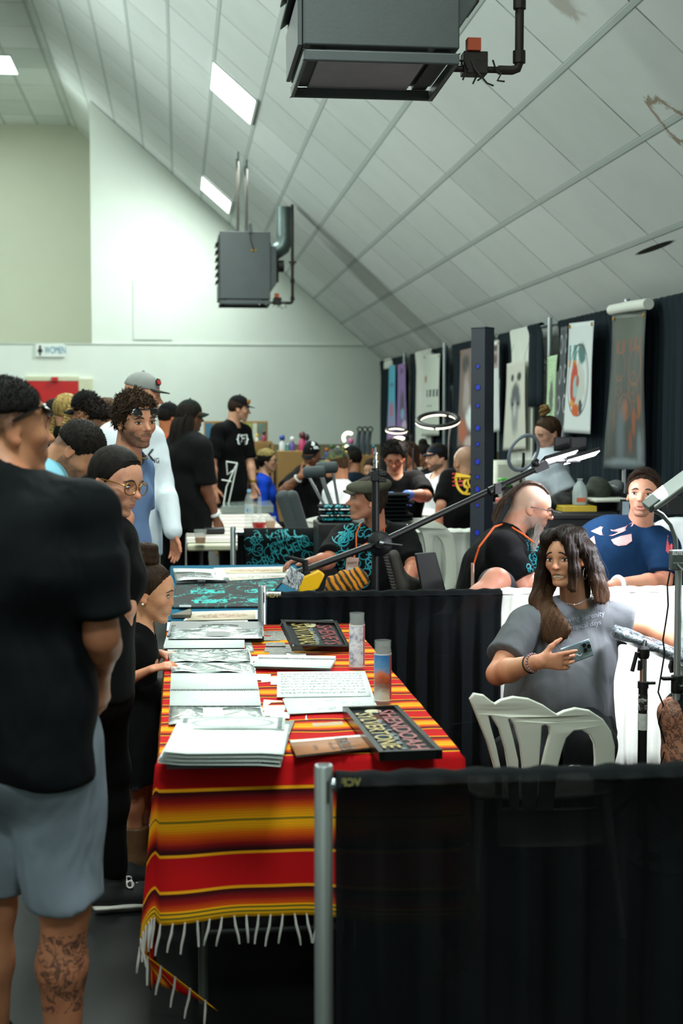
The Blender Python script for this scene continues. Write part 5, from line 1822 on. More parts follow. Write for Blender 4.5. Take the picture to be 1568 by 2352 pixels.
artp = MB('art_print', .6); u, v_, _ = artp.xyz(artp.co('UV')); n = artp.noise(1.0, artp.vec(u * 9.0, v_ * 6.0, 5.0), 4, .65, 1.3); el = (((u - .5) / .42).sq() + ((v_ - .5) / .32).sq()).sqrt(); artp.color(artp.mix((n - .5).abs().step(.06, .01) * el.step(1.0, .8) * .8, artp.ramp(el, [(.3, '#c9a284'), (.9, '#d4bda2'), (1.2, '#dccdb4')]), '#5b352a'))
artg = MB('art_print_grey', .6); u, v_, _ = artg.xyz(artg.co('UV')); n = artg.noise(1.0, artg.vec(u * 9.0, v_ * 6.0, 8.0), 4, .65, 1.3); el = (((u - .5) / .42).sq() + ((v_ - .5) / .34).sq()).sqrt(); artg.color(artg.mix((n - .5).abs().step(.08, .01) * el.step(1.0, .8) * .9, '#d8cfc2', '#4c5558'))
wpap = mat('print_paper', '#dcdcd6', .7, var=.03)


def print_(c, m_, label):
    o = slab('art_print', c, TZ + .006, .003, wpap, label, 'print', 'art prints on the blue cloth')
    q = [((a[0] * .94 + .06 * sum(p[0] for p in c) / 4), (a[1] * .94 + .06 * sum(p[1] for p in c) / 4)) for a in c]
    quad_uv('drawing', q, TZ + .009, m_, o, .0006); return o


print_(Q2((565, 158), (1180, 148), (1160, 92), (450, 106)), artp.m, 'long print with a dark red winged drawing at the far end of the blue table')
print_(Q2((610, 224), (1190, 190), (1182, 155), (568, 163)), artg.m, 'print with a grey winged drawing below the dark red one')
print_(Q2((170, 604), (872, 590), (872, 505), (250, 522)), artp.m, 'cream print with a fine red-brown drawing left of the white-silver post')
print_(Q2((10, 700), (800, 645), (775, 602), (18, 622)), mat('cream_sheet', '#c8bd8e', .7), 'plain cream sheet at the near end of the blue table')
slab('driftwood_piece', Q2((48, 580), (238, 580), (250, 545), (236, 520)), TZ + .008, .018, mat('driftwood', '#5d5546', .7, stretch=(1, 12, 1), vs=30, var=.35), 'grey wooden slat near the girl\'s face on the blue table', 'wood', bevel=.004)
o = slab('ring_binder', Q2((100, 250), (600, 238), (548, 158), (70, 150)), TZ + .006, .028, mat('binder_grey', '#b4b9b2', .5), 'open ring binder with clear pages at the far left of the blue table', 'binder', bevel=.003)
quad_uv('sleeve_page', Q2((110, 226), (590, 210), (540, 150), (80, 145)), TZ + .034, sil.m, o, .002, 12, 4, lambda u, v_: .004 * math.sin(u * 5))
for x in (96, 285, 470):
    m = Mesh(); p_ = G(*zy(x, 150), TZ + .04); m.ring(p_, .022, .002, (1, 0, 0), 0, 180, 16, 6); m.build('ring', alu, o)
m = Mesh(); m.box(G(*zy(340, 240), TZ + .03), (.04, .02, .02)); m.build('clip', blackp, o, smooth=False)
# ================================================================ people
def v(px, py, Y): return np.array(W(px, py, Y))
def mid(a, b_, t=.5): return a * (1 - t) + b_ * t


def person(label, px, Y, yaw, **k):
    return Person(label, W(px, 1200, Y).x, Y, yaw, **k)


def shade_glasses(P, lift=.22, tilt=.35, m=None, name='sunglasses', lens=True):
    """glasses pushed up on the head (lift > 0) or worn (lift = 0)"""
    f = P.hs; m = m or mat('glasses_black', '#0b0b0c', .25, coat=.5)
    o = bpy.data.objects.new(name, None); link(o, P.root); o.location = (0, 0, 0)
    M_ = Mesh()
    yf = .43 if lift == 0 else .34
    for g in (-1, 1):
        pts = [P.hl(g * .345, -.05, .0 + lift * .45), P.hl(g * .350, .12, .02 + lift * .75), P.hl(g * .30, yf - .06, .015 + lift)]
        M_.tube(pts, .024 * f, 6, flat=.5)
    M_.tube([P.hl(-.30, yf - .06, .02 + lift), P.hl(-.14, yf + .01, .03 + lift), P.hl(0, yf + .03, .025 + lift), P.hl(.14, yf + .01, .03 + lift), P.hl(.30, yf - .06, .02 + lift)], .016 * f, 6)
    fr = M_.build(name, m, P.root)
    bpy.data.objects.remove(o)
    for g in (-1, 1):
        M_ = Mesh()
        c = P.hl(g * .16, yf + .005, -.02 + lift + .0)
        R = Matrix(P.Hd.T.tolist()) @ Matrix.Rotation(tilt if lift else 0, 3, 'X')
        M_.ball(c, (.135 * f, .022 * f, .085 * f), 18, 10, rot=R)
        M_.build('lens', m, fr)
    return fr


def spectacles(P, rim='#b08a4a', r=.115, rr=.008, lens=True, arms=True, dark=None):
    f = P.hs; m = mat('rim_' + rim[1:], rim, .3, .7)
    M_ = Mesh()
    R = P.Hd
    for g in (-1, 1):
        pts = [P.hl(g * .155 + r * math.cos(a), .425 - .10 * (abs(g * .155 + r * math.cos(a))) ** 2 * 4, -.015 + r * .85 * math.sin(a)) for a in np.linspace(0, 6.283, 25)]
        M_.tube(pts, rr * f, 6)
        if arms: M_.tube([P.hl(g * (.155 + r), .385, .02), P.hl(g * .335, .22, .03), P.hl(g * .345, -.03, .02)], rr * f, 6)
    M_.tube([P.hl(-.05, .43, .01), P.hl(0, .445, .02), P.hl(.05, .43, .01)], rr * f, 6)
    fr = M_.build('glasses', m, P.root)
    return fr


def necklace(P, m, r=.06, drop=.02, tilt=.03, name='necklace', th=.0018):
    n = P.J['neck']; M_ = Mesh()
    pts = []
    for a in np.linspace(0, 6.283, 33):
        d = P.T[0] * math.cos(a) * r * 1.05 + P.T[1] * (math.sin(a) * r * 1.0 + .02)
        pts.append(n + d + P.T[2] * (.0 - drop * (1 + math.sin(a)) + tilt * (1 - math.sin(a)) * .5))
    M_.tube(pts, th, 6); return M_.build(name, m, P.root)


def bracelet(P, n, m, r=.034, w=.008, t=.25, name='bracelet', checks=False):
    a, b_ = P.J['el' + n], P.J['wr' + n]; d = (b_ - a) / np.linalg.norm(b_ - a); c = b_ - d * t * .1
    M_ = Mesh(); M_.ring(c, r, w * .45, d, n=28, m=8, flat=1.0)
    return M_.build(name, m, P.root)


BLK = cloth('black_tee', '#090a0b')
BLK2 = cloth('soft_black_tee', '#0e0f10')
DKP = cloth('dark_trousers', '#0b0b0d')
WHT = cloth('white_tee', '#c9ced2', var=.06)
teal = mat('teal_print', '#128a94', .6, var=.15)
redp = mat('red_print', '#b3262a', .6); whtp = mat('white_print', '#d6dadb', .6); yelp = mat('yellow_print', '#e0b21c', .6)
H_BLK = hair_mat('hair_black', '#17120f'); H_DK = hair_mat('hair_dark_brown', '#2a1c14'); H_BR = hair_mat('hair_brown', '#4a3524')

# ---- man with his back to us at the left edge
P = person('man in black shirt and grey shorts with his back turned, sunglasses on his head', 34, 3.3, 42, H=1.73, build=1.0)
P.set(head=v(18, 985, 3.38), neck=v(24, 1105, 3.32), shR=v(205, 1190, 3.22), elR=v(232, 1462, 3.22), wrR=v(234, 1530, 3.34), shL=v(-150, 1170, 3.4),
      elL=v(-200, 1420, 3.5), wrL=v(-120, 1500, 3.75), hipR=v(118, 1710, 3.28), hipL=v(-30, 1710, 3.36), knR=v(150, 2080, 3.30), anR=v(148, 2520, 3.32), knL=v(-18, 2080, 3.42), anL=v(-15, 2490, 3.46))
P.face(66, -2)
a = W(145, 2230, 3.3)
sk = skin_mat('skin_tan_man', '#a87355', scalp='#1a1412', tattoo='#1d1c20', tattoo_box=(a.x - .062, a.x + .062, 2.5, 3.35, a.z - .085, a.z + .10))
P.body(sk, h=.0055, nose=.9, hands={'R': dict(d=(-.05, .25, -1), palm=(-.8, .4, 0), curl=.5)})
P.hair_cap(hair_mat('hair_crop_black', '#0e0b0a'), thick=.035, front=.03, low=.16, nz=.006)
P.fuzz(hair_mat('hair_crop_black', '#0e0b0a'), 3400, .04, .0013, (0, .3, .2), .3)
P.shirt(cloth('charcoal_shirt', '#0b0e11', var=.2, fold=.6), sleeve=.80, hem=.045, inf=.022, h=.008, folds=.010, flare=.012, neckdrop=.0)
P.pants(cloth('grey_shorts', '#78828f', var=.10, fold=.5), inf=.030, to=.97, h=.009, name='shorts', folds=.008)
shade_glasses(P, .20, .9)
for n in 'LR':
    o = Solid(); A, K = P.J['an' + n], P.J['kn' + n]; o.cap(A + (K - A) * .05, A + (K - A) * .26, .046, .056); o.build('sock', BLK, P.root, .008)
    P.shoe(n, mat('black_shoe', '#101010', .6), mat('white_sole', '#b9b8b2', .6), h=.008)

# ---- woman with glasses
P = person('woman in black sleeveless top with glasses and low ponytail, looking down', 205, 4.5, 82, H=1.57, female=True, build=1.02, lean=8)
P.set(head=v(266, 1104, 4.5), neck=v(236, 1205, 4.52), shR=v(262, 1240, 4.40), elR=v(288, 1395, 4.42), wrR=v(248, 1520, 4.5), elL=v(258, 1395, 4.75), wrL=v(236, 1500, 4.72), knL=v(222, 1760, 4.85), anL=v(228, 1990, 5.0))
P.face(126, 14, 3)
P.set(knR=v(250, 1760, 4.60), anR=v(258, 2035, 4.70), hipR=v(225, 1590, 4.5))
P.body(skin_mat('skin_fair_woman', '#c98f76', lip='#9c4a48', blush=.35), h=.0045, jaw=.95, hands={'R': dict(curl=.4), 'L': dict(curl=.4)})
P.eyes('#2c1c12', .75, (0, -.02), brow='#20150f', down=True)
P.hair_cap(H_BLK, thick=.028, front=.0, low=-.30, nz=.004, freq=60, h=.005)
P.pulled(H_BLK, (0, -.44, -.05), 700)
P.strands(hair_mat('hair_ponytail', '#1a120e', tip='#4a331f'), [[(-.06, -.40, -.02), (-.08, -.56, -.10), (-.05, -.58, -.38), (.0, -.52, -.55)], [(.06, -.40, -.04), (.10, -.56, -.12), (.09, -.55, -.40), (.1, -.50, -.6)]], n=260, spread=.03, r=.0024, wave=.02)
P.shirt(BLK, sleeve=.02, hem=.03, inf=.008, h=.008, neckdrop=.02)
P.pants(DKP, inf=.010, to=1.90, h=.009)
spectacles(P, '#8a6634', .118, .010)
M_ = Mesh(); M_.ball(P.hl(.345, -.02, -.17), .022 * P.hs); M_.build('earring', mat('pearl', '#e6e2da', .2), P.root)
can = mat('black_canvas', '#15161a', .8, bump=.2, bs=300); rub = mat('white_rubber', '#b7b4ad', .5)
for n in 'LR':
    P.shoe(n, can, rub, L=.165)
M_ = Mesh(); A = P.J['anR']; d = P.T0[1]; sd = P.T0[0]
for k in range(5):
    c = A + d * (.045 + .018 * k) + np.array((0, 0, .012 - .010 * k)); M_.tube([c - sd * .028, c + (0, 0, .012), c + sd * .028], .003, 6)
for g in (-1, 1): M_.ring(A + d * .055 + sd * g * .03 + np.array((0, 0, .01)), .011, .0028, (sd[0] * g, sd[1] * g, .5), n=14, m=5)
M_.build('laces', mat('white_lace', '#c9c6c2', .7), P.root)

# ---- little girl
P = person('little girl in black dress and brown boots with hair bun, hands on the table', 300, 5.15, 84, H=1.12, female=True, hs=.212, build=.86)
P.set(head=v(344, 1360, 5.15), neck=v(322, 1447, 5.15), shR=v(294, 1483, 5.06), shL=v(330, 1478, 5.27), elR=v(272, 1572, 5.02), wrR=v(344, 1538, 4.98), elL=v(330, 1560, 5.36), wrL=v(366, 1500, 5.26), pel=v(308, 1640, 5.15), waist=v(312, 1570, 5.15), chest=v(316, 1510, 5.15), hipR=v(308, 1660, 5.10), hipL=v(318, 1660, 5.22), knR=v(312, 1800, 5.10), anR=v(312, 1975, 5.12), knL=v(328, 1800, 5.24), anL=v(326, 1975, 5.24))
P.face(100, 8)
P.body(skin_mat('skin_girl', '#c48c6a', lip='#a8564c', blush=.3), h=.0042, jaw=.8, nose=.62, hands={'R': dict(d=(1, .1, .22), palm=(.0, .35, -1), curl=.30, spread=.03), 'L': dict(d=(1, -.15, -.1), palm=(0, .1, -1), curl=.15)})
P.eyes('#20140e', .55, (0, -.012), brow='#2a1a12', thick=.7)
P.hair_cap(hair_mat('hair_girl', '#2b1c12'), thick=.026, front=-.01, low=-.22, nz=.004, freq=70, h=.0045)
P.pulled(hair_mat('hair_girl', '#2b1c12'), (0, -.15, .50), 700, .0009)
P.strands(hair_mat('hair_girl', '#2b1c12'), [[(x, -.36 + .4 * abs(x), -.22), (x * 1.1, -.46 + .4 * abs(x), .05), (x * .8, -.38, .35), (0, -.18, .5)] for x in (-.25, -.1, .1, .25)], n=300, spread=.012, r=.0009, wave=.004)
o = Solid()
for k in range(5):
    R_ = .155 - .012 * k; c = P.hl(-.0, -.13, .53 + .055 * k)
    for a in np.linspace(0, 5.5, 12):
        p0 = c + (P.Hd[0] * math.cos(a) + P.Hd[1] * math.sin(a)) * R_ * P.hs; p1 = c + (P.Hd[0] * math.cos(a + .5) + P.Hd[1] * math.sin(a + .5)) * R_ * P.hs + P.Hd[2] * .008 * (k % 2)
        o.cap(p0, p1, .065 * P.hs, .065 * P.hs, .004)
o.build('hair_bun', hair_mat('hair_girl', '#2b1c12'), P.root, .004)
M_ = Mesh(); M_.ball(P.hl(.345, -.03, -.17), .02 * P.hs); M_.build('earring', mat('pearl', '#e6e2da', .2), P.root)
P.shirt(BLK, sleeve=.55, hem=-2, inf=.007, h=.006, name='dress_top', bust=0, neckdrop=.03, folds=.002)
o = Solid(); w0 = P.J['waist']
o.sweep(w0 + (0, 0, .01), v(308, 1778, 5.16), .098, .165, .85, P.T[0], .03, rl=.01)
ph = P.T0
o.fold(lambda Q: .008 * np.sin(np.arctan2(Q[:, 1] - 5.16, Q[:, 0] - w0[0]) * 9) * np.clip((w0[2] - Q[:, 2]) * 4, 0, 1))
o.build('skirt', BLK, P.root, .007)
bt = mat('tan_boot_leather', '#6a4a30', .5, var=.25, vs=14, bump=.15)
for n in 'LR':
    A, K = P.J['an' + n], P.J['kn' + n]; d = P.T0[1]
    o = Solid(); g0 = np.array((A[0], A[1], 0))
    o.cap(A + (0, 0, .01), A + (0, 0, .135), .040, .050, .02); o.sweep(g0 + (0, 0, .035), g0 + d * .13 + (0, 0, .026), .036, .030, (1, .7), P.T0[0], .03)
    o.cut(A + (0, 0, .125), (0, 0, 1)); o.cut(g0 + (0, 0, .014), (0, 0, -1))
    b_ = o.build('boot', bt, P.root, .005)
    o = Solid(); o.sweep(g0 + (0, 0, .008), g0 + d * .135 + (0, 0, .008), .040, .034, .25, P.T0[0], .01); o.build('sole', mat('boot_sole', '#2a1d14', .6), b_, .005)

# ---- curly-haired bearded man
P = person('bearded man with curly hair and sunglasses on his head, in periwinkle tee', 276, 6.3, 115, H=1.75, build=.92)
P.set(head=v(311, 966, 6.28), neck=v(290, 1040, 6.32), elL=v(318, 1200, 6.42), wrL=v(300, 1330, 6.35), elR=v(285, 1190, 6.1), wrR=v(280, 1320, 6.05))
P.face(146, 6, -3)
P.body(skin_mat('skin_beard_man', '#b88062', beard='#2b1c13', beard_amt=.75, lip='#8d4a42'), h=.0048, jaw=1.0, nose=1.05)
P.eyes('#2a2018', .62, (.012, 0), brow='#1f140d', thick=1.25)
P.hair_cap(hair_mat('hair_curly', '#35261a'), thick=.045, front=.03, low=-.18, nz=.03, freq=26, top=.02, h=.0055)
P.fuzz(hair_mat('hair_curly', '#35261a'), 2600, .11, .0022, (0, .3, -.1), .8)
P.shirt(cloth('periwinkle_tee', '#5b7396'), sleeve=.7, hem=.05)
P.pants(DKP)
for n in 'LR': P.shoe(n, can, rub, h=.009)
shade_glasses(P, .22, .5)
necklace(P, mat('gold_chain', '#c9a24a', .3, .9), r=.075, drop=.012, th=.003)

# ---- bowed man in light blue
P = person('man in light blue tee bowing his head over the table', 70, 5.7, 88, H=1.74, lean=30, build=1.0)
P.set(head=v(180, 1036, 5.62), neck=v(112, 1072, 5.66), shR=v(108, 1120, 5.48), shL=v(130, 1090, 5.85), chest=v(80, 1160, 5.68))
P.face(100, 48)
P.body(skin_mat('skin_bowed_man', '#b37c5d', beard='#2a1d16', beard_amt=.55, scalp='#1c1512'), h=.0055); P.eyes(open_=.3)
P.hair_cap(hair_mat('hair_short_black', '#181310'), thick=.03, front=.02, low=-.02, nz=.008, freq=80)
P.fuzz(hair_mat('hair_short_black', '#181310'), 3400, .036, .0012, (0, .6, -.1), .3)
P.shirt(cloth('light_blue_tee', '#6fa3b4', var=.08), sleeve=.7, hem=.04)
P.pants(DKP)

# ---- tall man with the grey cap
P = person('tall man in grey cap and white long-sleeved shirt behind the curly-haired man', 300, 8.5, 122, H=1.86, build=1.08)
P.set(head=v(328, 908, 8.5), neck=v(306, 965, 8.5), shR=v(252, 1002, 8.42), shL=v(350, 1008, 8.55), elL=v(375, 1110, 8.5), wrL=v(398, 1222, 8.35))
P.face(92, 6)
P.body(skin_mat('skin_cap_man', '#b97f62'), h=.0065, hands={'L': dict(d=(.12, 0, -1), palm=(-.6, -.6, 0), curl=.3)})
P.shirt(cloth('white_long_sleeve', '#ccd3da', var=.05), sleeve=1.97, hem=.07, inf=.016, h=.009)
wl = P.sh
decal('lettering', text_mesh('uk', .15, sx=.85), v(330, 1040, 8.2), (1, -.25, 0), (0, 0, 1), mat('navy_print', '#1c222c'), P.root, wl)
decal('lettering', text_mesh('E FISHING', .040, sx=.8, bold=.0005), v(338, 1058, 8.2), (1, -.25, 0), (0, 0, 1), mat('navy_print', '#1c222c'), P.root, wl)
P.pants(cloth('beige_shorts', '#9c9078'), inf=.022, to=.98, name='shorts')
cp = cap_hat(P, cloth('heather_grey_cap', '#7e807d', var=.2), cloth('dark_cap_brim', '#2b2f2f'), yaw=0, crown=.15)
M_ = Mesh(); c = P.hl(.20, .335, .34); nrm = (Vector(P.Hd[0]) * .62 + Vector(P.Hd[1]) * .75 + Vector(P.Hd[2]) * .25).normalized()
M_.lathe(c, [(.075 * P.hs * 1.3, 0), (.075 * P.hs * 1.3, .006)], 6, nrm); M_.build('patch', blk, P.root)
M_ = Mesh(); M_.lathe(Vector(c) + nrm * .006, [(.05 * P.hs * 1.2, 0), (.05 * P.hs * 1.2, .003)], 6, nrm); M_.build('patch_mark', redp, P.root)
for n in 'LR': P.shoe(n, can, rub, h=.009)

# ---- man with long locks
P = person('man in black tee and cap with long dreadlocks, hand on the far table', 432, 11.4, 62, H=1.80, build=1.18)
P.set(head=v(437, 956, 11.45), neck=v(428, 1000, 11.4), shR=v(466, 1030, 11.2), elR=v(474, 1125, 11.2), wrR=v(494, 1186, 11.3))
P.face(68, 4)
dksk = skin_mat('skin_dark_man', '#6e4630', beard='#150f0c', beard_amt=.5)
P.body(dksk, h=.0075, hands={'R': dict(d=(.25, 0, -1), palm=(-.5, .8, -.2), curl=.2, spread=.03)}); P.eyes(lash=False)
P.hair_cap(hair_mat('locks', '#1b1511'), thick=.05, front=.0, low=-.3, nz=.01, h=.008)
gd = [[(x, -.30 + .1 * abs(x), .05), (x * 1.25, -.52 + .15 * abs(x), -.25), (x * 1.4, -.55 + .1 * abs(x), -.8), (x * 1.3, -.50, -1.35)] for x in (-.3, -.1, .1, .3)] + [[(.34, -.05, .0), (.42, -.1, -.4), (.42, -.15, -.9), (.40, -.2, -1.2)]]
P.strands(hair_mat('locks', '#1b1511'), gd, n=85, spread=.05, r=.0095, wave=.03, sides=5, name='dreadlocks')
P.shirt(BLK2, sleeve=.85, hem=.09, inf=.022, h=.010, flare=.012)
P.pants(DKP, inf=.02)
cap_hat(P, cloth('dark_green_cap', '#131a17'), yaw=10, crown=.16, flat=False)
bracelet(P, 'R', mat('check_white', '#cfd2d2', .5), r=.036, w=.030, t=.25)
for n in 'LR': P.shoe(n, can, rub, h=.009)

# ---- man with the bracket E shirt
P = person('standing man in black cap and black tee with white bracketed E', 530, 14.4, 118, H=1.86, build=1.02)
P.set(head=v(549, 938, 14.4), neck=v(534, 972, 14.4), shR=v(500, 990, 14.2), elR=v(487, 1062, 14.15), wrR=v(492, 1118, 14.15), shL=v(562, 992, 14.5), elL=v(574, 1062, 14.45), wrL=v(582, 1112, 14.35))
P.face(92, 8)
P.body(skin_mat('skin_e_man', '#b5856b'), h=.0075, hands={'L': dict(d=(.1, 0, -1), curl=.6), 'R': dict(d=(.05, 0, -1), curl=.3)}); P.eyes(lash=False)
P.hair_cap(H_DK, low=-.2, h=.009, nz=0)
P.shirt(BLK, sleeve=.85, hem=.085, inf=.018, h=.010, flare=.008)
decal('lettering', text_mesh('{E}', .105, bold=.002), v(557, 1008, 14.1), (1, -.25, 0), (0, 0, 1), whtp, P.root, P.sh)
P.pants(DKP, inf=.018)
cp = cap_hat(P, cloth('black_cap', '#101112'), yaw=4, crown=.14)
M_ = Mesh(); nrm = (Vector(P.Hd[0]) * .55 + Vector(P.Hd[1]) * .8).normalized(); M_.lathe(Vector(P.hl(.19, .345, .32)), [(.10 * P.hs, 0), (.10 * P.hs, .006), (.06 * P.hs, .0065)], 20, nrm); M_.build('patch', mat('orange_patch', '#b5762a'), P.root)
bracelet(P, 'L', mat('gold_watch', '#a88a3c', .3, .8), r=.034, w=.03, t=.25, name='wristwatch')
for n in 'LR': P.shoe(n, can, rub, h=.01)

# ---- far left crowd
P = person('person in black cap with yellow letters and big dark curls, facing away left', 212, 9.1, -48, H=1.74, build=1.1)
P.set(head=v(196, 945, 9.05), neck=v(215, 995, 9.1)); P.face(-52, 12)
P.body(skin_mat('skin_curl_cap', '#b07a5c'), h=.0075)
P.hair_cap(hair_mat('hair_big_curls', '#1c1410'), thick=.02, front=-.02, low=-.3, nz=.012, freq=24, h=.007, extra=lambda o, s: (o.ell(s.hl(.12, -.42, -.12), np.array((.34, .26, .26)) * s.hs, s.Hd, .03), o.ell(s.hl(.05, -.5, -.22), np.array((.26, .2, .2)) * s.hs, s.Hd, .03)))
P.fuzz(hair_mat('hair_big_curls', '#1c1410'), 1200, .12, .004, (0, -.3, 0), .9)
P.shirt(BLK, hem=.05); P.pants(DKP)
c1 = cap_hat(P, BLK2, yaw=-12, crown=.17, flat=False)
decal('lettering', text_mesh('LV', .06, bold=.003), v(165, 943, 8.0), (1, .1, -.12), (.1, 0, 1), yelp, P.root, c1)
decal('lettering', text_mesh('~~~~', .05, bold=.002), v(208, 928, 8.0), (1, .1, .05), (0, 0, 1), mat('pink_stitch', '#a0508a'), P.root, c1)

P = person('woman with blonde braids and bare shoulders by the red door', 152, 9.4, 52, H=1.66, female=True)
P.set(head=v(156, 945, 9.4), neck=v(152, 985, 9.4), shR=v(172, 1005, 9.3), shL=v(135, 1000, 9.5)); P.face(58, 12)
P.body(skin_mat('skin_braids', '#b88365'), h=.0075)
bl = hair_mat('hair_blonde', '#8f7745')
P.hair_cap(bl, low=-.2, h=.008, nz=.01)
M_ = Mesh()
for sx in (-.30, .30):
    M_ = Mesh()
    for k in range(12):
        t = k / 11; c = P.hl(sx * (1 + .25 * t), -.12 - .12 * t, .10 - .95 * t); M_.ball(c, (.026, .026, .020), 8, 6, rot=Matrix.Rotation(.5 * (-1) ** k, 3, 'Y'))
    M_.build('braid', bl, P.root)
P.shirt(BLK, sleeve=.02, hem=.05, neckdrop=.03); P.pants(DKP)

P = person('dark haired person standing right in front of the red door', 128, 12.0, 110, H=1.68, female=True)
P.set(head=v(128, 950, 12)); P.face(120, 10); P.body(skin_mat('skin_door_person', '#8f5f42'), h=.009); P.eyes(lash=False); P.hair_cap(H_BLK, thick=.06, low=-.45, h=.009); P.shirt(BLK2, hem=.06); P.pants(DKP)
P = person('brown haired person mostly hidden behind the tall man in grey cap', 252, 10.6, 60, H=1.72)
P.set(head=v(248, 952, 10.6)); P.face(40, 10); P.body(skin_mat('skin_hidden_person', '#9c6a4c'), h=.009); P.hair_cap(H_BR, thick=.05, low=-.3, h=.009, nz=.02, freq=24); P.shirt(BLK2, hem=.06); P.pants(DKP)
P = person('person in black cap and orange top behind the dreadlocked man', 386, 12.4, 80, H=1.76)
P.set(head=v(389, 958, 12.4)); P.face(60, 6); P.body(skin_mat('skin_orange_top', '#b8714c'), h=.009); P.hair_cap(H_BLK, low=-.2, h=.009, nz=0); cap_hat(P, BLK2, yaw=0, crown=.15); P.shirt(cloth('orange_top', '#b0502c'), hem=.06, long=True); P.pants(DKP)

# ---- seated far figures
def seated(label, px, py, Y, yaw, hy, **k):
    """py: photo height of the head centre"""
    P = Person(label, W(px, 1100, Y).x, Y, yaw, sit=.46, **k)
    h = v(px, py, Y); d = h - P.J['head']
    for n in ('head', 'neck', 'chest', 'waist', 'pel', 'shL', 'shR', 'elL', 'elR', 'wrL', 'wrR'): P.J[n] = P.J[n] + d * (1 if n not in ('pel', 'waist') else (.3 if n == 'pel' else .6))
    P.face(*hy); return P


P = seated('woman in blue top with blond-streaked short hair and glasses', 614, 1058, 14.6, 96, (98, 0), H=1.66, female=True)
P.body(skin_mat('skin_blue_woman', '#c59678', lip='#a84a48'), h=.008); P.eyes(lash=False)
P.hair_cap(H_BLK, thick=.05, low=-.3, h=.008, nz=.012)
P.hair_cap(hair_mat('hair_bleached', '#8f7c4c'), thick=.075, front=.0, low=.22, h=.008, nz=.03, name='bleached_top')
P.shirt(cloth('royal_blue_top', '#123cae'), sleeve=.7, hem=.02, neckdrop=.03); P.pants(DKP, to=1.9); spectacles(P, '#3a3a3e', .10, .012)

P = seated('man in black cap with white letters resting his chin on his hand', 716, 1046, 13.6, -150, (-152, 22), H=1.78, build=1.15)
P.set(shR=v(690, 1088, 13.5), elR=v(650, 1128, 13.2), wrR=v(690, 1094, 13.1))
P.body(skin_mat('skin_chin_man', '#7d5138', beard='#1a120e', beard_amt=.5), h=.008, hands={'R': dict(d=(.7, 0, .6), palm=(.3, .6, .3), curl=.8)}); P.eyes(lash=False)
c1 = cap_hat(P, BLK2, yaw=0, crown=.17); P.shirt(BLK, sleeve=.85, hem=.02, inf=.02); P.pants(DKP)
decal('lettering', text_mesh('S', .062, bold=.004), v(719, 1018, 13.2), (1, 0, 0), (0, 0, 1), whtp, P.root, c1); decal('lettering', text_mesh('ox', .046, bold=.003), v(726, 1027, 13.2), (1, 0, 0), (0, 0, 1), whtp, P.root, c1)
bracelet(P, 'R', mat('pale_band', '#b9bcbc', .5), r=.036, w=.02, t=.35, name='wristband')

P = seated('man in white tee and camouflage cap seen from behind beyond the crutches', 772, 1066, 12.2, -62, (-75, 0), H=1.78, build=1.15)
P.body(skin_mat('skin_camo_man', '#a97355'), h=.008); P.hair_cap(H_BR, low=-.25, h=.008, nz=0)
b = MB('camouflage', .85); n = b.noise(9, None, 3, .6); b.color(b.ramp(n, [(.35, '#23281c'), (.46, '#3f4a2c'), (.54, '#6a6238'), (.62, '#2b2a20'), (.7, '#8a7a45')], 'CONSTANT'))
cap_hat(P, b.m, yaw=-8, crown=.17, flat=False); P.shirt(WHT, sleeve=.85, hem=.02, inf=.02); P.pants(cloth('blue_jeans', '#2a3a55'))

P = seated('person in black cap with a yellow letter P seen from behind', 806, 1054, 14.4, -50, (-70, 5), H=1.76, build=1.05)
P.body(skin_mat('skin_p_cap', '#9d6b50'), h=.008); P.hair_cap(H_BLK, thick=.05, low=-.32, h=.008, nz=.015)
c1 = cap_hat(P, BLK2, yaw=-14, crown=.17, flat=False); P.shirt(cloth('navy_tee', '#14202e'), hem=.02, inf=.015); P.pants(DKP)
decal('lettering', text_mesh('P', .075, bold=.006), v(792, 1043, 14.0), (1, .1, 0), (0, 0, 1), yelp, P.root, c1)
P = seated('person in white tee seated behind the person with the yellow P cap', 852, 1078, 15.6, -140, (-150, 15), H=1.72)
P.body(skin_mat('skin_pale_far', '#b88a70'), h=.01); P.hair_cap(H_DK, low=-.3, h=.009); P.shirt(WHT, hem=.02); P.pants(DKP)

P = seated('man in black tee and glasses with blue gloves looking down at his work', 906, 1050, 11.0, -172, (-168, 26), H=1.76, build=1.12)
P.set(shR=v(862, 1102, 10.95), shL=v(958, 1102, 11.0), elR=v(858, 1150, 10.7), wrR=v(900, 1140, 10.5), elL=v(978, 1140, 10.75), wrL=v(934, 1136, 10.5))
glv = mat('blue_glove', '#5b7fd6', .5)
P.body(skin_mat('skin_glove_man', '#b27d62', lip='#8f4a44'), h=.0065, hands={'L': None, 'R': None}); P.eyes('#1a120e', .5, (0, -.02))
for n in 'LR':
    o = Solid(); P._hand(o, n, d=(-.8 if n == 'L' else .8, -.3, -.1), palm=(0, .3, -1), curl=.5); o.cap(P.J['wr' + n], P.J['wr' + n] + (P.J['el' + n] - P.J['wr' + n]) * .15, .034, .036, .01); o.build('glove', glv, P.root, .007)
P.hair_cap(H_BLK, thick=.06, front=.03, low=-.08, nz=.02, freq=22, top=.02); P.fuzz(H_BLK, 900, .11, .0028, (0, .3, .3), .6); P.shirt(BLK, sleeve=.85, hem=.02, inf=.02); P.pants(DKP)
spectacles(P, '#a8572e', .115, .012)

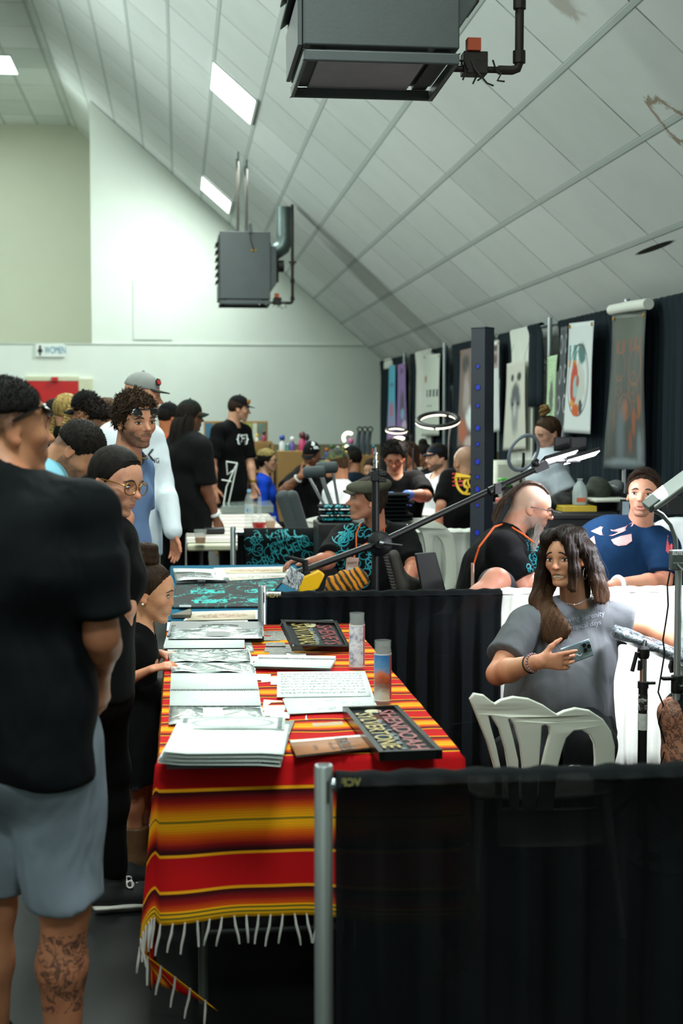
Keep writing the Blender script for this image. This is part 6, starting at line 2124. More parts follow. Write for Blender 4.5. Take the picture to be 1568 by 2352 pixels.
P = seated('smiling bearded man in black cap and bright white tee under the ring lamp', 1003, 1050, 12.4, -120, (-112, 4), H=1.76, build=1.1)
P.body(skin_mat('skin_smiling_man', '#c09078', beard='#15100d', beard_amt=.95, beard_low=-.22), h=.0075, mouth_open=.6); P.eyes(lash=False)
P.hair_cap(H_BLK, low=-.15, h=.008, nz=0); cap_hat(P, cloth('ink_blue_cap', '#161c26'), yaw=0, crown=.10); P.shirt(WHT, sleeve=.85, hem=.02, inf=.02); P.pants(DKP)

P = seated('bald man in black tee with red text and yellow emblem on the back', 1068, 1062, 10.3, -8, (-20, 4), H=1.76, build=1.1)
P.set(shL=v(1030, 1098, 10.3), shR=v(1105, 1098, 10.2), elL=v(1015, 1160, 10.2))
P.body(skin_mat('skin_bald_man', '#b5876a', scalp='#8a6a55'), h=.0075); P.shirt(BLK, sleeve=.85, hem=.02, inf=.018); P.pants(DKP)
for k in range(4):
    decal('lettering', text_mesh(('TATTOO', 'HEAVY INK', 'SINCE 09', 'SOUTH')[k] if False else '-- ---', .055, sx=.8, bold=.003), v(1052, 1086 + 9 * k, 9.9), (1, 0, .05), (0, 0, 1), redp, P.root, P.sh)
rg = random.Random(4); sw = swirls(rg, 9, .07, .10, .03, .06) + [[(.085 * math.cos(a), .085 * math.sin(a) * 1.25) for a in np.linspace(0, 6.3, 24)]]
decal('emblem', strokes_mesh(sw, .009), v(1074, 1100, 9.9), (1, 0, 0), (0, 0, 1), yelp, P.root, P.sh)

P = seated('long-haired person half hidden behind the glasses man', 937, 1045, 13.4, -100, (-110, 10), H=1.7, female=True)
P.body(skin_mat('skin_long_hair', '#8f5f48'), h=.009); P.hair_cap(hair_mat('hair_auburn', '#3a261c'), thick=.08, low=-.6, h=.009, extra=lambda o, s: o.sweep(s.hl(0, -.25, 0), s.hl(0, -.3, -.7), .30 * s.hs, .26 * s.hs, .5, s.Hd[0], .03)); P.shirt(BLK2, hem=.02); P.pants(DKP)
P = seated('dark haired person with top bun and black jacket behind the smiling man', 972, 1046, 14.3, -95, (-100, 12), H=1.68, female=True)
P.body(skin_mat('skin_top_bun', '#9a6a50'), h=.009); P.hair_cap(H_BLK, thick=.05, low=-.3, h=.009, extra=lambda o, s: o.ell(s.hl(0, -.10, .60), np.array((.2, .2, .17)) * s.hs, s.Hd, .02)); P.shirt(BLK2, sleeve=1.9, hem=.02, inf=.02); P.pants(DKP)

# ---- man in the flat cap, ankle over knee
P = Person('man in tweed flat cap and black printed tee sitting with an ankle on his knee', W(846, 1300, 7.8).x, 7.8, -168, H=1.76, sit=.46, build=1.0)
P.set(head=v(843, 1147, 7.72), neck=v(862, 1212, 7.85), shR=v(782, 1238, 7.72), shL=v(932, 1240, 7.85), elR=v(752, 1290, 7.5), wrR=v(712, 1292, 7.32), elL=v(948, 1300, 7.7), wrL=v(930, 1352, 7.45), pel=v(850, 1420, 7.85), waist=v(852, 1360, 7.86), chest=v(858, 1292, 7.86),
      hipR=v(825, 1425, 7.8), hipL=v(885, 1425, 7.8), knR=v(770, 1395, 7.36), anR=v(770, 1560, 7.32), knL=v(990, 1375, 7.45), anL=v(938, 1345, 7.2))
P.face(-96, -3, 2)
P.body(skin_mat('skin_flat_cap', '#b0775c', beard='#6a5648', beard_amt=.22, lip='#8e4a40'), h=.0048, nose=1.15, jaw=1.05, mouth_open=.4, hands={'R': dict(d=(-1, -.3, .1), palm=(.1, -.3, -1), curl=.5), 'L': dict(curl=.5)}); P.eyes('#3a2c20', .6, (0, .012), brow='#4a382a', thick=.8)
P.hair_cap(hair_mat('hair_flat_cap', '#2b2019'), thick=.04, front=-.02, low=-.33, nz=.012)
tw = cloth('tweed', '#47463a', var=.4, fine=420)
o = Solid(); f = P.hs
o.ell(P.hl(0, -.08, .30), np.array((.40, .50, .20)) * f, frame_of(-96, 10, 2), .02); o.ell(P.hl(0, .20, .235), np.array((.34, .28, .09)) * f, P.Hd, .06)
o.cut(P.hl(0, 0, .165), (np.array((0, -.10, -1)) @ P.Hd), .01); cpb = o.build('flat_cap', tw, P.root, .006)
M_ = Mesh()
def fn(u, v_):
    a_ = (u - .5) * 2; return Vector(P.hl(.30 * a_, .30 + .02 + (.10 + .16 * v_) * math.sqrt(max(0, 1 - .8 * a_ * a_)), .215 - .06 * a_ * a_ - .05 * v_))
M_.grid(fn, 14, 5); M_.build('brim', tw, cpb, solid=.008)
P.shirt(BLK2, sleeve=.80, hem=.0, inf=.018, h=.008, flare=.012)
rg = random.Random(21)
sw = swirls(rg, 50, .10, .19, .014, .05)
tx = v(816, 1268, 7.4)
decal('scroll_print', strokes_mesh(sw, .0035), tx, (1, .05, 0), (.1, 0, 1), teal, P.root, P.sh)
decal('lettering', text_mesh('THE', .045, bold=.002), v(795, 1228, 7.4), (1, .05, .1), (0, 0, 1), teal, P.root, P.sh)
orange = mat('orange_lanyard', '#d2571c', .6)
M_ = Mesh(); M_.tube([v(880, 1205, 7.8), v(884, 1232, 7.70), v(858, 1240, 7.62), v(822, 1258, 7.58), v(812, 1282, 7.56)], .004, 6); M_.tube([v(828, 1203, 7.72), v(818, 1225, 7.64), v(818, 1262, 7.58), v(812, 1282, 7.56)], .004, 6); ly = M_.build('lanyard', orange, P.root)
M_ = Mesh(); a_ = W(808, 1300, 7.53); M_.box(a_, (.066, .004, .092), Matrix.Rotation(.1, 3, 'Y')); bd = M_.build('badge', mat('badge_card', '#c9a394', .5), P.root, smooth=False)
decal('lettering', text_mesh('Inkers', .02), W(808, 1292, 7.525), (1, 0, .1), (0, 0, 1), blk, P.root); M_ = Mesh(); M_.box(W(807, 1310, 7.527), (.05, .003, .03), Matrix.Rotation(.1, 3, 'Y')); M_.build('badge_strip', whtp, P.root, smooth=False)
P.pants(cloth('grey_work_pants', '#4b4a46'), inf=.014, to=1.6, legn='R', h=.009); P.pants(cloth('grey_work_pants', '#4b4a46'), inf=.014, to=1.25, legn='L', h=.009, name='trouser_leg')
o = Solid(); c = v(905, 1318, 7.15)
ax_ = np.array((-.25, 0, 1.0)); ax_ /= np.linalg.norm(ax_)
o.sweep(c - ax_ * .085 + (.03, .02, 0), c + ax_ * .095 + (.02, 0, 0), .042, .046, (.9, .62), np.array((.35, 1, 0)), .02); o.cap(c - ax_ * .05 + (.04, 0, 0), v(948, 1345, 7.2), .045, .042, .03)
sb = o.build('shoe', mat('grey_knit_shoe', '#38352f', .85, bump=.3, bs=200), P.root, .006)
b = MB('tread', .8); x, y, z = b.xyz(b.co()); wv = ((z * 420.0) + (x * 60).sin() * 1.0).sin(); b.color(b.ramp(wv * .5 + .5, [(.2, '#161513'), (.7, '#4b4840')])); b.bump(wv, .6, .006)
o = Solid(); o.sweep(c - ax_ * .10 + (-.018, -.012, 0), c + ax_ * .11 + (-.018, -.012, 0), .048, .052, .25, np.array((.35, 1, 0)), .02); o.build('sole', b.m, sb, .006)
P.shoe('R', mat('grey_knit_shoe', '#38352f'), None, h=.009)

# ---- artist with the mohawk
P = Person('bearded artist with grey mohawk and black glasses bending to his work', W(1160, 1300, 7.05).x, 7.1, 92, H=1.78, sit=.50, build=1.22, lean=24)
P.set(head=v(1220, 1164, 7.0), neck=v(1172, 1228, 7.02), shR=v(1150, 1262, 6.82), shL=v(1190, 1262, 7.22), elR=v(1205, 1345, 6.75), wrR=v(1265, 1330, 6.85), elL=v(1250, 1320, 7.2), wrL=v(1320, 1290, 7.1), pel=v(1130, 1430, 7.1), waist=v(1132, 1375, 7.1), chest=v(1142, 1305, 7.06), hipR=v(1140, 1400, 6.98), hipL=v(1150, 1400, 7.2),
      knR=v(1140, 1336, 6.58), anR=v(1030, 1470, 6.50), knL=v(1260, 1360, 7.2), anL=v(1270, 1560, 7.2))
P.face(98, 14)
sk = skin_mat('skin_mohawk', '#c08a72', beard='#8c8078', beard_amt=.85, scalp='#b29a88', lip='#a05048')
P.body(sk, h=.005, nose=1.1, hands={'R': dict(curl=.6), 'L': dict(curl=.6)}); P.eyes('#3a4a52', .5, (0, -.015))
hm = hair_mat('hair_mohawk', '#4a3a30', tip='#6e5638')
P.strands(hm, [[(x, .28 - .02 * abs(x), .36), (x, .05, .53), (x * 1.1, -.25, .50), (x * 1.3, -.50, .22), (x * 1.6, -.66, -.12), (x * 1.8, -.70, -.45)] for x in (-.14, -.07, 0, .07, .14)], n=650, spread=.018, r=.0026, wave=.02, seed=4)
P.strands(hair_mat('beard_grey', '#8d857e', tip='#c9c4bc'), [[(x, .30 - .8 * abs(x) ** 1.2, -.33 + .1 * abs(x)), (x * .95, .34 - .8 * abs(x) ** 1.2, -.50), (x * .75, .30 - .5 * abs(x), -.68), (x * .45, .24, -.86)] for x in (-.24, -.14, -.05, .05, .14, .24)], n=420, spread=.025, r=.0024, wave=.03, seed=8, name='beard')
P.shirt(BLK, sleeve=.80, hem=.02, inf=.022, h=.008, flare=.010, belly=.5)
decal('scroll_print', strokes_mesh(swirls(random.Random(5), 34, .07, .14, .012, .035), .003), v(1228, 1285, 6.9), (.4, -1, 0), (0, 0, 1), teal, P.root, P.sh)
fr = shade_glasses(P, 0.0, 0, mat('glasses_black', '#0b0b0c', .25))
M_ = Mesh(); M_.tube([v(1176, 1212, 6.92), v(1200, 1226, 6.86), v(1225, 1246, 6.9)], .005, 6); M_.tube([v(1170, 1198, 7.1), v(1135, 1210, 6.86), v(1100, 1256, 6.80), v(1086, 1300, 6.85), v(1084, 1345, 6.88)], .005, 6); M_.build('lanyard', orange, P.root)
M_ = Mesh(); M_.box(v(1085, 1322, 6.86), (.006, .05, .12)); M_.build('badge', mat('badge_card', '#c9a394'), P.root, smooth=False)
P.pants(mat('mesh_shorts', '#1d2026', .6, bump=.4, bs=420), inf=.022, to=.78, name='shorts', legn='R', h=.009); P.pants(mat('mesh_shorts', '#1d2026'), inf=.022, to=.9, name='shorts', legn='L', h=.009)
for n in 'LR': P.shoe(n, can, rub, h=.009)

# ---- client lying back in navy tee
P = Person('young man in navy tee lying back on a white covered bench', W(1385, 1300, 7.15).x, 7.15, 180, H=1.80, sit=.5, build=1.15, side=42)
P.set(pel=v(1318, 1372, 7.1), waist=v(1352, 1340, 7.12), chest=v(1408, 1285, 7.15), neck=v(1482, 1208, 7.16), head=v(1477, 1134, 7.04), shR=v(1412, 1228, 7.2), shL=v(1530, 1262, 7.02), elR=v(1350, 1262, 7.3), wrR=v(1302, 1262, 7.2), elL=v(1522, 1338, 6.95), wrL=v(1408, 1344, 6.75),
      hipL=v(1320, 1390, 7.0), hipR=v(1300, 1370, 7.2), knL=v(1200, 1430, 6.95), knR=v(1190, 1400, 7.25), anL=v(1120, 1540, 6.9), anR=v(1110, 1530, 7.3))
P.T = np.stack((-np.array((.72, .1, -.70)), np.array((-.45, -.80, .40)) / 1.0, np.array((.70, .05, .71)))); P.S = P.T
P.T = np.stack([r / np.linalg.norm(r) for r in P.T]); P.S = P.T
P.face(204, -3, 3)
P.body(skin_mat('skin_navy_man', '#c08a70', beard='#2e2019', beard_amt=.6, beard_low=-.30, lip='#96504a'), h=.0048, mouth_open=.25, nose=1.05, hands={'R': dict(d=(-1, 0, .1), palm=(0, 0, 1), curl=.3), 'L': dict(d=(-1, -.1, 0), palm=(0, 0, -1), curl=.3)})
P.eyes('#3a3026', .62, (.01, 0), brow='#1d140e', thick=1.2)
P.hair_cap(hair_mat('hair_navy_man', '#2e2018'), thick=.05, front=.0, low=-.1, nz=.01, freq=45, top=.02)
P.strands(hair_mat('hair_navy_man', '#2e2018'), [[(-.10, .30, .44), (.05, .36, .47), (.20, .30, .38), (.31, .18, .22)], [(-.05, .20, .50), (.14, .30, .49), (.27, .24, .38), (.345, .08, .20)], [(-.10, .30, .44), (-.22, .30, .38), (-.30, .22, .30), (-.34, .1, .15)]], n=260, spread=.012, r=.0022, wave=.006)
P.shirt(cloth('navy_blue_tee', '#0e2844', var=.10), sleeve=.70, hem=.02, inf=.016, h=.008, flare=.010, folds=.006, hemcut=False)
ffn = mat('flag_red', '#b03a40', .6)
c = v(1548, 1246, 6.8)
fl_v, fl_f = [], []
for k in range(6):
    y0 = .03 - .013 * k; x0 = -.035 if k > 2 else .0
    b0 = len(fl_v); fl_v += [Vector((-.04, y0, 0)), Vector((.045, y0, 0)), Vector((.045, y0 - .009, 0)), Vector((-.04, y0 - .009, 0))]; fl_f.append((b0, b0 + 1, b0 + 2, b0 + 3))
b0 = len(fl_v); fl_v += [Vector((-.04, .032, 0)), Vector((.008, .032, 0)), Vector((.008, -.006, 0)), Vector((-.04, -.006, 0))]; fl_f.append((b0, b0 + 1, b0 + 2, b0 + 3))
decal('flag_print', (fl_v, fl_f), c, (1, .1, -.12), (.1, 0, 1), ffn, P.root, P.sh)
pr_m = mat('pale_red_print', '#d99a98', .6)
bl_v = [Vector((math.cos(a) * .10 * (1 + .3 * math.sin(3 * a)), math.sin(a) * .045, 0)) for a in np.linspace(0, 6.283, 30)[:-1]]
cp_v = [Vector(q + (0,)) for q in ((-.11, .035), (-.06, .05), (.0, .022), (.06, .03), (.115, .052), (.10, .03), (.05, .008), (-.01, -.004), (-.07, .010))] + [Vector(q + (0,)) for q in ((-.02, -.022), (.03, -.012), (.085, -.010), (.082, -.045), (.05, -.060), (.01, -.058), (-.01, -.045))] + [Vector(q + (0,)) for q in ((-.13, -.005), (-.10, .01), (-.10, -.03), (-.12, -.035))]
decal('chest_print', (cp_v, [tuple(range(9)), tuple(range(9, 16)), tuple(range(16, 20))]), v(1410, 1228, 6.8), (1, 0, .15), (-.2, 0, 1), pr_m, P.root, P.sh)
ck = bracelet(P, 'L', mat('check_white', '#cfd2d2', .5), r=.036, w=.03, t=.35, name='checked_wristband')
P.pants(cloth('blue_jeans', '#2a3a55'), inf=.014, to=1.9, h=.01)

# ---- woman with top knot by the wall
P = person('woman with top knot in white tee and plaid trousers by the wall', 1268, 9.8, -72, H=1.68, female=True, build=1.12, lean=4)
P.set(head=v(1258, 994, 9.75), neck=v(1272, 1040, 9.8), shL=v(1270, 1075, 9.62), shR=v(1262, 1070, 9.98), elL=v(1296, 1130, 9.58), wrL=v(1262, 1168, 9.5))
P.face(-106, 20)
a = P.J['elL']
P.body(skin_mat('skin_top_knot', '#c0907a', lip='#a05a52', tattoo='#20262a', tattoo_box=(a[0] - .25, a[0] + .15, 9.3, 9.72, a[2] - .12, a[2] + .10)), h=.0055, hands={'L': dict(curl=.5)})
P.eyes('#2a1c14', .4, (0, -.02), brow='#3a2a1c')
hk = hair_mat('hair_top_knot', '#3a291a', tip='#3a291a')
P.hair_cap(hk, thick=.03, front=-.01, low=-.30, nz=.006, freq=60)
P.pulled(hk, (0, -.12, .50), 400, .0013)
o = Solid()
for k in range(14):
    a = k * .9; R_ = .11 + .02 * math.sin(k * 2.1); c = P.hl(0, -.12, .58 + .018 * k)
    p0 = c + (P.Hd[0] * math.cos(a) + P.Hd[1] * math.sin(a)) * R_ * P.hs; p1 = c + (P.Hd[0] * math.cos(a + .9) + P.Hd[1] * math.sin(a + .9)) * R_ * P.hs
    o.cap(p0, p1, .06 * P.hs, .06 * P.hs, .004)
o.build('hair_bun', hair_mat('hair_knot_blond', '#6b522c'), P.root, .0045)
P.shirt(cloth('white_boxy_tee', '#b9c1cc', var=.05), sleeve=.95, hem=.06, inf=.03, h=.009, flare=.02, bust=.4)
b = MB('plaid', .85); x, y, z = b.xyz(b.co()); k1 = (x * 62).sin().step(-.2, .2); k2 = (z * 62).sin().step(-.2, .2); b.color(b.ramp((k1 + k2) * .5, [(0, '#17151a'), (.5, '#3c373b'), (1, '#8d8683')]))
P.pants(b.m, inf=.02)
for n in 'LR': P.shoe(n, can, rub, h=.009)
# ================================================================ chairs
whp = mat('white_chair_plastic', '#c9cac0', .35, var=.05)


def plate(outline, holes, thick, bev=.004):
    """flat panel with holes, in x / y, thickness along z: (verts, faces)"""
    cu = bpy.data.curves.new('panel', 'CURVE'); cu.dimensions = '2D'; cu.fill_mode = 'BOTH'; cu.extrude = thick / 2; cu.bevel_depth = bev; cu.bevel_resolution = 2
    for poly in [outline] + holes:
        sp_ = cu.splines.new('POLY'); sp_.points.add(len(poly) - 1)
        for p, q in zip(sp_.points, poly): p.co = (q[0], q[1], 0, 1)
        sp_.use_cyclic_u = True
    o = bpy.data.objects.new('panel', cu); me = bpy.data.meshes.new_from_object(o)
    vs = [Vector(q.co) for q in me.vertices]; fs = [tuple(p.vertices) for p in me.polygons]
    bpy.data.objects.remove(o); bpy.data.curves.remove(cu); bpy.data.meshes.remove(me)
    return vs, fs


def smooth_poly(pts, k=3):
    for _ in range(k):
        q = []
        for i in range(len(pts)):
            a, b_ = pts[i], pts[(i + 1) % len(pts)]
            q += [(a[0] * .75 + b_[0] * .25, a[1] * .75 + b_[1] * .25), (a[0] * .25 + b_[0] * .75, a[1] * .25 + b_[1] * .75)]
        pts = q
    return pts


def subdiv(pts, step=.02):
    q = []
    for i in range(len(pts)):
        a, b_ = pts[i], pts[(i + 1) % len(pts)]; n = max(1, int(math.hypot(b_[0] - a[0], b_[1] - a[1]) / step))
        q += [(a[0] + (b_[0] - a[0]) * t / n, a[1] + (b_[1] - a[1]) * t / n) for t in range(n)]
    return q


def lawn_chair(loc, yaw, label, outline, holes, seat_z=.43, group='white plastic chairs', sw=.46):
    """outline and holes of the back panel in metres: x across, y up from the seat"""
    t = thing('plastic_chair', label, 'chair', loc, group)
    R = Matrix.Rotation(math.radians(yaw), 3, 'Z'); L0 = Vector(loc)
    def put(p): return L0 + R @ Vector(p)
    vs, fs = plate(outline, holes, .014, .005)
    m = Mesh(); m.add([put((q.x, -.20 - .16 * q.y - .9 * (q.x ** 2) * -1.0 * .9 + q.z, seat_z + q.y)) for q in vs], fs)
    m.build('backrest', whp, t, angle=50)
    m = Mesh()
    def sf(u, v_):
        x = (u - .5) * sw * (1 - .06 * (1 - v_)); y = -.20 + v_ * .42
        return put((x, y, seat_z + .012 * ((u - .5) * 2) ** 2 - .02 * max(0, v_ - .85) * 6 - .015 * math.sin(math.pi * v_)))
    m.grid(sf, 14, 14); m.build('seat', whp, t, solid=.012, angle=60)
    for sx in (-1, 1):
        for y0, y1 in ((-.19, -.27), (.19, .23)):
            m = Mesh(); a, b_ = put((sx * sw * .44, y0, seat_z)), put((sx * sw * .52, y1, 0)); m.tube([a, a * .5 + b_ * .5, b_], [.026, .022, .018], 10, flat=.6); m.build('leg', whp, t)
    return t


# the near chair, seen from behind: scalloped three-petal back
def cz(x, y):
    return (1000 + x / 2.76, 1180 + y / 2.76)


YC = 4.35
c0 = W(1250, 1700, YC)
SZ = .43
def loc2(zx_, zy_):
    p = W(*cz(zx_, zy_), YC); return (p.x - c0.x, p.z - SZ)


out = [loc2(*p) for p in ((222, 1172), (240, 1142), (290, 1148), (335, 1185), (362, 1200), (400, 1172), (470, 1150), (560, 1160), (650, 1200), (715, 1245), (745, 1262), (790, 1238), (860, 1222), (950, 1240), (1040, 1300), (1100, 1380), (1132, 1480), (1140, 1620), (1140, 2080), (1010, 2080), (1018, 1640), (1016, 1480), (985, 1400), (930, 1350), (860, 1340), (800, 1380), (770, 1460), (750, 1640), (742, 1900), (560, 1900), (552, 1640), (500, 1560), (430, 1400), (360, 1260))]
out = [loc2(*p) for p in ((222, 1172), (240, 1142), (290, 1148), (335, 1185), (362, 1200), (400, 1172), (470, 1150), (560, 1160), (650, 1200), (715, 1245), (745, 1262), (790, 1238), (860, 1222), (950, 1240), (1040, 1300), (1100, 1380), (1132, 1480), (1140, 1640), (1140, 2120), (420, 2120), (385, 1620), (330, 1440), (270, 1290))]
h1_ = [loc2(*p) for p in ((312, 1262), (345, 1262), (400, 1350), (440, 1480), (470, 1640), (480, 1880), (420, 1880), (405, 1640), (370, 1480), (330, 1340))]
h2_ = [loc2(*p) for p in ((432, 1285), (455, 1272), (490, 1320), (530, 1450), (552, 1600), (560, 1880), (520, 1880), (505, 1560), (470, 1420))]
h3_ = [loc2(*p) for p in ((640, 1320), (670, 1306), (705, 1325), (712, 1380), (690, 1480), (668, 1600), (655, 1880), (625, 1880), (632, 1600))]
h4_ = [loc2(*p) for p in ((775, 1480), (800, 1400), (850, 1350), (910, 1345), (970, 1385), (1005, 1450), (1018, 1560), (1020, 1880), (735, 1880), (750, 1600))]
lawn_chair((c0.x, YC + .20, 0), 0, 'white plastic chair with scalloped back in front of the grey shirted woman', subdiv(out, .015), [subdiv(h, .015) for h in (h1_, h2_, h3_, h4_)])
arch = smooth_poly([(-.22, 0), (-.25, .30), (-.20, .42), (0, .47), (.20, .42), (.25, .30), (.22, 0)], 2)
ah = [smooth_poly([(-.17, .06), (-.19, .30), (-.13, .38), (-.09, .34), (-.10, .06)], 2), smooth_poly([(-.05, .06), (-.055, .36), (0, .42), (.055, .36), (.05, .06)], 2), smooth_poly([(.17, .06), (.19, .30), (.13, .38), (.09, .34), (.10, .06)], 2)]
# other white chairs
p = W(1000, 1300, 9.0); sc2 = lambda L_: [(x_ * 1.0, y_ * 1.2) for x_, y_ in L_]
lawn_chair((p.x, 9.0, 0), 196, 'white plastic chair with arched slats beside the flat-cap man', sc2(arch), [sc2(h_) for h_ in ah])
p = W(712, 1200, 10.7); lawn_chair((p.x, 10.7, 0), 150, 'white plastic chair with arched back beside the grey foam pads', arch, ah)
p = W(748, 1150, 11.5); lawn_chair((p.x, 11.5, 0), 40, 'white plastic chair under the white-shirted man with camouflage cap', arch, ah)
p = W(1012, 1130, 11.5); lawn_chair((p.x, 11.5, 0), 200, 'white plastic chair partly seen between the glove man and the bald man', arch, ah)

# ================================================================ seated woman
P = Person('worried young woman in grey tee with long brown hair holding a phone', W(1285, 1300, 5.45).x, 5.45, -168, H=1.64, sit=.46, build=1.22, female=True)
P.set(head=v(1299, 1279, 5.38), neck=v(1318, 1394, 5.46), shR=v(1206, 1436, 5.38), shL=v(1376, 1422, 5.46), elR=v(1142, 1548, 5.24), wrR=v(1234, 1520, 5.02), elL=v(1482, 1442, 5.42), wrL=v(1585, 1500, 5.34),
      pel=v(1282, 1655, 5.5), waist=v(1284, 1590, 5.5), chest=v(1292, 1500, 5.48), hipR=v(1240, 1672, 5.45), hipL=v(1330, 1672, 5.45), knR=v(1188, 1738, 5.02), knL=v(1352, 1712, 5.0), anR=v(1185, 1990, 5.05), anL=v(1350, 1990, 5.02))
P.face(-138, 4, -3)
sw_ = skin_mat('skin_seated_woman', '#b98465', lip='#a5604f', blush=.22)
P.body(sw_, h=.004, jaw=1.14, nose=.95, grim=1, armthick=1.12, hands={'R': dict(d=(.97, -.05, .02), palm=(0, .95, .1), curl=.34, spread=.025, point=.10, thumb=1.25), 'L': dict(d=(1, -.1, -.3), palm=(0, 0, -1), curl=.3)})
P.eyes('#20130c', .80, (-.016, .004), brow='#2a1b12', browk=(.055, -.022), thick=1.05)
# clenched teeth
M_ = Mesh()
for k in range(-4, 5):
    for zz in (-.284, -.306):
        x = k * .0215; M_.box(P.hl(x, .352 - 1.6 * x * x, zz), (.0205 * P.hs, .02 * P.hs, .020 * P.hs), Matrix(P.Hd.T.tolist()))
M_.build('teeth', TEETH, P.root, bevel=.0006)
hw_ = hair_mat('hair_woman', '#1d1410', tip='#4a311f', rough=.5)
P.hair_cap(hw_, thick=.028, front=.0, low=-.28, nz=.004, freq=60, h=.0045)
GA = [[(.0, .27, .47), (-.16, .35, .37), (-.25, .345, .12), (-.27, .34, -.20), (-.22, .36, -.50)], [(.0, .20, .50), (-.20, .30, .41), (-.315, .25, .12), (-.335, .26, -.2), (-.28, .30, -.56)]]
P.strands(hw_, GA, n=380, spread=.016, r=.0010, wave=.022, seed=1, segs=18)
GB = [[(0, .18, .51), (-.24, .20, .42), (-.36, .06, .15), (-.41, -.10, -.15), (-.50, -.06, -.45), (-.56, .0, -.80)], [(0, .05, .53), (-.25, .03, .44), (-.40, -.08, .12), (-.48, -.18, -.25), (-.58, -.18, -.55), (-.62, -.16, -.84)], [(0, -.12, .53), (-.24, -.20, .42), (-.38, -.30, .1), (-.46, -.40, -.3), (-.54, -.40, -.82)], [(0, -.28, .48), (-.12, -.46, .25), (-.22, -.53, 0), (-.28, -.56, -.35), (-.34, -.54, -.82)],
      [(0, -.3, .47), (.12, -.46, .25), (.2, -.52, 0), (.25, -.50, -.35), (.3, -.42, -.75)]]
P.strands(hw_, GB, n=1200, spread=.034, r=.0010, wave=.05, seed=2, segs=18)
GR = [[(.02, .27, .47), (.19, .33, .35), (.30, .29, .08), (.37, .30, -.30), (.40, .36, -.65), (.12, .60, -1.30)], [(.02, .2, .51), (.24, .24, .41), (.36, .14, .1), (.45, .16, -.3), (.50, .40, -.75), (.18, .66, -1.42)], [(.02, .0, .53), (.27, .0, .43), (.40, -.05, .1), (.48, .02, -.35), (.46, .36, -.85), (-.04, .72, -1.46)], [(.02, -.2, .51), (.24, -.25, .41), (.37, -.28, .1), (.43, -.18, -.3), (.42, .28, -.75), (-.22, .74, -1.36)], [(0, -.3, .47), (.14, -.45, .25), (.26, -.46, 0), (.33, -.36, -.35), (.35, .22, -.75), (-.34, .70, -1.2)]]
P.strands(hw_, GR, n=1300, spread=.034, r=.0010, wave=.05, seed=3, segs=20)
o = Solid()
for set_, r0 in ((GR, .058), (GB, .060), (GA, .032)):
    G2 = []
    for i in range(len(set_) - 1):
        for t in (0, .33, .66): G2.append([tuple(np.array(p) * (1 - t) + np.array(q_) * t) for p, q_ in zip((set_[i] + [set_[i][-1]] * 2)[:6], (set_[i + 1] + [set_[i + 1][-1]] * 2)[:6])])
    G2.append(set_[-1])
    for g in G2:
        for j in range(len(g) - 1):
            ra = r0 * (.35 if j == 0 else 1.0); rb = r0 * (.55 if j == len(g) - 2 else 1.0)
            a_, b_ = np.array(g[j]) * (1, 1, 1), np.array(g[j + 1])
            if np.linalg.norm(a_ - b_) > 1e-4: o.cap(P.hl(*(a_ * .97)), P.hl(*(b_ * .97)), ra * P.hs, rb * P.hs, .022)
Hd_, hc_, hs_ = P.Hd, P.J['head'], P.hs
def hairfold(Q_):
    q_ = ((Q_ - hc_) @ Hd_.T) / hs_
    an_ = np.arctan2(q_[:, 0], q_[:, 1] + .1)
    w_ = q_[:, 2] * 4 + 1.5 * np.sin(q_[:, 2] * 5 + an_ * 3)
    return hs_ * (.007 * np.sin(an_ * 40 + w_) + .005 * np.sin(an_ * 83 + 1.7 * w_))
o.fold(hairfold)
o.build('hair_locks', hw_, P.root, .0038, {'head': (P.J['head'], P.Hd, P.hs)})
greyt = cloth('grey_tee', '#54575a', var=.10, fold=.55)
P.shirt(greyt, sleeve=.66, hem=.00, inf=.018, h=.007, neck=.006, folds=.007, flare=.016, bust=1.1, belly=.6, seed=4, hemcut=False, armthick=1.12)
decal('lettering', text_mesh('Loving Serenity', .028, sx=.95), v(1338, 1418, 5.0), (1, .05, .16), (-.1, 0, 1), mat('faded_print', '#767d86', .7), P.root, P.sh)
decal('lettering', text_mesh('tropical days', .026, sx=.95), v(1342, 1436, 5.0), (1, .05, .16), (-.1, 0, 1), mat('faded_print', '#9aa0a8'), P.root, P.sh)
P.pants(cloth('black_joggers', '#131517', fold=.5), inf=.028, to=1.9, h=.008, folds=.008)
for n in 'LR': P.shoe(n, can, rub, h=.008)
silv = mat('silver_chain', '#c9ccd0', .25, .9)
M_ = Mesh()
pts = [v(1345, 1378, 5.33), v(1330, 1386, 5.31), v(1318, 1389, 5.30), v(1300, 1386, 5.32)]
M_.tube(pts, .0014, 6)
for q in pts[:-1]: M_.ball(q, .0032, 8, 6)
M_.build('necklace', silv, P.root)
M_ = Mesh(); e = P.hl(-.355, -.02, -.215); M_.ring(e - np.array((0, 0, .018)), .022, .0011, (1, -.7, 0), n=30, m=6); M_.build('hoop_earring', silv, P.root)
a, b_ = P.J['elR'], P.J['wrR']; d = (b_ - a) / np.linalg.norm(b_ - a)
M_ = Mesh(); M_.ring(b_ - d * .045, .0335, .0028, d, n=28, m=8); M_.build('hair_tie', blk, P.root)
M_ = Mesh()
u_ = np.cross(d, (0, 0, 1)); u_ /= np.linalg.norm(u_); w_ = np.cross(d, u_)
for k in range(20):
    an = k / 20 * 6.283; M_.ball(b_ - d * .022 + (u_ * math.cos(an) + w_ * math.sin(an)) * .033, .0045, 8, 6)
M_.build('bead_bracelet', mat('rose_beads', '#8d6f78', .3, var=.5, vs=300), P.root)
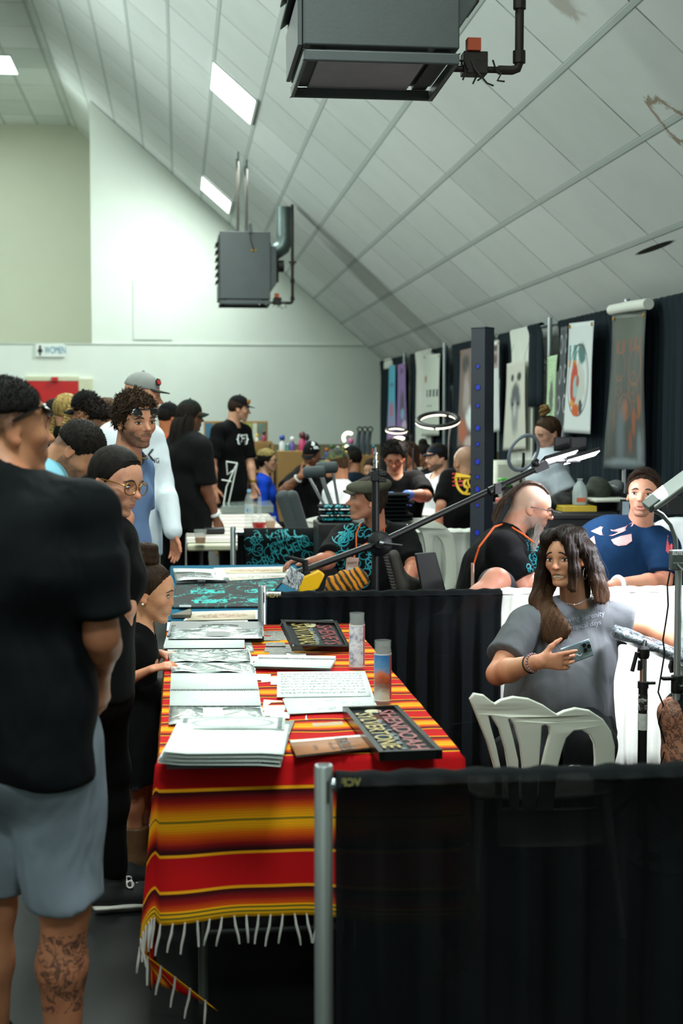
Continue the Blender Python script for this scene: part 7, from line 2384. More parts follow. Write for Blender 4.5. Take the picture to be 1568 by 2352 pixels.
# phone in her hand
pc_ = W(1324, 1498, 5.06)
ph = thing('mobile_phone', 'grey phone with triple camera held against the grey tee', 'phone', pc_)
R = Matrix.Rotation(math.radians(-16), 3, 'Y') @ Matrix.Rotation(math.radians(12), 3, 'Z')
m = Mesh(); m.box(pc_, (.125, .009, .066), R); m.build('body', mat('phone_steel', '#7f929c', .25, .5), ph, bevel=.004)
def pp(x, y, z): return pc_ + R @ Vector((x, y, z))
m = Mesh(); m.box(pp(.040, -.006, .008), (.036, .004, .038), R); m.build('camera_plate', mat('phone_plate', '#5b6a72', .2, .4), ph, bevel=.003)
for q in ((.031, .017), (.031, -.001), (.049, .008)):
    m = Mesh(); m.lathe(pp(q[0], -.008, q[1]), [(.0075, 0), (.0075, .003), (.005, .0032)], 18, R @ Vector((0, -1, 0))); m.build('lens', mat('lens_black', '#0a0c0e', .1), ph)
decal('pattern', strokes_mesh([[(-.045 + .01 * k, .006 * math.sin(k * 2.1) - .002) for k in range(7)]], .002), pp(0, -.0055, -.008), R @ Vector((1, 0, 0)), R @ Vector((0, 0, 1)), whtp, ph)

# ---- tattooist at the right edge
P = Person('tattoo artist in rose printed shirt cut off at the photo edge, tattooed knee', W(1660, 1500, 5.2).x, 5.2, -92, H=1.78, sit=.50, build=1.1, lean=18)
P.set(knR=v(1552, 1640, 5.42), anR=v(1570, 1960, 5.42), knL=v(1549, 1640, 5.02), anL=v(1560, 1960, 5.02), pel=v(1680, 1640, 5.2), waist=v(1672, 1570, 5.2), chest=v(1652, 1480, 5.2), neck=v(1628, 1360, 5.2), head=v(1600, 1270, 5.2), shL=v(1625, 1410, 5.0), shR=v(1625, 1410, 5.42), elL=v(1670, 1530, 4.95), wrL=v(1618, 1490, 5.15), elR=v(1670, 1530, 5.5), wrR=v(1622, 1485, 5.42))
P.set(head=v(1650, 1235, 5.2), neck=v(1662, 1352, 5.2))
P.face(-95, 20)
q = P.J['knL']
P.body(skin_mat('skin_artist', '#a5765c', tattoo='#1f2226', tattoo_box=(q[0] - .2, q[0] + .2, 4.8, 5.3, q[2] - .42, q[2] + .06)), h=.006); P.hair_cap(H_DK)
b = MB('rose_shirt', .8); n = b.noise(9, None, 4, .6, 2.0); n2 = b.noise(3.2, None, 2); b.color(b.mix((n - .5).abs().step(.05, .015) * n2.step(.42, .55) * .6, '#c9cfce', '#6d8280')); P.shirt(b.m, sleeve=.9, hem=.02, inf=.02)
P.pants(cloth('black_shorts', '#15171a'), inf=.02, to=.8, name='shorts', legn='L'); P.pants(cloth('black_shorts', '#15171a'), inf=.02, to=.8, name='shorts', legn='R')
for n in 'LR': P.shoe(n, can, rub, h=.009)
for n in 'LR':
    o = Solid(); P._hand(o, n, d=(-.8, .2, -.2), palm=(0, 0, -1), curl=.6); o.build('glove', mat('black_glove', '#0f1012', .4), P.root, .006)

# stool of the artist, of the seated people
def stool(x, y, z, label, m_=None):
    t = thing('stool', label, 'stool', (x, y, 0), 'low stools')
    m = Mesh(); m.lathe((x, y, z - .06), [(.15, 0), (.175, .01), (.175, .045), (.16, .06)], 28); m.build('seat', m_ or blackp, t)
    m = Mesh(); m.tube([(x, y, .08), (x, y, z - .06)], .025); m.build('column', steel, t)
    for k in range(5):
        a = k * 1.2566; m = Mesh(); m.tube([(x, y, .09), (x + .24 * math.cos(a), y + .24 * math.sin(a), .035)], .016); m.ball((x + .24 * math.cos(a), y + .24 * math.sin(a), .026), .026); m.build('leg', steel, t)


stool(W(1282, 1600, 5.5).x, 5.52, .47, 'round stool under the grey shirted woman')
stool(W(1680, 1600, 5.2).x, 5.2, .49, 'round stool under the artist at the photo edge')
stool(W(1130, 1400, 7.1).x, 7.1, .49, 'round stool under the artist with the mohawk')
stool(W(850, 1400, 7.85).x, 7.85, .46, 'round stool under the flat-cap man')

# ================================================================ lights on stands
blkm = mat('stand_black', '#0a0b0c', .45, 0, .35)
chrome = mat('chrome', '#b5b8bb', .15, .95)
led = MB('led_panel', .4); led.color('#ffffff'); led.b.inputs['Emission Color'].default_value = (.93, .92, 1, 1); led.b.inputs['Emission Strength'].default_value = 9.0
warm = MB('ring_lamp_glow', .4); warm.color('#ffffff'); warm.b.inputs['Emission Color'].default_value = (1, .82, .62, 1); warm.b.inputs['Emission Strength'].default_value = 2.5
LED = (.90, .92, 1.0)
# boom stand
YB2 = 6.85
bp = W(862, 1250, YB2)
t = thing('boom_light_stand', 'black boom stand crossing the flat-cap man with two bright LED panels at its end', 'light', (bp.x, YB2, 0))
top = W(863, 1075, YB2)
m = Mesh(); m.tube([(bp.x, YB2, .25), (bp.x, YB2, top.z)], .0185, 14); m.build('pole', blkm, t)
m = Mesh(); z = W(0, 1082, YB2).z; m.box((bp.x, YB2, z - .03), (.05, .05, .05)); m.box((bp.x + .03, YB2 - .02, z - .02), (.04, .02, .02)); m.box((bp.x + .03, YB2 - .02, z - .05), (.04, .02, .02)); m.build('clamp', blkm, t, bevel=.004)
m = Mesh(); m.lathe((bp.x, YB2, top.z), [(.011, 0), (.011, .022), (.014, .024), (.014, .036), (.009, .04), (.009, .06), (.012, .063), (.012, .075), (.006, .08), (.005, .10)], 14); m.build('spigot', chrome, t)
a, e = W(676, 1318, YB2 - .15), W(1246, 1070, YB2 + .05)
jt = W(872, 1246, YB2 - .05)
m = Mesh(); m.tube([a, jt, e], [.0165, .0165, .0150], 14); m.build('boom_arm', blkm, t)
m = Mesh(); q = W(1140, 1122, YB2 - .01); dd = (e - jt).normalized(); m.tube([q - dd * .04, q + dd * .04], .024, 12); m.box(q + Vector((0, -.025, -.0)), (.03, .03, .05)); m.build('boom_clamp', blkm, t)
m = Mesh(); m.lathe(W(872, 1248, YB2 - .03), [(.055, -.01), (.06, 0), (.06, .03), (.045, .04), (.03, .042), (.018, .05), (.018, .075)], 28, (-.15, -1, 0)); m.build('pivot_disc', blkm, t)
m = Mesh(); q = W(876, 1247, YB2 - .12); m.ball(q, .012); m.tube([q, q + Vector((.10, 0, -.012))], .004); m.build('pivot_bolt', chrome, t)
m = Mesh(); q = W(690, 1300, YB2 - .15); m.tube([q + Vector((-.065, 0, .045)), q + Vector((.02, 0, .02))], [.007, .012]); m.tube([q + Vector((.02, 0, .03)), q + Vector((.025, 0, -.05))], .014); m.build('boom_lever', blkm, t)
for k in range(3):
    an = k * 2.094 + .4; m = Mesh(); m.tube([(bp.x, YB2, .42), (bp.x + .42 * math.cos(an), YB2 + .42 * math.sin(an), .012)], .012); m.build('leg', blkm, t)
for i, (c_, sx) in enumerate((((1284, 1046), 1), ((1334, 1047), 1))):
    q = W(*c_, YB2 + .12 + .02 * i); R = Matrix.Rotation(math.radians(-16), 3, 'Y') @ Matrix.Rotation(math.radians(-14), 3, 'X')
    m = Mesh(); m.box(q, (.175, .12, .018), R); pn = m.build('light_panel', blkm, t, smooth=False, bevel=.003)
    m = Mesh(); m.box(q + R @ Vector((0, 0, -.010)), (.165, .110, .004), R); m.build('led_face', led.m, pn, smooth=False)
    lamp('panel_lamp', q + R @ Vector((0, 0, -.02)), .16, 8, LED, q + Vector((-.15, -.1, -1.0)), size_y=.11)
m = Mesh(); q = W(1240, 1072, YB2 + .06); m.box(q, (.07, .06, .04), Matrix.Rotation(-.4, 3, 'Y')); m.tube([q, W(1275, 1058, YB2 + .12), W(1330, 1058, YB2 + .14)], .012); m.ball(q + Vector((-.03, -.03, .02)), .022); m.build('panel_joint', blkm, t)
for px in (1290, 1328):
    m = Mesh(); q = W(px, 1020, YB2 + .2); m.box(q, (.08, .02, .07)); m.build('battery', blkm, t, smooth=False, bevel=.003)
# yellow weight and skull bag hanging from the boom
q = W(712, 1334, YB2 - .15)
t = thing('counterweight', 'bright yellow boxy weight hung on the low end of the boom arm', 'weight', q)
R = Matrix.Rotation(math.radians(-22), 3, 'Y')
pts = [(-.075, -.02), (-.055, .035), (.055, .035), (.075, .005), (.02, -.045), (-.05, -.045)]
m = Mesh(); m.prism([q + R @ Vector((x, -.04, z)) for x, z in pts], (0, .08, 0)); m.build('shell', mat('yellow_plastic', '#e0a909', .35, var=.06), t, bevel=.008)
m = Mesh(); m.box(q + R @ Vector((.0, 0, .040)), (.03, .05, .02), R); m.build('hook', blkm, t, bevel=.003)
b = MB('scrawl_print', .35); x, y, z = b.xyz(b.co()); n = b.noise(1.0, b.vec(x * 60.0, z * 18.0, 2.0), 4, .8, 1.5); b.color(b.ramp(n, [(.42, '#191a1b'), (.5, '#8d8f90'), (.56, '#d5d7d8'), (.66, '#3a1c1c')]))
m = Mesh(); P4 = [W(*p_, YB2 - .30) for p_ in ((647, 1340), (684, 1358), (700, 1322), (668, 1300))]; m.prism(P4, (0, .02, 0)); tag(m.build('printed_bag', b.m, None, smooth=False, bevel=.006), 'small black and white scrawl-printed pouch left of the yellow weight', 'pouch')
# striped knit hat
b = MB('knit_stripes', .9); x, y, z = b.xyz(b.co()); n = ((x * 190 + z * 130.0 + b.noise(9) * 9).sin() + (b.noise(24) - .5) * 2.2); b.color(b.ramp(n * .5 + .5, [(.3, '#2a2b18'), (.45, '#b56a0f'), (.8, '#d08214')])); b.bump(b.noise(260) + n * .2, .5, .01)
o = Solid(); q = np.array(W(795, 1338, 6.9)); o.ell(q, (.095, .06, .055), None, .03); o.ell(q + (.045, 0, .02), (.06, .05, .05), None, .03); o.ell(q + (-.06, 0, -.03), (.05, .05, .04), None, .03)
o.fold(lambda Q_: .006 * np.sin(Q_[:, 0] * 70 + Q_[:, 2] * 50)); kn = o.build('knit_hat', b.m, None, .006); tag(kn, 'orange and dark striped knitted hat lying before the flat-cap man', 'hat')
m = Mesh(); m.box((q[0], q[1] + .05, (q[2] - .06) / 2), (.20, .30, q[2] - .06)); tag(m.build('equipment_case', mat('case_black', '#0e0f11', .5), None, smooth=False, bevel=.01), 'black case standing behind the black low drape under the knitted hat', 'case')

# ELITE lamp at the right edge
YE = 5.0
t = thing('gooseneck_lamp', 'grey ELITE gooseneck lamp on a silver pole at the right edge', 'lamp', (W(1555, 1500, YE).x, YE, 0))
px_ = W(1555, 1500, YE).x
m = Mesh(); m.tube([(px_, YE, .02), (px_, YE, W(0, 1610, YE).z)], .0155, 14); m.build('pole', alu, t)
m = Mesh(); m.tube([(px_, YE, W(0, 1612, YE).z), (px_, YE, W(0, 1305, YE).z)], .0125, 14); m.build('upper_pole', alu, t)
m = Mesh(); z = W(0, 1602, YE).z; m.tube([(px_, YE, z - .035), (px_, YE, z + .03)], .022, 12); m.box((px_ - .03, YE - .01, z + .02), (.06, .02, .012)); m.box((px_ + .005, YE - .03, z - .01), (.02, .04, .02)); m.build('pole_clamp', blkm, t, bevel=.003)
gm = mat('lamp_grey', '#4d5554', .45, .2)
q = W(1560, 1286, YE - .02); m = Mesh(); m.box(q, (.072, .034, .074)); m.build('control_box', gm, t, bevel=.006)
decal('lettering', text_mesh('ELITE', .016, bold=.0006), W(1555, 1271, YE - .038), (1, 0, 0), (0, 0, 1), whtp, t)
decal('lettering', text_mesh('TATTOO LAMP', .0055), W(1556, 1293, YE - .038), (1, 0, 0), (0, 0, 1), whtp, t)
m = Mesh(); m.tube([W(1555, 1296, YE - .04), W(1568, 1310, YE - .05)], .004); m.build('switch_lever', alu, t)
m = Mesh(); m.tube([W(1552, 1264, YE), W(1550, 1235, YE), W(1540, 1205, YE), W(1520, 1182, YE), W(1500, 1170, YE), W(1492, 1164, YE)], .0085, 12); m.build('gooseneck', gm, t)
hd0, hd1 = W(1492, 1160, YE), W(1606, 1076, YE + .02)
dr_ = (hd1 - hd0).normalized(); R = Matrix((dr_, Vector((0, 1, 0)), dr_.cross(Vector((0, 1, 0))))).transposed()
R = R @ Matrix.Rotation(math.radians(28), 3, 'X')
c = (hd0 + hd1) / 2
m = Mesh(); m.box(c, ((hd1 - hd0).length, .075, .020), R); hd = m.build('lamp_head', mat('lamp_head_grey', '#6d7371', .4, .2), t, bevel=.005)
m = Mesh(); m.box(hd0 + dr_ * .01, (.055, .05, .030), R); m.build('head_joint', gm, t, bevel=.004)
dn = R @ Vector((0, 0, 1.0)); dn = dn if dn.z < 0 else -dn
m = Mesh(); m.box(c + dr_ * .01 + dn * .011, ((hd1 - hd0).length * .8, .060, .003), R); m.build('led_strip', led.m, hd, smooth=False)
lamp('gooseneck_light', c + dn * .03 + dr_ * .03, .18, 14, LED, c + Vector((.0, .35, -.6)), size_y=.06)
lamp('work_light', W(1640, 1190, 5.35), .25, 25, LED, W(1440, 1560, 5.9), size_y=.1)
m = Mesh(); m.tube([W(1538, 1314, YE), W(1532, 1345, YE), W(1534, 1390, YE), W(1530, 1420, YE), W(1522, 1470, YE), W(1526, 1500, YE), W(1516, 1560, YE), W(1511, 1590, YE), W(1523, 1620, YE), W(1512, 1660, YE), W(1522, 1690, YE), W(1530, 1716, YE), W(1518, 1750, YE), G(1515, 2060, .01)], .0032, 6); m.build('cable', blkm, t)
m = Mesh(); m.lathe((px_, YE, 0), [(.16, 0), (.16, .012), (.02, .02)], 28); m.build('base', gm, t)
# armrest
ya = 5.0
t = thing('armrest_stand', 'black tripod armrest with film-wrapped padded top under the woman\'s arm', 'armrest', (W(1476, 1600, ya).x, ya, 0))
xx = W(1476, 1600, ya).x
m = Mesh(); m.tube([(xx, ya, .1), (xx, ya, W(0, 1612, ya).z)], .0165, 14); m.build('pole', blkm, t)
m = Mesh(); m.tube([(xx, ya, W(0, 1612, ya).z), (xx, ya, W(0, 1535, ya).z)], .0125, 14); m.build('chrome_tube', chrome, t)
m = Mesh(); m.tube([(xx, ya, W(0, 1612, ya).z), (xx, ya, W(0, 1596, ya).z)], .020, 12); m.tube([(xx, ya, W(0, 1600, ya).z), (xx + .045, ya, W(0, 1600, ya).z)], .006); m.build('collar', blkm, t)
m = Mesh(); z1 = W(0, 1540, ya).z; m.lathe((xx, ya, z1), [(.018, 0), (.022, .01), (.022, .035), (.012, .045)], 16); m.tube([(xx, ya, z1 + .04), (xx + .012, ya + .02, W(0, 1500, ya).z)], .007); m.tube([(xx, ya, z1 + .02), (xx - .028, ya - .01, z1 + .022), (xx - .045, ya - .01, z1 - .045)], .0075); m.tube([(xx - .02, ya - .02, z1 - .005), (xx - .022, ya - .02, z1 - .04)], .007); m.build('ball_head', blkm, t)
b = MB('pole_stickers', .5); x, y, z = b.xyz(b.co()); n = b.noise(60, None, 4, .7); b.color(b.ramp(n, [(.45, '#101010'), (.52, '#9a9a98'), (.6, '#c9c9c6')], 'CONSTANT'))
zA_, zB_ = W(0, 1672, ya).z, W(0, 1625, ya).z
for z0, z1_, mm in ((W(0, 1664, ya).z, W(0, 1626, ya).z, b.m), (W(0, 1712, ya).z, W(0, 1672, ya).z, mat('pale_sticker', '#b9bab6', .5, var=.4, vs=50))):
    m = Mesh(); m.grid(lambda u, v_: Vector((xx + .0172 * math.sin((u - .5) * 3.6), ya - .0172 * math.cos((u - .5) * 3.6), z0 + (z1_ - z0) * v_)), 14, 3); m.build('sticker', mm, t)
for k in range(3):
    an = k * 2.094 + .3; m = Mesh(); m.tube([(xx, ya, .28), (xx + .26 * math.cos(an), ya + .26 * math.sin(an), .012)], .010); m.build('leg', blkm, t)
fo = MB('cling_film', .08, 0, .9); n = fo.noise(22, None, 5, .7, 2.0); fo.color(fo.ramp(n, [(.35, '#23282c'), (.55, '#6f7d88'), (.7, '#dfe6ea')])); fo.bump(n, .9, .02); fo.b.inputs['Coat Weight'].default_value = 1.0
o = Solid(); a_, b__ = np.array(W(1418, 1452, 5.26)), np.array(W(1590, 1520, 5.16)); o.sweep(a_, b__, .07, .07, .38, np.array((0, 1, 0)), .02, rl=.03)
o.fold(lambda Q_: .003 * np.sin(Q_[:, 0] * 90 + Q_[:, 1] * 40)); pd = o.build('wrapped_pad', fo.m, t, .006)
m = Mesh(); m.tube([(xx + .012, ya + .02, W(0, 1503, ya).z), (xx + .03, ya + .10, a_[2] * .4 + b__[2] * .6 - .02)], .008); m.build('bracket', blkm, t)
# crumpled white cloth and grey chair by the pole
m = Mesh()
ca, cb2 = W(1420, 1740, 5.9), W(1530, 1740, 5.9)

# white bench under the reclining man
q = W(1400, 1380, 7.15)
t = thing('treatment_bench', 'white covered bench the navy shirted man lies on', 'bench', (q.x, 7.15, 0))
o = Solid(); o.sweep(np.array((q.x - .35, 7.2, .52)), np.array((q.x + .02, 7.2, .55)), .30, .30, .30, np.array((0, 1, 0)), .05, rl=.05); o.sweep(np.array((q.x + .05, 7.2, .58)), np.array(W(1545, 1215, 7.32)), .30, .26, .28, np.array((0, 1, 0)), .06, rl=.05); o.build('padding', mat('bench_cover_white', '#cfd3d6', .5, bump=.2, bs=12), t, .012)
m = Mesh(); m.box((q.x - .15, 7.2, .25), (.7, .4, .44)); m.build('base', blackp, t, smooth=False, bevel=.02)

# perforated steel post
YP = 8.5
pl2, pr2 = W(1080, 800, YP), W(1136, 800, YP); zt = W(1100, 755, YP).z
t = thing('steel_post', 'dark perforated steel post standing among the booths', 'post', ((pl2.x + pr2.x) / 2, YP, 0))
m = Mesh(); wd_ = pr2.x - pl2.x
an = math.radians(-38); R = Matrix.Rotation(an, 3, 'Z'); sd_ = wd_ / (math.cos(an) + abs(math.sin(an))); cx_ = (pl2.x + pr2.x) / 2
R = Matrix.Rotation(math.radians(46), 3, 'Z'); 
wl_, wr_ = .098, .108
pst = mat('post_enamel', '#262b36', .5, .0); 
m.box((cx_, YP, zt / 2), (wr_, wl_, zt), R); m.build('tube', pst, t, bevel=.004)
m = Mesh(); m.box((cx_, YP, zt + .003), (wr_ * 1.02, wl_ * 1.02, .012), R); m.build('cap', pst, t, bevel=.003)
bl_ = mat('blue_hole', '#1c30b4', .4)
fn_ = R @ Vector((-1, 0, 0)); tn_ = R @ Vector((0, 1, 0))
fn_ = fn_ if fn_.y < 0 else -fn_
zz = [842, 890, 932, 983, 1020, 1060, 1095, 1123, 1160, 1222]
for i, py in enumerate(zz):
    zc_ = W(1095, py, YP).z; r_ = .021 if i % 2 else .016
    for nm, mm, dx in (('hole', blk, 0), ('hole_blue_light', bl_, .005)):
        m = Mesh(); m.lathe(Vector((cx_, YP, zc_)) + fn_ * (wr_ / 2 - .004) - tn_ * (dx * .8), [(r_ - dx, 0), (r_ - dx, .0055 + dx * .3)], 18, fn_); m.build(nm, mm, t)
m = Mesh(); m.box((cx_, YP, .01), (.3, .3, .02)); m.build('foot_plate', pst, t)

# ring lamps
def ring_lamp(c, R_, nrm, label, lit_arcs, body, r=.018, foot=None, pw=14):
    t = thing('ring_lamp', label, 'lamp', (foot[0], foot[1], 0))
    m = Mesh(); m.ring(c, R_, r, nrm, n=56, m=10, flat=.7); m.build('ring', body, t)
    for a0, a1 in lit_arcs:
        m = Mesh(); m.ring(Vector(c) + Vector((0, 0, -.010)), R_, r * .92, nrm, a0, a1, 40, 10, flat=.6); m.build('light_tube', warm.m, t)
    if foot is not None:
        k = Vector(c) + Vector((foot[2], foot[3], 0)) * R_
        m = Mesh(); m.tube([k, Vector((k.x, k.y, k.z - .06)), (foot[0], foot[1], k.z - .16), (foot[0], foot[1], .03)], .009); m.build('stand', blkm, t)
        m = Mesh(); m.lathe((foot[0], foot[1], 0), [(.13, 0), (.13, .02), (.02, .03)], 20); m.build('base', blkm, t)
    if pw: lamp('ring_light', Vector(c) + Vector((0, 0, -.05)), R_ * 2, pw, (1, .94, .86), Vector(c) + Vector((0, 0, -1)), 'DISK')
    return t


c = W(1005, 964, 11.0); ring_lamp(c, .155, (-.1, -.35, 1), 'big black ring lamp glowing above the smiling man', [(8, 96), (104, 200), (208, 352)], blkm, .022, (c.x + .11, 11.1, .7, .3), 16)
c = W(910, 987, 12.6); ring_lamp(c, .085, (0, -.25, 1), 'small glowing ring lamp in front of the purple banner', [(0, 170), (180, 352)], blkm, .014, (c.x + .2, 12.9, .8, .4), 8)
c = W(1202, 1040, 8.6); ring_lamp(c, .115, (.55, -1, -.45), 'unlit grey ring lamp tilted beside the woman with the top knot', [], mat('ring_grey', '#7d8792', .5), .012, (c.x + .02, 8.75, .1, .4), 0)
q = W(916, 1007, 11.6)
t = thing('desk_lamp', 'small round lit lamp head above the glove man\'s hair', 'lamp', (q.x + .10, 12.0, 0))
m = Mesh(); m.ball(q, (.05, .05, .018)); m.build('bulb', warm.m, t); m = Mesh(); m.tube([q + Vector((.04, .02, .02)), q + Vector((.12, .1, .03)), (q.x + .11, 11.9, q.z - .1), (q.x + .10, 12.0, .02)], .008); m.build('arm', blkm, t); m = Mesh(); m.lathe((q.x + .10, 12.0, 0), [(.1, 0), (.1, .02)], 18); m.build('base', blkm, t)
lamp('desk_light', q + Vector((0, 0, -.04)), .1, 10, (1, .95, .9), q + Vector((0, -.3, -1)))
# ================================================================ smaller things further back
# cups, bottle, box on the far striped table
amber = mat('beer_amber', '#c47a10', .15, var=.1); clr = mat('clear_plastic', '#c3cccc', .12, alpha=.20, coat=.3)


def cup(px, py, ty, w, Y, label, fill=.4, col=None):
    b0 = G(px, py, TZ + .008); r = w / 2 * mpp(b0.y); h = W(px, ty, b0.y).z - b0.z
    t = thing('plastic_cup', label, 'cup', b0, 'plastic cups on the far striped table')
    m = Mesh(); m.lathe(b0, [(r * .76, 0), (r * .78, .003), (r, h), (r * .95, h), (r * .74, .006)], 24); m.build('cup_wall', clr, t)
    m = Mesh(); m.lathe(b0 + Vector((0, 0, .004)), [(r * .735, 0), (r * (.74 + .2 * fill), h * fill)], 22); m.build('drink', col or amber, t)
    return t


cup(460, 1249, 1216, 30, 10.4, 'clear plastic cup half full of beer on the cream table corner')
cup(621, 1217, 1186, 26, 12, 'clear plastic cup of beer behind the hung black shirt', .62)
cup(482, 1213, 1183, 22, 12.2, 'clear cup of beer beside the dreadlocked man\'s wrist', .8)
b0 = G(572, 1212, TZ + .008); Y = b0.y; h = W(572, 1124, Y).z - b0.z; r = 10.5 * mpp(Y)
t = thing('water_bottle', 'clear plastic water bottle with blue dot label on the far striped table', 'bottle', b0)
m = Mesh(); m.lathe(b0, [(r * .9, 0), (r, .01), (r, h * .30), (r * .95, h * .33), (r, h * .36), (r, h * .68), (r * .75, h * .82), (r * .36, h * .90), (r * .36, h * .93)], 24); m.build('bottle_body', clr, t)
m = Mesh(); m.lathe(b0 + Vector((0, 0, h * .93)), [(r * .42, 0), (r * .42, h * .07)], 18); m.build('bottle_cap', mat('pale_blue_cap', '#7fb0d2', .4), t)
m = Mesh(); m.grid(lambda u, v_: b0 + Vector((math.sin((u - .5) * 3) * (r + .001), -math.cos((u - .5) * 3) * (r + .001), h * (.36 + .26 * v_))), 12, 3); m.build('bottle_label', mat('label_pale', '#b9c9cf', .4, alpha=.6), t)
m = Mesh(); m.lathe(b0 + Vector((-.003, -r * .8, h * .46)), [(r * .55, 0), (r * .55, .006)], 18, (0, -1, 0)); m.build('label_dot', mat('dot_blue', '#1c7fb0', .4), t)
b0 = G(596, 1205, TZ + .008); m = Mesh(); h = W(596, 1140, b0.y).z - b0.z; m.box(b0 + Vector((0, 0, h / 2)), (.03, .03, h)); tag(m.build('acrylic_tube', clr, None, bevel=.002), 'narrow clear square tube standing right of the water bottle', 'tube')
b0 = G(595, 1214, TZ + .008); m = Mesh(); m.lathe(b0, [(.045, 0), (.055, .03), (.058, .05), (.05, .05), (.048, .035), (.01, .03)], 24); t = tag(m.build('glass_jar', mat('red_plastic', '#a51d1d', .3), None), 'small red-bottomed glass jar of trinkets beside the beer cup', 'jar')
m = Mesh(); m.lathe(b0 + Vector((0, 0, .05)), [(.055, 0), (.06, .02), (.05, .05), (.03, .06)], 24); m.build('dome', clr, t)
Pc = [G(*q, TZ + .01) for q in ((508, 1180), (628, 1178), (612, 1152), (530, 1153))]
m = Mesh(); m.prism([(p.x, p.y, TZ + .01) for p in Pc], (0, 0, .07)); tag(m.build('display_case', mat('display_acrylic', '#aab9b4', .1, trans=.5), None, smooth=False, bevel=.004), 'long clear display case on the far striped table', 'display case')
q = G(506, 1165, TZ + .01); m = Mesh(); m.box(q + Vector((0, 0, .09)), (.10, .01, .17), Matrix.Rotation(-.3, 3, 'X') @ Matrix.Rotation(.25, 3, 'Y')); tag(m.build('price_card', card, None, smooth=False), 'white upright card leaning before the clear display case', 'card')
q = G(492, 1226, TZ + .008); m = Mesh(); m.box(q + Vector((0, 0, .025)), (.16, .09, .045)); tag(m.build('black_pouch', blackp, None, bevel=.01), 'black pouch under the dreadlocked man\'s hand', 'pouch')
rngp = random.Random(31)
for i in range(8):
    px = 455 + rngp.uniform(0, 150); py = rngp.choice((1186, 1192, 1200, 1170)); w_ = rngp.uniform(20, 34)
    slab('paper_sheet', [(px - w_, py + 5), (px + w_, py + 4), (px + w_ * .9, py - 4), (px - w_ * .9, py - 3)], TZ + .009 + .0011 * i, .001, mat('loose_print_%d' % (i % 3), ('#c9c6bf', '#a89a90', '#8fa3a8')[i % 3], .6, var=.3, vs=25), 'loose sheet among the papers on the far striped table', 'paper', 'loose sheets on the far striped table')
# wire letter-like stand (white folding easel)
t = thing('wire_easel', 'white wire display easel in front of the man with the bracketed E', 'easel', W(526, 1176, 13.9))
wt = mat('white_wire', '#d3d8d4', .4)
Ye = 13.9
for pts in (((510, 1178), (520, 1118), (544, 1064)), ((545, 1064), (536, 1105), (520, 1178)), ((519, 1060), (545, 1064)), ((509, 1102), (531, 1106)), ((520, 1062), (522, 1090), (536, 1080))):
    m = Mesh(); m.tube([W(x, y, Ye + (.02 if i else 0)) for i, (x, y) in enumerate(pts)], .006, 8); m.build('bar', wt, t)

# hung black shirt with scroll print
a, c = W(560, 1222, YC_ - .08), W(722, 1222, YC_ - .08)
def shf(u, v_):
    x = a.x + (c.x - a.x) * u; z = a.z + .012 - v_ * .62
    if v_ < .06: return Vector((x, YC_ - .02 - v_ * .6, a.z + .02 - v_ * .1))
    return Vector((x + .02 * math.sin(v_ * 5 + u * 4) * v_, YC_ - .085 - .012 * math.sin(u * 9 + v_ * 3) * v_, z))
m = Mesh(); m.grid(shf, 24, 24); sh = m.build('hung_shirt', cloth('hung_black', '#0c1012'), None, solid=.004, angle=80)
tag(sh, 'black shirt with big teal scroll lettering hung over the low drape', 'shirt')
sw = swirls(random.Random(7), 60, .22, .17, .016, .06)
decal('scroll_print', strokes_mesh(sw, .0021), W(638, 1264, YC_ - .2), (1, 0, 0), (0, 0, 1), teal, sh, sh, .003)
for tx_, px, py, s_, rot in (('MUSIC', 652, 1232, .115, .25), ('BUTCHERS', 655, 1268, .09, .45), ('THE', 592, 1240, .055, .5)):
    decal('lettering', text_mesh(tx_, s_, sx=.75, bold=.0), W(px, py, YC_ - .2), (1, 0, rot), (-rot, 0, 1), teal, sh, sh, .0035)
a2, c2 = W(530, 1222, YC_ - .03), W(562, 1222, YC_ - .03)

# merch boxes and folded shirts behind the flat-cap man
cb = mat('case_black', '#0e0f11', .5)
q0, q1 = W(732, 1202, 9.1), W(948, 1202, 9.1)
m = Mesh(); m.box(((q0.x + q1.x) / 2, 9.3, q0.z / 2), (q1.x - q0.x, .4, q0.z)); t = tag(m.build('road_case', cb, None, smooth=False, bevel=.01), 'black equipment case holding folded shirts behind the flat-cap man', 'case')
for px in (888, 935): m = Mesh(); m.ball(W(px, 1188 + 18, 9.095), .008); m.build('rivet', chrome, t)
ft = cloth('folded_black', '#0d1113')
rgs = random.Random(3)
for i in range(3):
    zz = q0.z + .002 + .040 * i; o = Solid(); cx2 = W(772 + rgs.uniform(-5, 5), 1190, 9.25).x; o.sweep(np.array((cx2 - .09, 9.25, zz + .017)), np.array((cx2 + .09, 9.25, zz + .017)), .125, .125, .12, np.array((0, 1, 0)), .01, rl=.03)
    s = o.build('folded_shirt', ft, None, .008); tag(s, 'folded black shirt in the left stack with teal lettering on the black case', 'shirt', 'folded shirts in the left stack')
    decal('scroll_print', strokes_mesh(swirls(random.Random(i), 26, .10, .018, .008, .022), .003), (cx2, 9.10, zz + .018), (1, 0, 0), (0, 0, 1), teal, s, s, .002)
for i in range(7):
    zz = q0.z + .002 + .026 * i; o = Solid(); cx2 = W(905 + rgs.uniform(-9, 9), 1190, 9.3).x; o.sweep(np.array((cx2 - .085, 9.3, zz + .013)), np.array((cx2 + .085, 9.3, zz + .013)), .13, .13, .095, np.array((0, 1, 0)), .008, rl=.03)
    tag(o.build('folded_shirt', ft, None, .008), 'folded plain black shirt in the right stack behind the flat-cap man', 'shirt', 'folded shirts in the right stack')

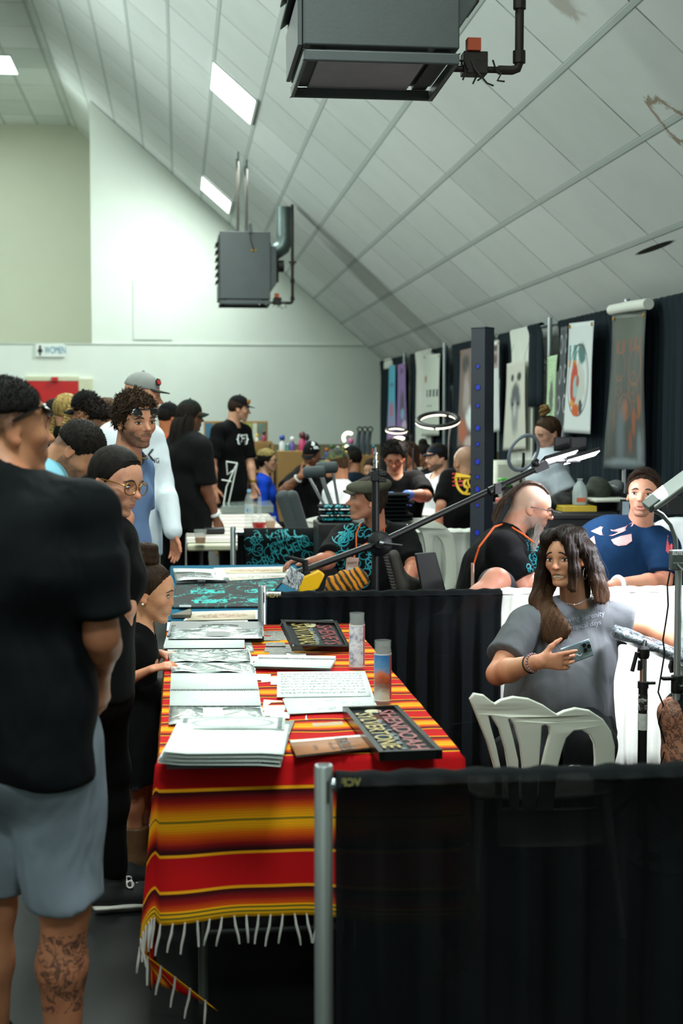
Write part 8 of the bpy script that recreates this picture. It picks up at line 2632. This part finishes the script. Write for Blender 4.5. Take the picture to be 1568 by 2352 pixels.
# grey foam-padded crutches and arm pads
fm = mat('grey_foam', '#3d4547', .8, bump=.2, bs=120)
for i, (x0, y0, x1, xb) in enumerate(((700, 1085, 742, 762), (728, 1075, 770, 775))):
    Yk = 9.6 + .12 * i
    t = thing('crutch', ('front crutch with grey padded top and silver legs', 'rear crutch with grey padded top and silver legs')[i] + ' leaning behind the flat-cap man', 'crutch', W(xb, 1240, Yk), 'pair of crutches')
    m = Mesh(); o = Solid(); o.sweep(np.array(W(x0 + 2, y0, Yk)), np.array(W(x1, y0 - 2, Yk)), .04, .04, .8, np.array((0, 0, 1)), .02, rl=.02); o.build('pad', fm, t, .006)
    for xt in (x0 + 8, x1 - 6):
        m = Mesh(); m.tube([W(xt, y0 + 8, Yk), W(xb - 4 + (xt - x0) * .3, 1190, Yk + .02), (W(xb, 1240, Yk).x + (xt - x0) * .0006, Yk + .04, .03)], .010, 10); m.build('shaft', alu, t)
for i, (px, tilt) in enumerate(((650, 0.10), (668, .13))):
    Yk = 10.35; o = Solid(); a_ = np.array(W(px, 1140, Yk)); b2 = np.array(W(px + 26, 1220, Yk)); b2 = b2 + (b2 - a_) * 1.2; b2[2] = max(b2[2], .07)
    o.sweep(a_, b2, .055, .05, .8, np.array((1, 0, 0)), .03); tag(o.build('foam_bolster', fm, None, .009), ('left grey foam bolster with white tags by the far striped table', 'right grey foam bolster touching the white plastic chair')[i], 'bolster', 'pair of grey foam bolsters')

# pink table
q = W(965, 1165, 10.0); folding_table(q.x - .22, q.x + .25, 9.98, 10.7, 'small table under the pink cloth', plast)
table_cover('tablecloth', q.x - .24, q.x + .27, 9.96, 10.72, .3, .22, .3, cloth_mat('pink_cloth', '#c98a9c'), 'pink cloth over the small table before the glove man', 'tablecloth')

# long counter at the back with toys and bottles
wood = mat('pine_board', '#8f6b38', .55, stretch=(1, 8, 1), vs=10, var=.25)
Yb = 17.0
def boxpx(name, x0, y0, x1, y1, Y, dep, m_, label, cat, group=None, to_floor=False):
    a_, b2 = W(x0, y0, Y), W(x1, y1, Y); zb = 0.0 if to_floor else b2.z
    m = Mesh(); m.box(((a_.x + b2.x) / 2, Y + dep / 2, (a_.z + zb) / 2), (b2.x - a_.x, dep, a_.z - zb)); return tag(m.build(name, m_, None, smooth=False, bevel=.006), label, cat, group)


boxpx('wooden_counter', 640, 1036, 720, 1080, Yb - .4, .5, wood, 'pine display counter behind the woman in blue', 'counter', None, True)
boxpx('wooden_counter', 800, 1046, 872, 1090, Yb - .2, .5, wood, 'pine display counter under the tilted metal plates', 'counter', None, True)
boxpx('display_table', 560, 1052, 880, 1080, Yb + .5, .6, mat('dark_counter', '#2a2f36', .6), 'long dark display table behind the pine counters', 'table', None, True)
t = thing('display_shelf', 'pine shelf unit with little figures behind the man with the bracketed E', 'shelf', W(590, 1100, Yb + .1))
a_, b2 = W(566, 1018, Yb + .1), W(625, 1018, Yb + .1)
for z_ in (1018, 1052, 1086):
    m = Mesh(); m.box(((a_.x + b2.x) / 2, Yb + .25, W(0, z_, Yb).z), (b2.x - a_.x, .3, .03)); m.build('shelf_board', wood, t, smooth=False)
for x_ in (a_.x, b2.x):
    m = Mesh(); m.box((x_, Yb + .25, a_.z / 2), (.03, .3, a_.z)); m.build('side_board', wood, t, smooth=False)
# cork boards
t = thing('picture_board', 'wooden framed board with green and grey pictures behind the E shirt man', 'board', W(540, 1010, Yb + .6))
a_, b2 = W(468, 967, Yb + .6), W(615, 1050, Yb + .6)
m = Mesh(); m.box(((a_.x + b2.x) / 2, Yb + .62, (a_.z + b2.z) / 2), (b2.x - a_.x, .03, a_.z - b2.z)); m.build('board_frame', wood, t, smooth=False, bevel=.004)
for x0, x1, col in ((472, 488, '#30607f'), (560, 578, '#8fa046'), (580, 590, '#b9c0b0'), (592, 610, '#5f7264')):
    a3, b3 = W(x0, 972, Yb + .58), W(x1, 1014, Yb + .58); m = Mesh(); m.box(((a3.x + b3.x) / 2, Yb + .595, (a3.z + b3.z) / 2), (b3.x - a3.x, .012, a3.z - b3.z)); m.build('picture', mat('pic_' + col[1:], col, .6, var=.4, vs=14), t, smooth=False)
m = Mesh(); m.box(((a_.x + b2.x) / 2, Yb + .7, b2.z / 2), (.5, .08, b2.z)); m.build('board_stand', wood, t, smooth=False)

figs = [(576, 1016, 12, '#c9a21c', '#b5402a', 'yellow headed toy figure on the pine shelf'), (590, 1016, 20, '#c9c5ba', '#d4a71f', 'white and yellow toy figure on the pine shelf'), (606, 1016, 28, '#8d2f4a', '#3a2a2c', 'magenta toy figure on the pine shelf'), (596, 1052, 20, '#1f7f86', '#c9c9c0', 'teal toy figure on the lower pine shelf'), (584, 1086, 18, '#b9b3a0', '#5a3a2a', 'cream toy figure on the lowest pine shelf'),
        (648, 1036, 38, '#c9cdd0', '#1c3f95', 'silver bottle with blue top on the pine counter'), (671, 1036, 34, '#5b4b8f', '#d0d2d4', 'purple bottle with silver top on the pine counter'), (694, 1036, 46, '#b0335f', '#5a2c33', 'dark red haired doll with pink dress on the pine counter'), (704, 1036, 40, '#6a4a66', '#3c2030', 'purple haired doll on the pine counter'), (660, 1036, 18, '#2f8f92', '#9fb8c0', 'small teal bottle between the silver and purple bottles'),
        (750, 1052, 24, '#27418f', '#b9602a', 'blue toy figure left of the green-haired doll'), (762, 1052, 32, '#8f2f56', '#2c5a2e', 'green haired doll on the dark display table'), (776, 1052, 28, '#2f9a82', '#c9c9c4', 'mint green bottle on the dark display table'), (790, 1052, 30, '#a0753a', '#7f8f2c', 'olive and tan toy on the dark display table'), (806, 1044, 38, '#2fa08c', '#c05a92', 'turquoise and pink toy beside the glowing lamp'), (858, 1046, 26, '#8f2f4a', '#2a7a80', 'small crimson toy right of the metal plates')]
for px, py, hp, c1, c2, lab in figs:
    Y = Yb + .70 if 745 < px < 795 else Yb + .2 if px < 610 else Yb - .15; b0 = W(px, py, Y); h = hp * mpp(Y); r = h * .20
    t = thing('toy_figure' if 'toy' in lab or 'doll' in lab or 'figure' in lab else 'small_bottle', lab, 'toy' if 'bottle' not in lab else 'bottle', b0, 'toys and bottles on the back counter')
    m = Mesh(); m.lathe(b0, [(r * .9, 0), (r, h * .1), (r * .95, h * .45), (r * .5, h * .6), (r * .4, h * .66)], 14); m.build('figure_body', mat('toy_' + c1[1:], c1, .4, var=.3, vs=40), t)
    m = Mesh(); m.ball(b0 + Vector((0, 0, h * .8)), (r * .85, r * .85, h * .2), 14, 8); m.build('figure_head', mat('toy_' + c2[1:], c2, .4, var=.3, vs=40), t)
# tilted metal plates (small easels)
for i, px in enumerate((822, 834, 846)):
    Y = Yb - .15; t = thing('metal_plate', ('leftmost of the three tilted grey metal plates on the back counter', 'middle of the three tilted grey metal plates on the back counter', 'rightmost of the three tilted grey metal plates on the back counter')[i], 'plate', W(px, 1046, Y), 'tilted metal plates')
    P4 = [W(px - 10, 1040, Y), W(px + 2, 1040, Y + .03), W(px + 8, 992, Y + .12), W(px - 2, 992, Y + .09)]
    m = Mesh(); m.prism(P4, (0, .012, 0)); m.build('sheet', mat('plate_grey', '#6d7d88', .4, .5), t, smooth=False)
    m = Mesh(); m.ring(W(px + 4, 986, Y + .1), .028, .008, (0, 1, 0), n=20, m=8); m.tube([W(px + 3, 992, Y + .1), W(px + 2, 1046, Y - .03)], .012, 8); m.build('iron_hook', blkm, t)
c = W(800, 1000, Yb + .1); t = thing('arc_lamp', 'warm glowing arc lamp beside the tilted metal plates', 'lamp', c)
m = Mesh(); m.ring(c + Vector((0, 0, -.03)), .06, .02, (0, 1, 0), 180 + 90 - 90, 360 + 90 - 90 + 0, 24, 10); m.build('glow_tube', warm.m, t)
m = Mesh(); m.ball(W(796, 1026, Yb), .022); m.build('glow_bulb', warm.m, t); m = Mesh(); m.tube([W(806, 1010, Yb + .1), W(806, 1046, Yb + .1)], .012); m.build('stem', blkm, t)

# things on the side table behind the artist
q = W(1180, 1080, 11.2)
t = thing('roll_table', 'table with a long wrapped roll by the right wall drapes', 'table', (q.x, 11.4, 0))
a_, b2 = W(1140, 1070, 11.2), W(1270, 1070, 11.2)
m = Mesh(); m.box(((a_.x + b2.x) / 2, 11.45, .74), (b2.x - a_.x + .1, .5, .04)); m.build('tabletop', plast, t, smooth=False)
for sx in (a_.x + .03, b2.x - .03):
    m = Mesh(); m.tube([(sx, 11.45, .72), (sx, 11.45, 0)], .02); m.build('leg', steel, t)
m = Mesh(); z0 = W(0, 1062, 11.3).z
m.box(((a_.x + b2.x) / 2, 11.45, .76 + (z0 - .76) / 2), (b2.x - a_.x, .34, z0 - .76)); tag(m.build('wrapped_bundle', mat('pale_bundle', '#8f978c', .7, var=.3, vs=9), None, bevel=.03), 'long pale wrapped bundle on the table behind the tilted ring lamp', 'bundle')
# milk jug, bags, tray on the supply cabinet
X0, X1 = W(1255, 1180, 8.0).x, W(1480, 1180, 8.0).x
TS = W(0, 1192, 8.0).z
t = thing('supply_cabinet', 'black supply cabinet crowded with bags behind the reclining man', 'cabinet', ((X0 + X1) / 2, 8.3, 0))
m = Mesh(); m.box(((X0 + X1) / 2, 8.3, TS / 2), (X1 - X0, .6, TS - .03)); m.build('body', mat('table_dark', '#15171a', .6), t, bevel=.01)
m = Mesh(); m.box(((X0 + X1) / 2, 8.3, TS - .012), (X1 - X0 + .02, .64, .024)); m.build('worktop', mat('table_dark', '#15171a'), t, bevel=.004)
for k in range(3):
    m = Mesh(); m.box((X0 + (X1 - X0) * (k + .5) / 3, 7.99, TS * .52), ((X1 - X0) / 3 - .02, .02, TS * .8)); dd_ = m.build('door', mat('table_dark', '#15171a'), t, bevel=.004)
    m = Mesh(); m.tube([(X0 + (X1 - X0) * (k + .8) / 3, 7.975, TS * .7), (X0 + (X1 - X0) * (k + .8) / 3, 7.975, TS * .8)], .006); m.build('handle', alu, dd_)
b0 = G(1330, 1190, TS + .008); b0.y = 8.2; b0.x = W(1331, 1160, 8.2).x; b0.z = TS + .008
h = W(0, 1107, 8.2).z - W(0, 1163, 8.2).z
zj = W(0, 1168, 8.2).z
t = thing('water_jug', 'translucent plastic gallon jug on the supply cabinet behind the reclining man', 'jug', (b0.x, 8.2, zj))
m = Mesh(); s = 24 * mpp(8.2) * .75; hh = 62 * mpp(8.2)
m.lathe((b0.x, 8.2, zj), [(s * .92, 0), (s, .01), (s, hh * .5), (s * .78, hh * .72), (s * .34, hh * .90), (s * .34, hh * .97), (s * .40, hh * .97), (s * .40, hh)], 20); m.build('jug_body', mat('jug_plastic', '#aebbbb', .35, trans=.35), t)
m = Mesh(); m.box((b0.x - s * .1, 8.2 - s * 1.0, zj + hh * .2), (s * 1.2, .004, hh * .16)); m.build('jug_label', mat('jug_label', '#b5522a', .5, var=.4, vs=40), t, smooth=False)
a_ = W(1330, 1172, 8.12); m = Mesh(); m.box((a_.x, 8.2, zj - .04), (.20, .2, .075)); m2 = Mesh(); m2.box((a_.x + .04, 8.2, (zj - .08 + TS + .012) / 2), (.34, .3, zj - .08 - TS - .012)); tag(m2.build('storage_box', blackp, None, bevel=.01), 'black box under the yellow packet on the supply cabinet', 'box'); tag(m.build('wipes_box', mat('yellow_box', '#b89a1c', .5, var=.3, vs=14), None, bevel=.004), 'yellow and white packet under the translucent gallon jug', 'packet')
bagm = mat('bag_olive', '#1d2418', .8, bump=.3, bs=60); bagk = mat('bag_black', '#0e0f11', .6, bump=.3, bs=40)
for px, py, w_, h_, mm, lab in ((1372, 1128, 30, 56, bagm, 'dark olive backpack on the supply cabinet beside the gallon jug'), (1412, 1118, 22, 26, mat('bag_grey_shine', '#4a4d50', .3, var=.5, vs=25), 'shiny grey and black bag on top of the white tray'), (1418, 1176, 30, 34, bagk, 'bundle of black bags below the white tray'), (1290, 1190, 34, 14, bagk, 'low black bag at the left of the supply cabinet'), (1455, 1170, 16, 40, bagk, 'upright black case behind the reclining man\'s shoulder')):
    Y = 8.3; c = np.array(W(px, py, Y)); o = Solid(); sx, sz = w_ * mpp(Y), h_ * mpp(Y); zb = TS + .01
    if 'on top' in lab: c[1] += .02
    o.ell(c, (sx, .12, sz * .62), None, .05)
    if 'on top' not in lab: o.cap((c[0] - sx * .4, Y, zb + .05), (c[0] + sx * .4, Y, zb + .05), .05, .05, .06)
    else: o.cap((c[0] - sx * .4, Y, c[2] - sz * .4), (c[0] + sx * .4, Y, c[2] - sz * .4), .03, .03, .03)
    o.fold(lambda Q_: .006 * np.sin(Q_[:, 0] * 40 + Q_[:, 2] * 60)); tag(o.build('bag', mm, None, .008), lab, 'bag', 'bags on the supply cabinet')
a_, b2 = W(1362, 1149, 8.1), W(1440, 1149, 8.1)
t = thing('overbed_tray', 'white tray arm sticking out beside the reclining man\'s head', 'tray', ((a_.x + b2.x) / 2, 8.15, 0))
m = Mesh(); m.box(((a_.x + b2.x) / 2, 8.15, a_.z), (b2.x - a_.x, .18, .022)); m.build('tray_top', whp, t, bevel=.008); m = Mesh(); m.tube([(b2.x - .02, 8.2, a_.z), (b2.x - .02, 8.2, .0)], .012); m.build('post', steel, t)
q = W(1434, 1168, 7.6); m = Mesh(); m.box(q, (.05, .01, .10)); t = tag(m.build('tablet', blackp, None, smooth=False), 'tablet with a line drawing beside the reclining man\'s cheek', 'tablet'); m = Mesh(); m.box(q + Vector((.004, -.006, -.004)), (.038, .003, .085)); m.build('screen', mat('tablet_screen', '#8fa0ad', .3), t, smooth=False)
m = Mesh(); m.tube([q + Vector((0, .01, -.05)), (q.x, 7.63, 0)], .008); m.build('tablet_stand', blkm, t)
q = W(1545, 1158, 7.7); m = Mesh(); m.box(q + Vector((0, 0, -.01)), (.10, .08, .10)); t = tag(m.build('power_supply', blackp, None, bevel=.006), 'small black device behind the reclining man by the lamp head', 'device'); m = Mesh(); m.tube([q, (q.x, 7.7, 0)], .012); m.build('device_stand', blkm, t)
# flower-like bead chain hanging above the smiling man
m = Mesh()
# green pack and red tub beyond the mohawk
for px, py, w_, h_, col, lab, nm in ((1158, 1108, 26, 22, '#3f8f35', 'bright green packet behind the boom arm next to the steel post', 'packet'), (1150, 1152, 20, 18, '#b0524a', 'red lidded tub between the steel post and the mohawk man', 'tub')):
    Y = 9.0; q = W(px, py, Y); m = Mesh(); m.box((q.x, Y, q.z), (w_ * mpp(Y), .1, h_ * mpp(Y))); tag(m.build(nm, mat('pk_' + col[1:], col, .5, var=.3, vs=14), None, bevel=.01), lab, nm)
q = W(1150, 1180, 9.0); folding_table(W(1142, 1170, 9).x, W(1200, 1170, 9).x + .05, 8.85, 9.25, 'small side table behind the mohawk man', mat('table_dark', '#15171a', .6))
m = Mesh(); zt_ = W(0, 1162, 9.0).z; m.box((W(1150, 1170, 9.0).x - .02, 9.0, (TZ + zt_) / 2), (.11, .2, zt_ - TZ)); tag(m.build('supply_box', blackp, None, bevel=.006), 'black box under the red tub on the small side table', 'box')
zt2 = W(0, 1119, 9.0).z; zt3 = W(0, 1143, 9.0).z; zt2 = zt2 - .002
m = Mesh(); m.box((W(1166, 1130, 9.0).x, 9.01, (zt2 + TZ) / 2), (.06, .06, zt2 - TZ)); tag(m.build('supply_carton', blackp, None, bevel=.006), 'tall black carton holding up the green packet', 'carton')
# black laptop or case beside the chair
P4 = [W(953, 1272, 7.0), W(1000, 1268, 7.0), W(1028, 1372, 7.0), W(972, 1378, 7.0)]
m = Mesh(); m.prism(P4, (0, .03, 0)); t = tag(m.build('black_case', cb, None, smooth=False, bevel=.006), 'flat black case leaning on the white chair beside the flat-cap man', 'case')
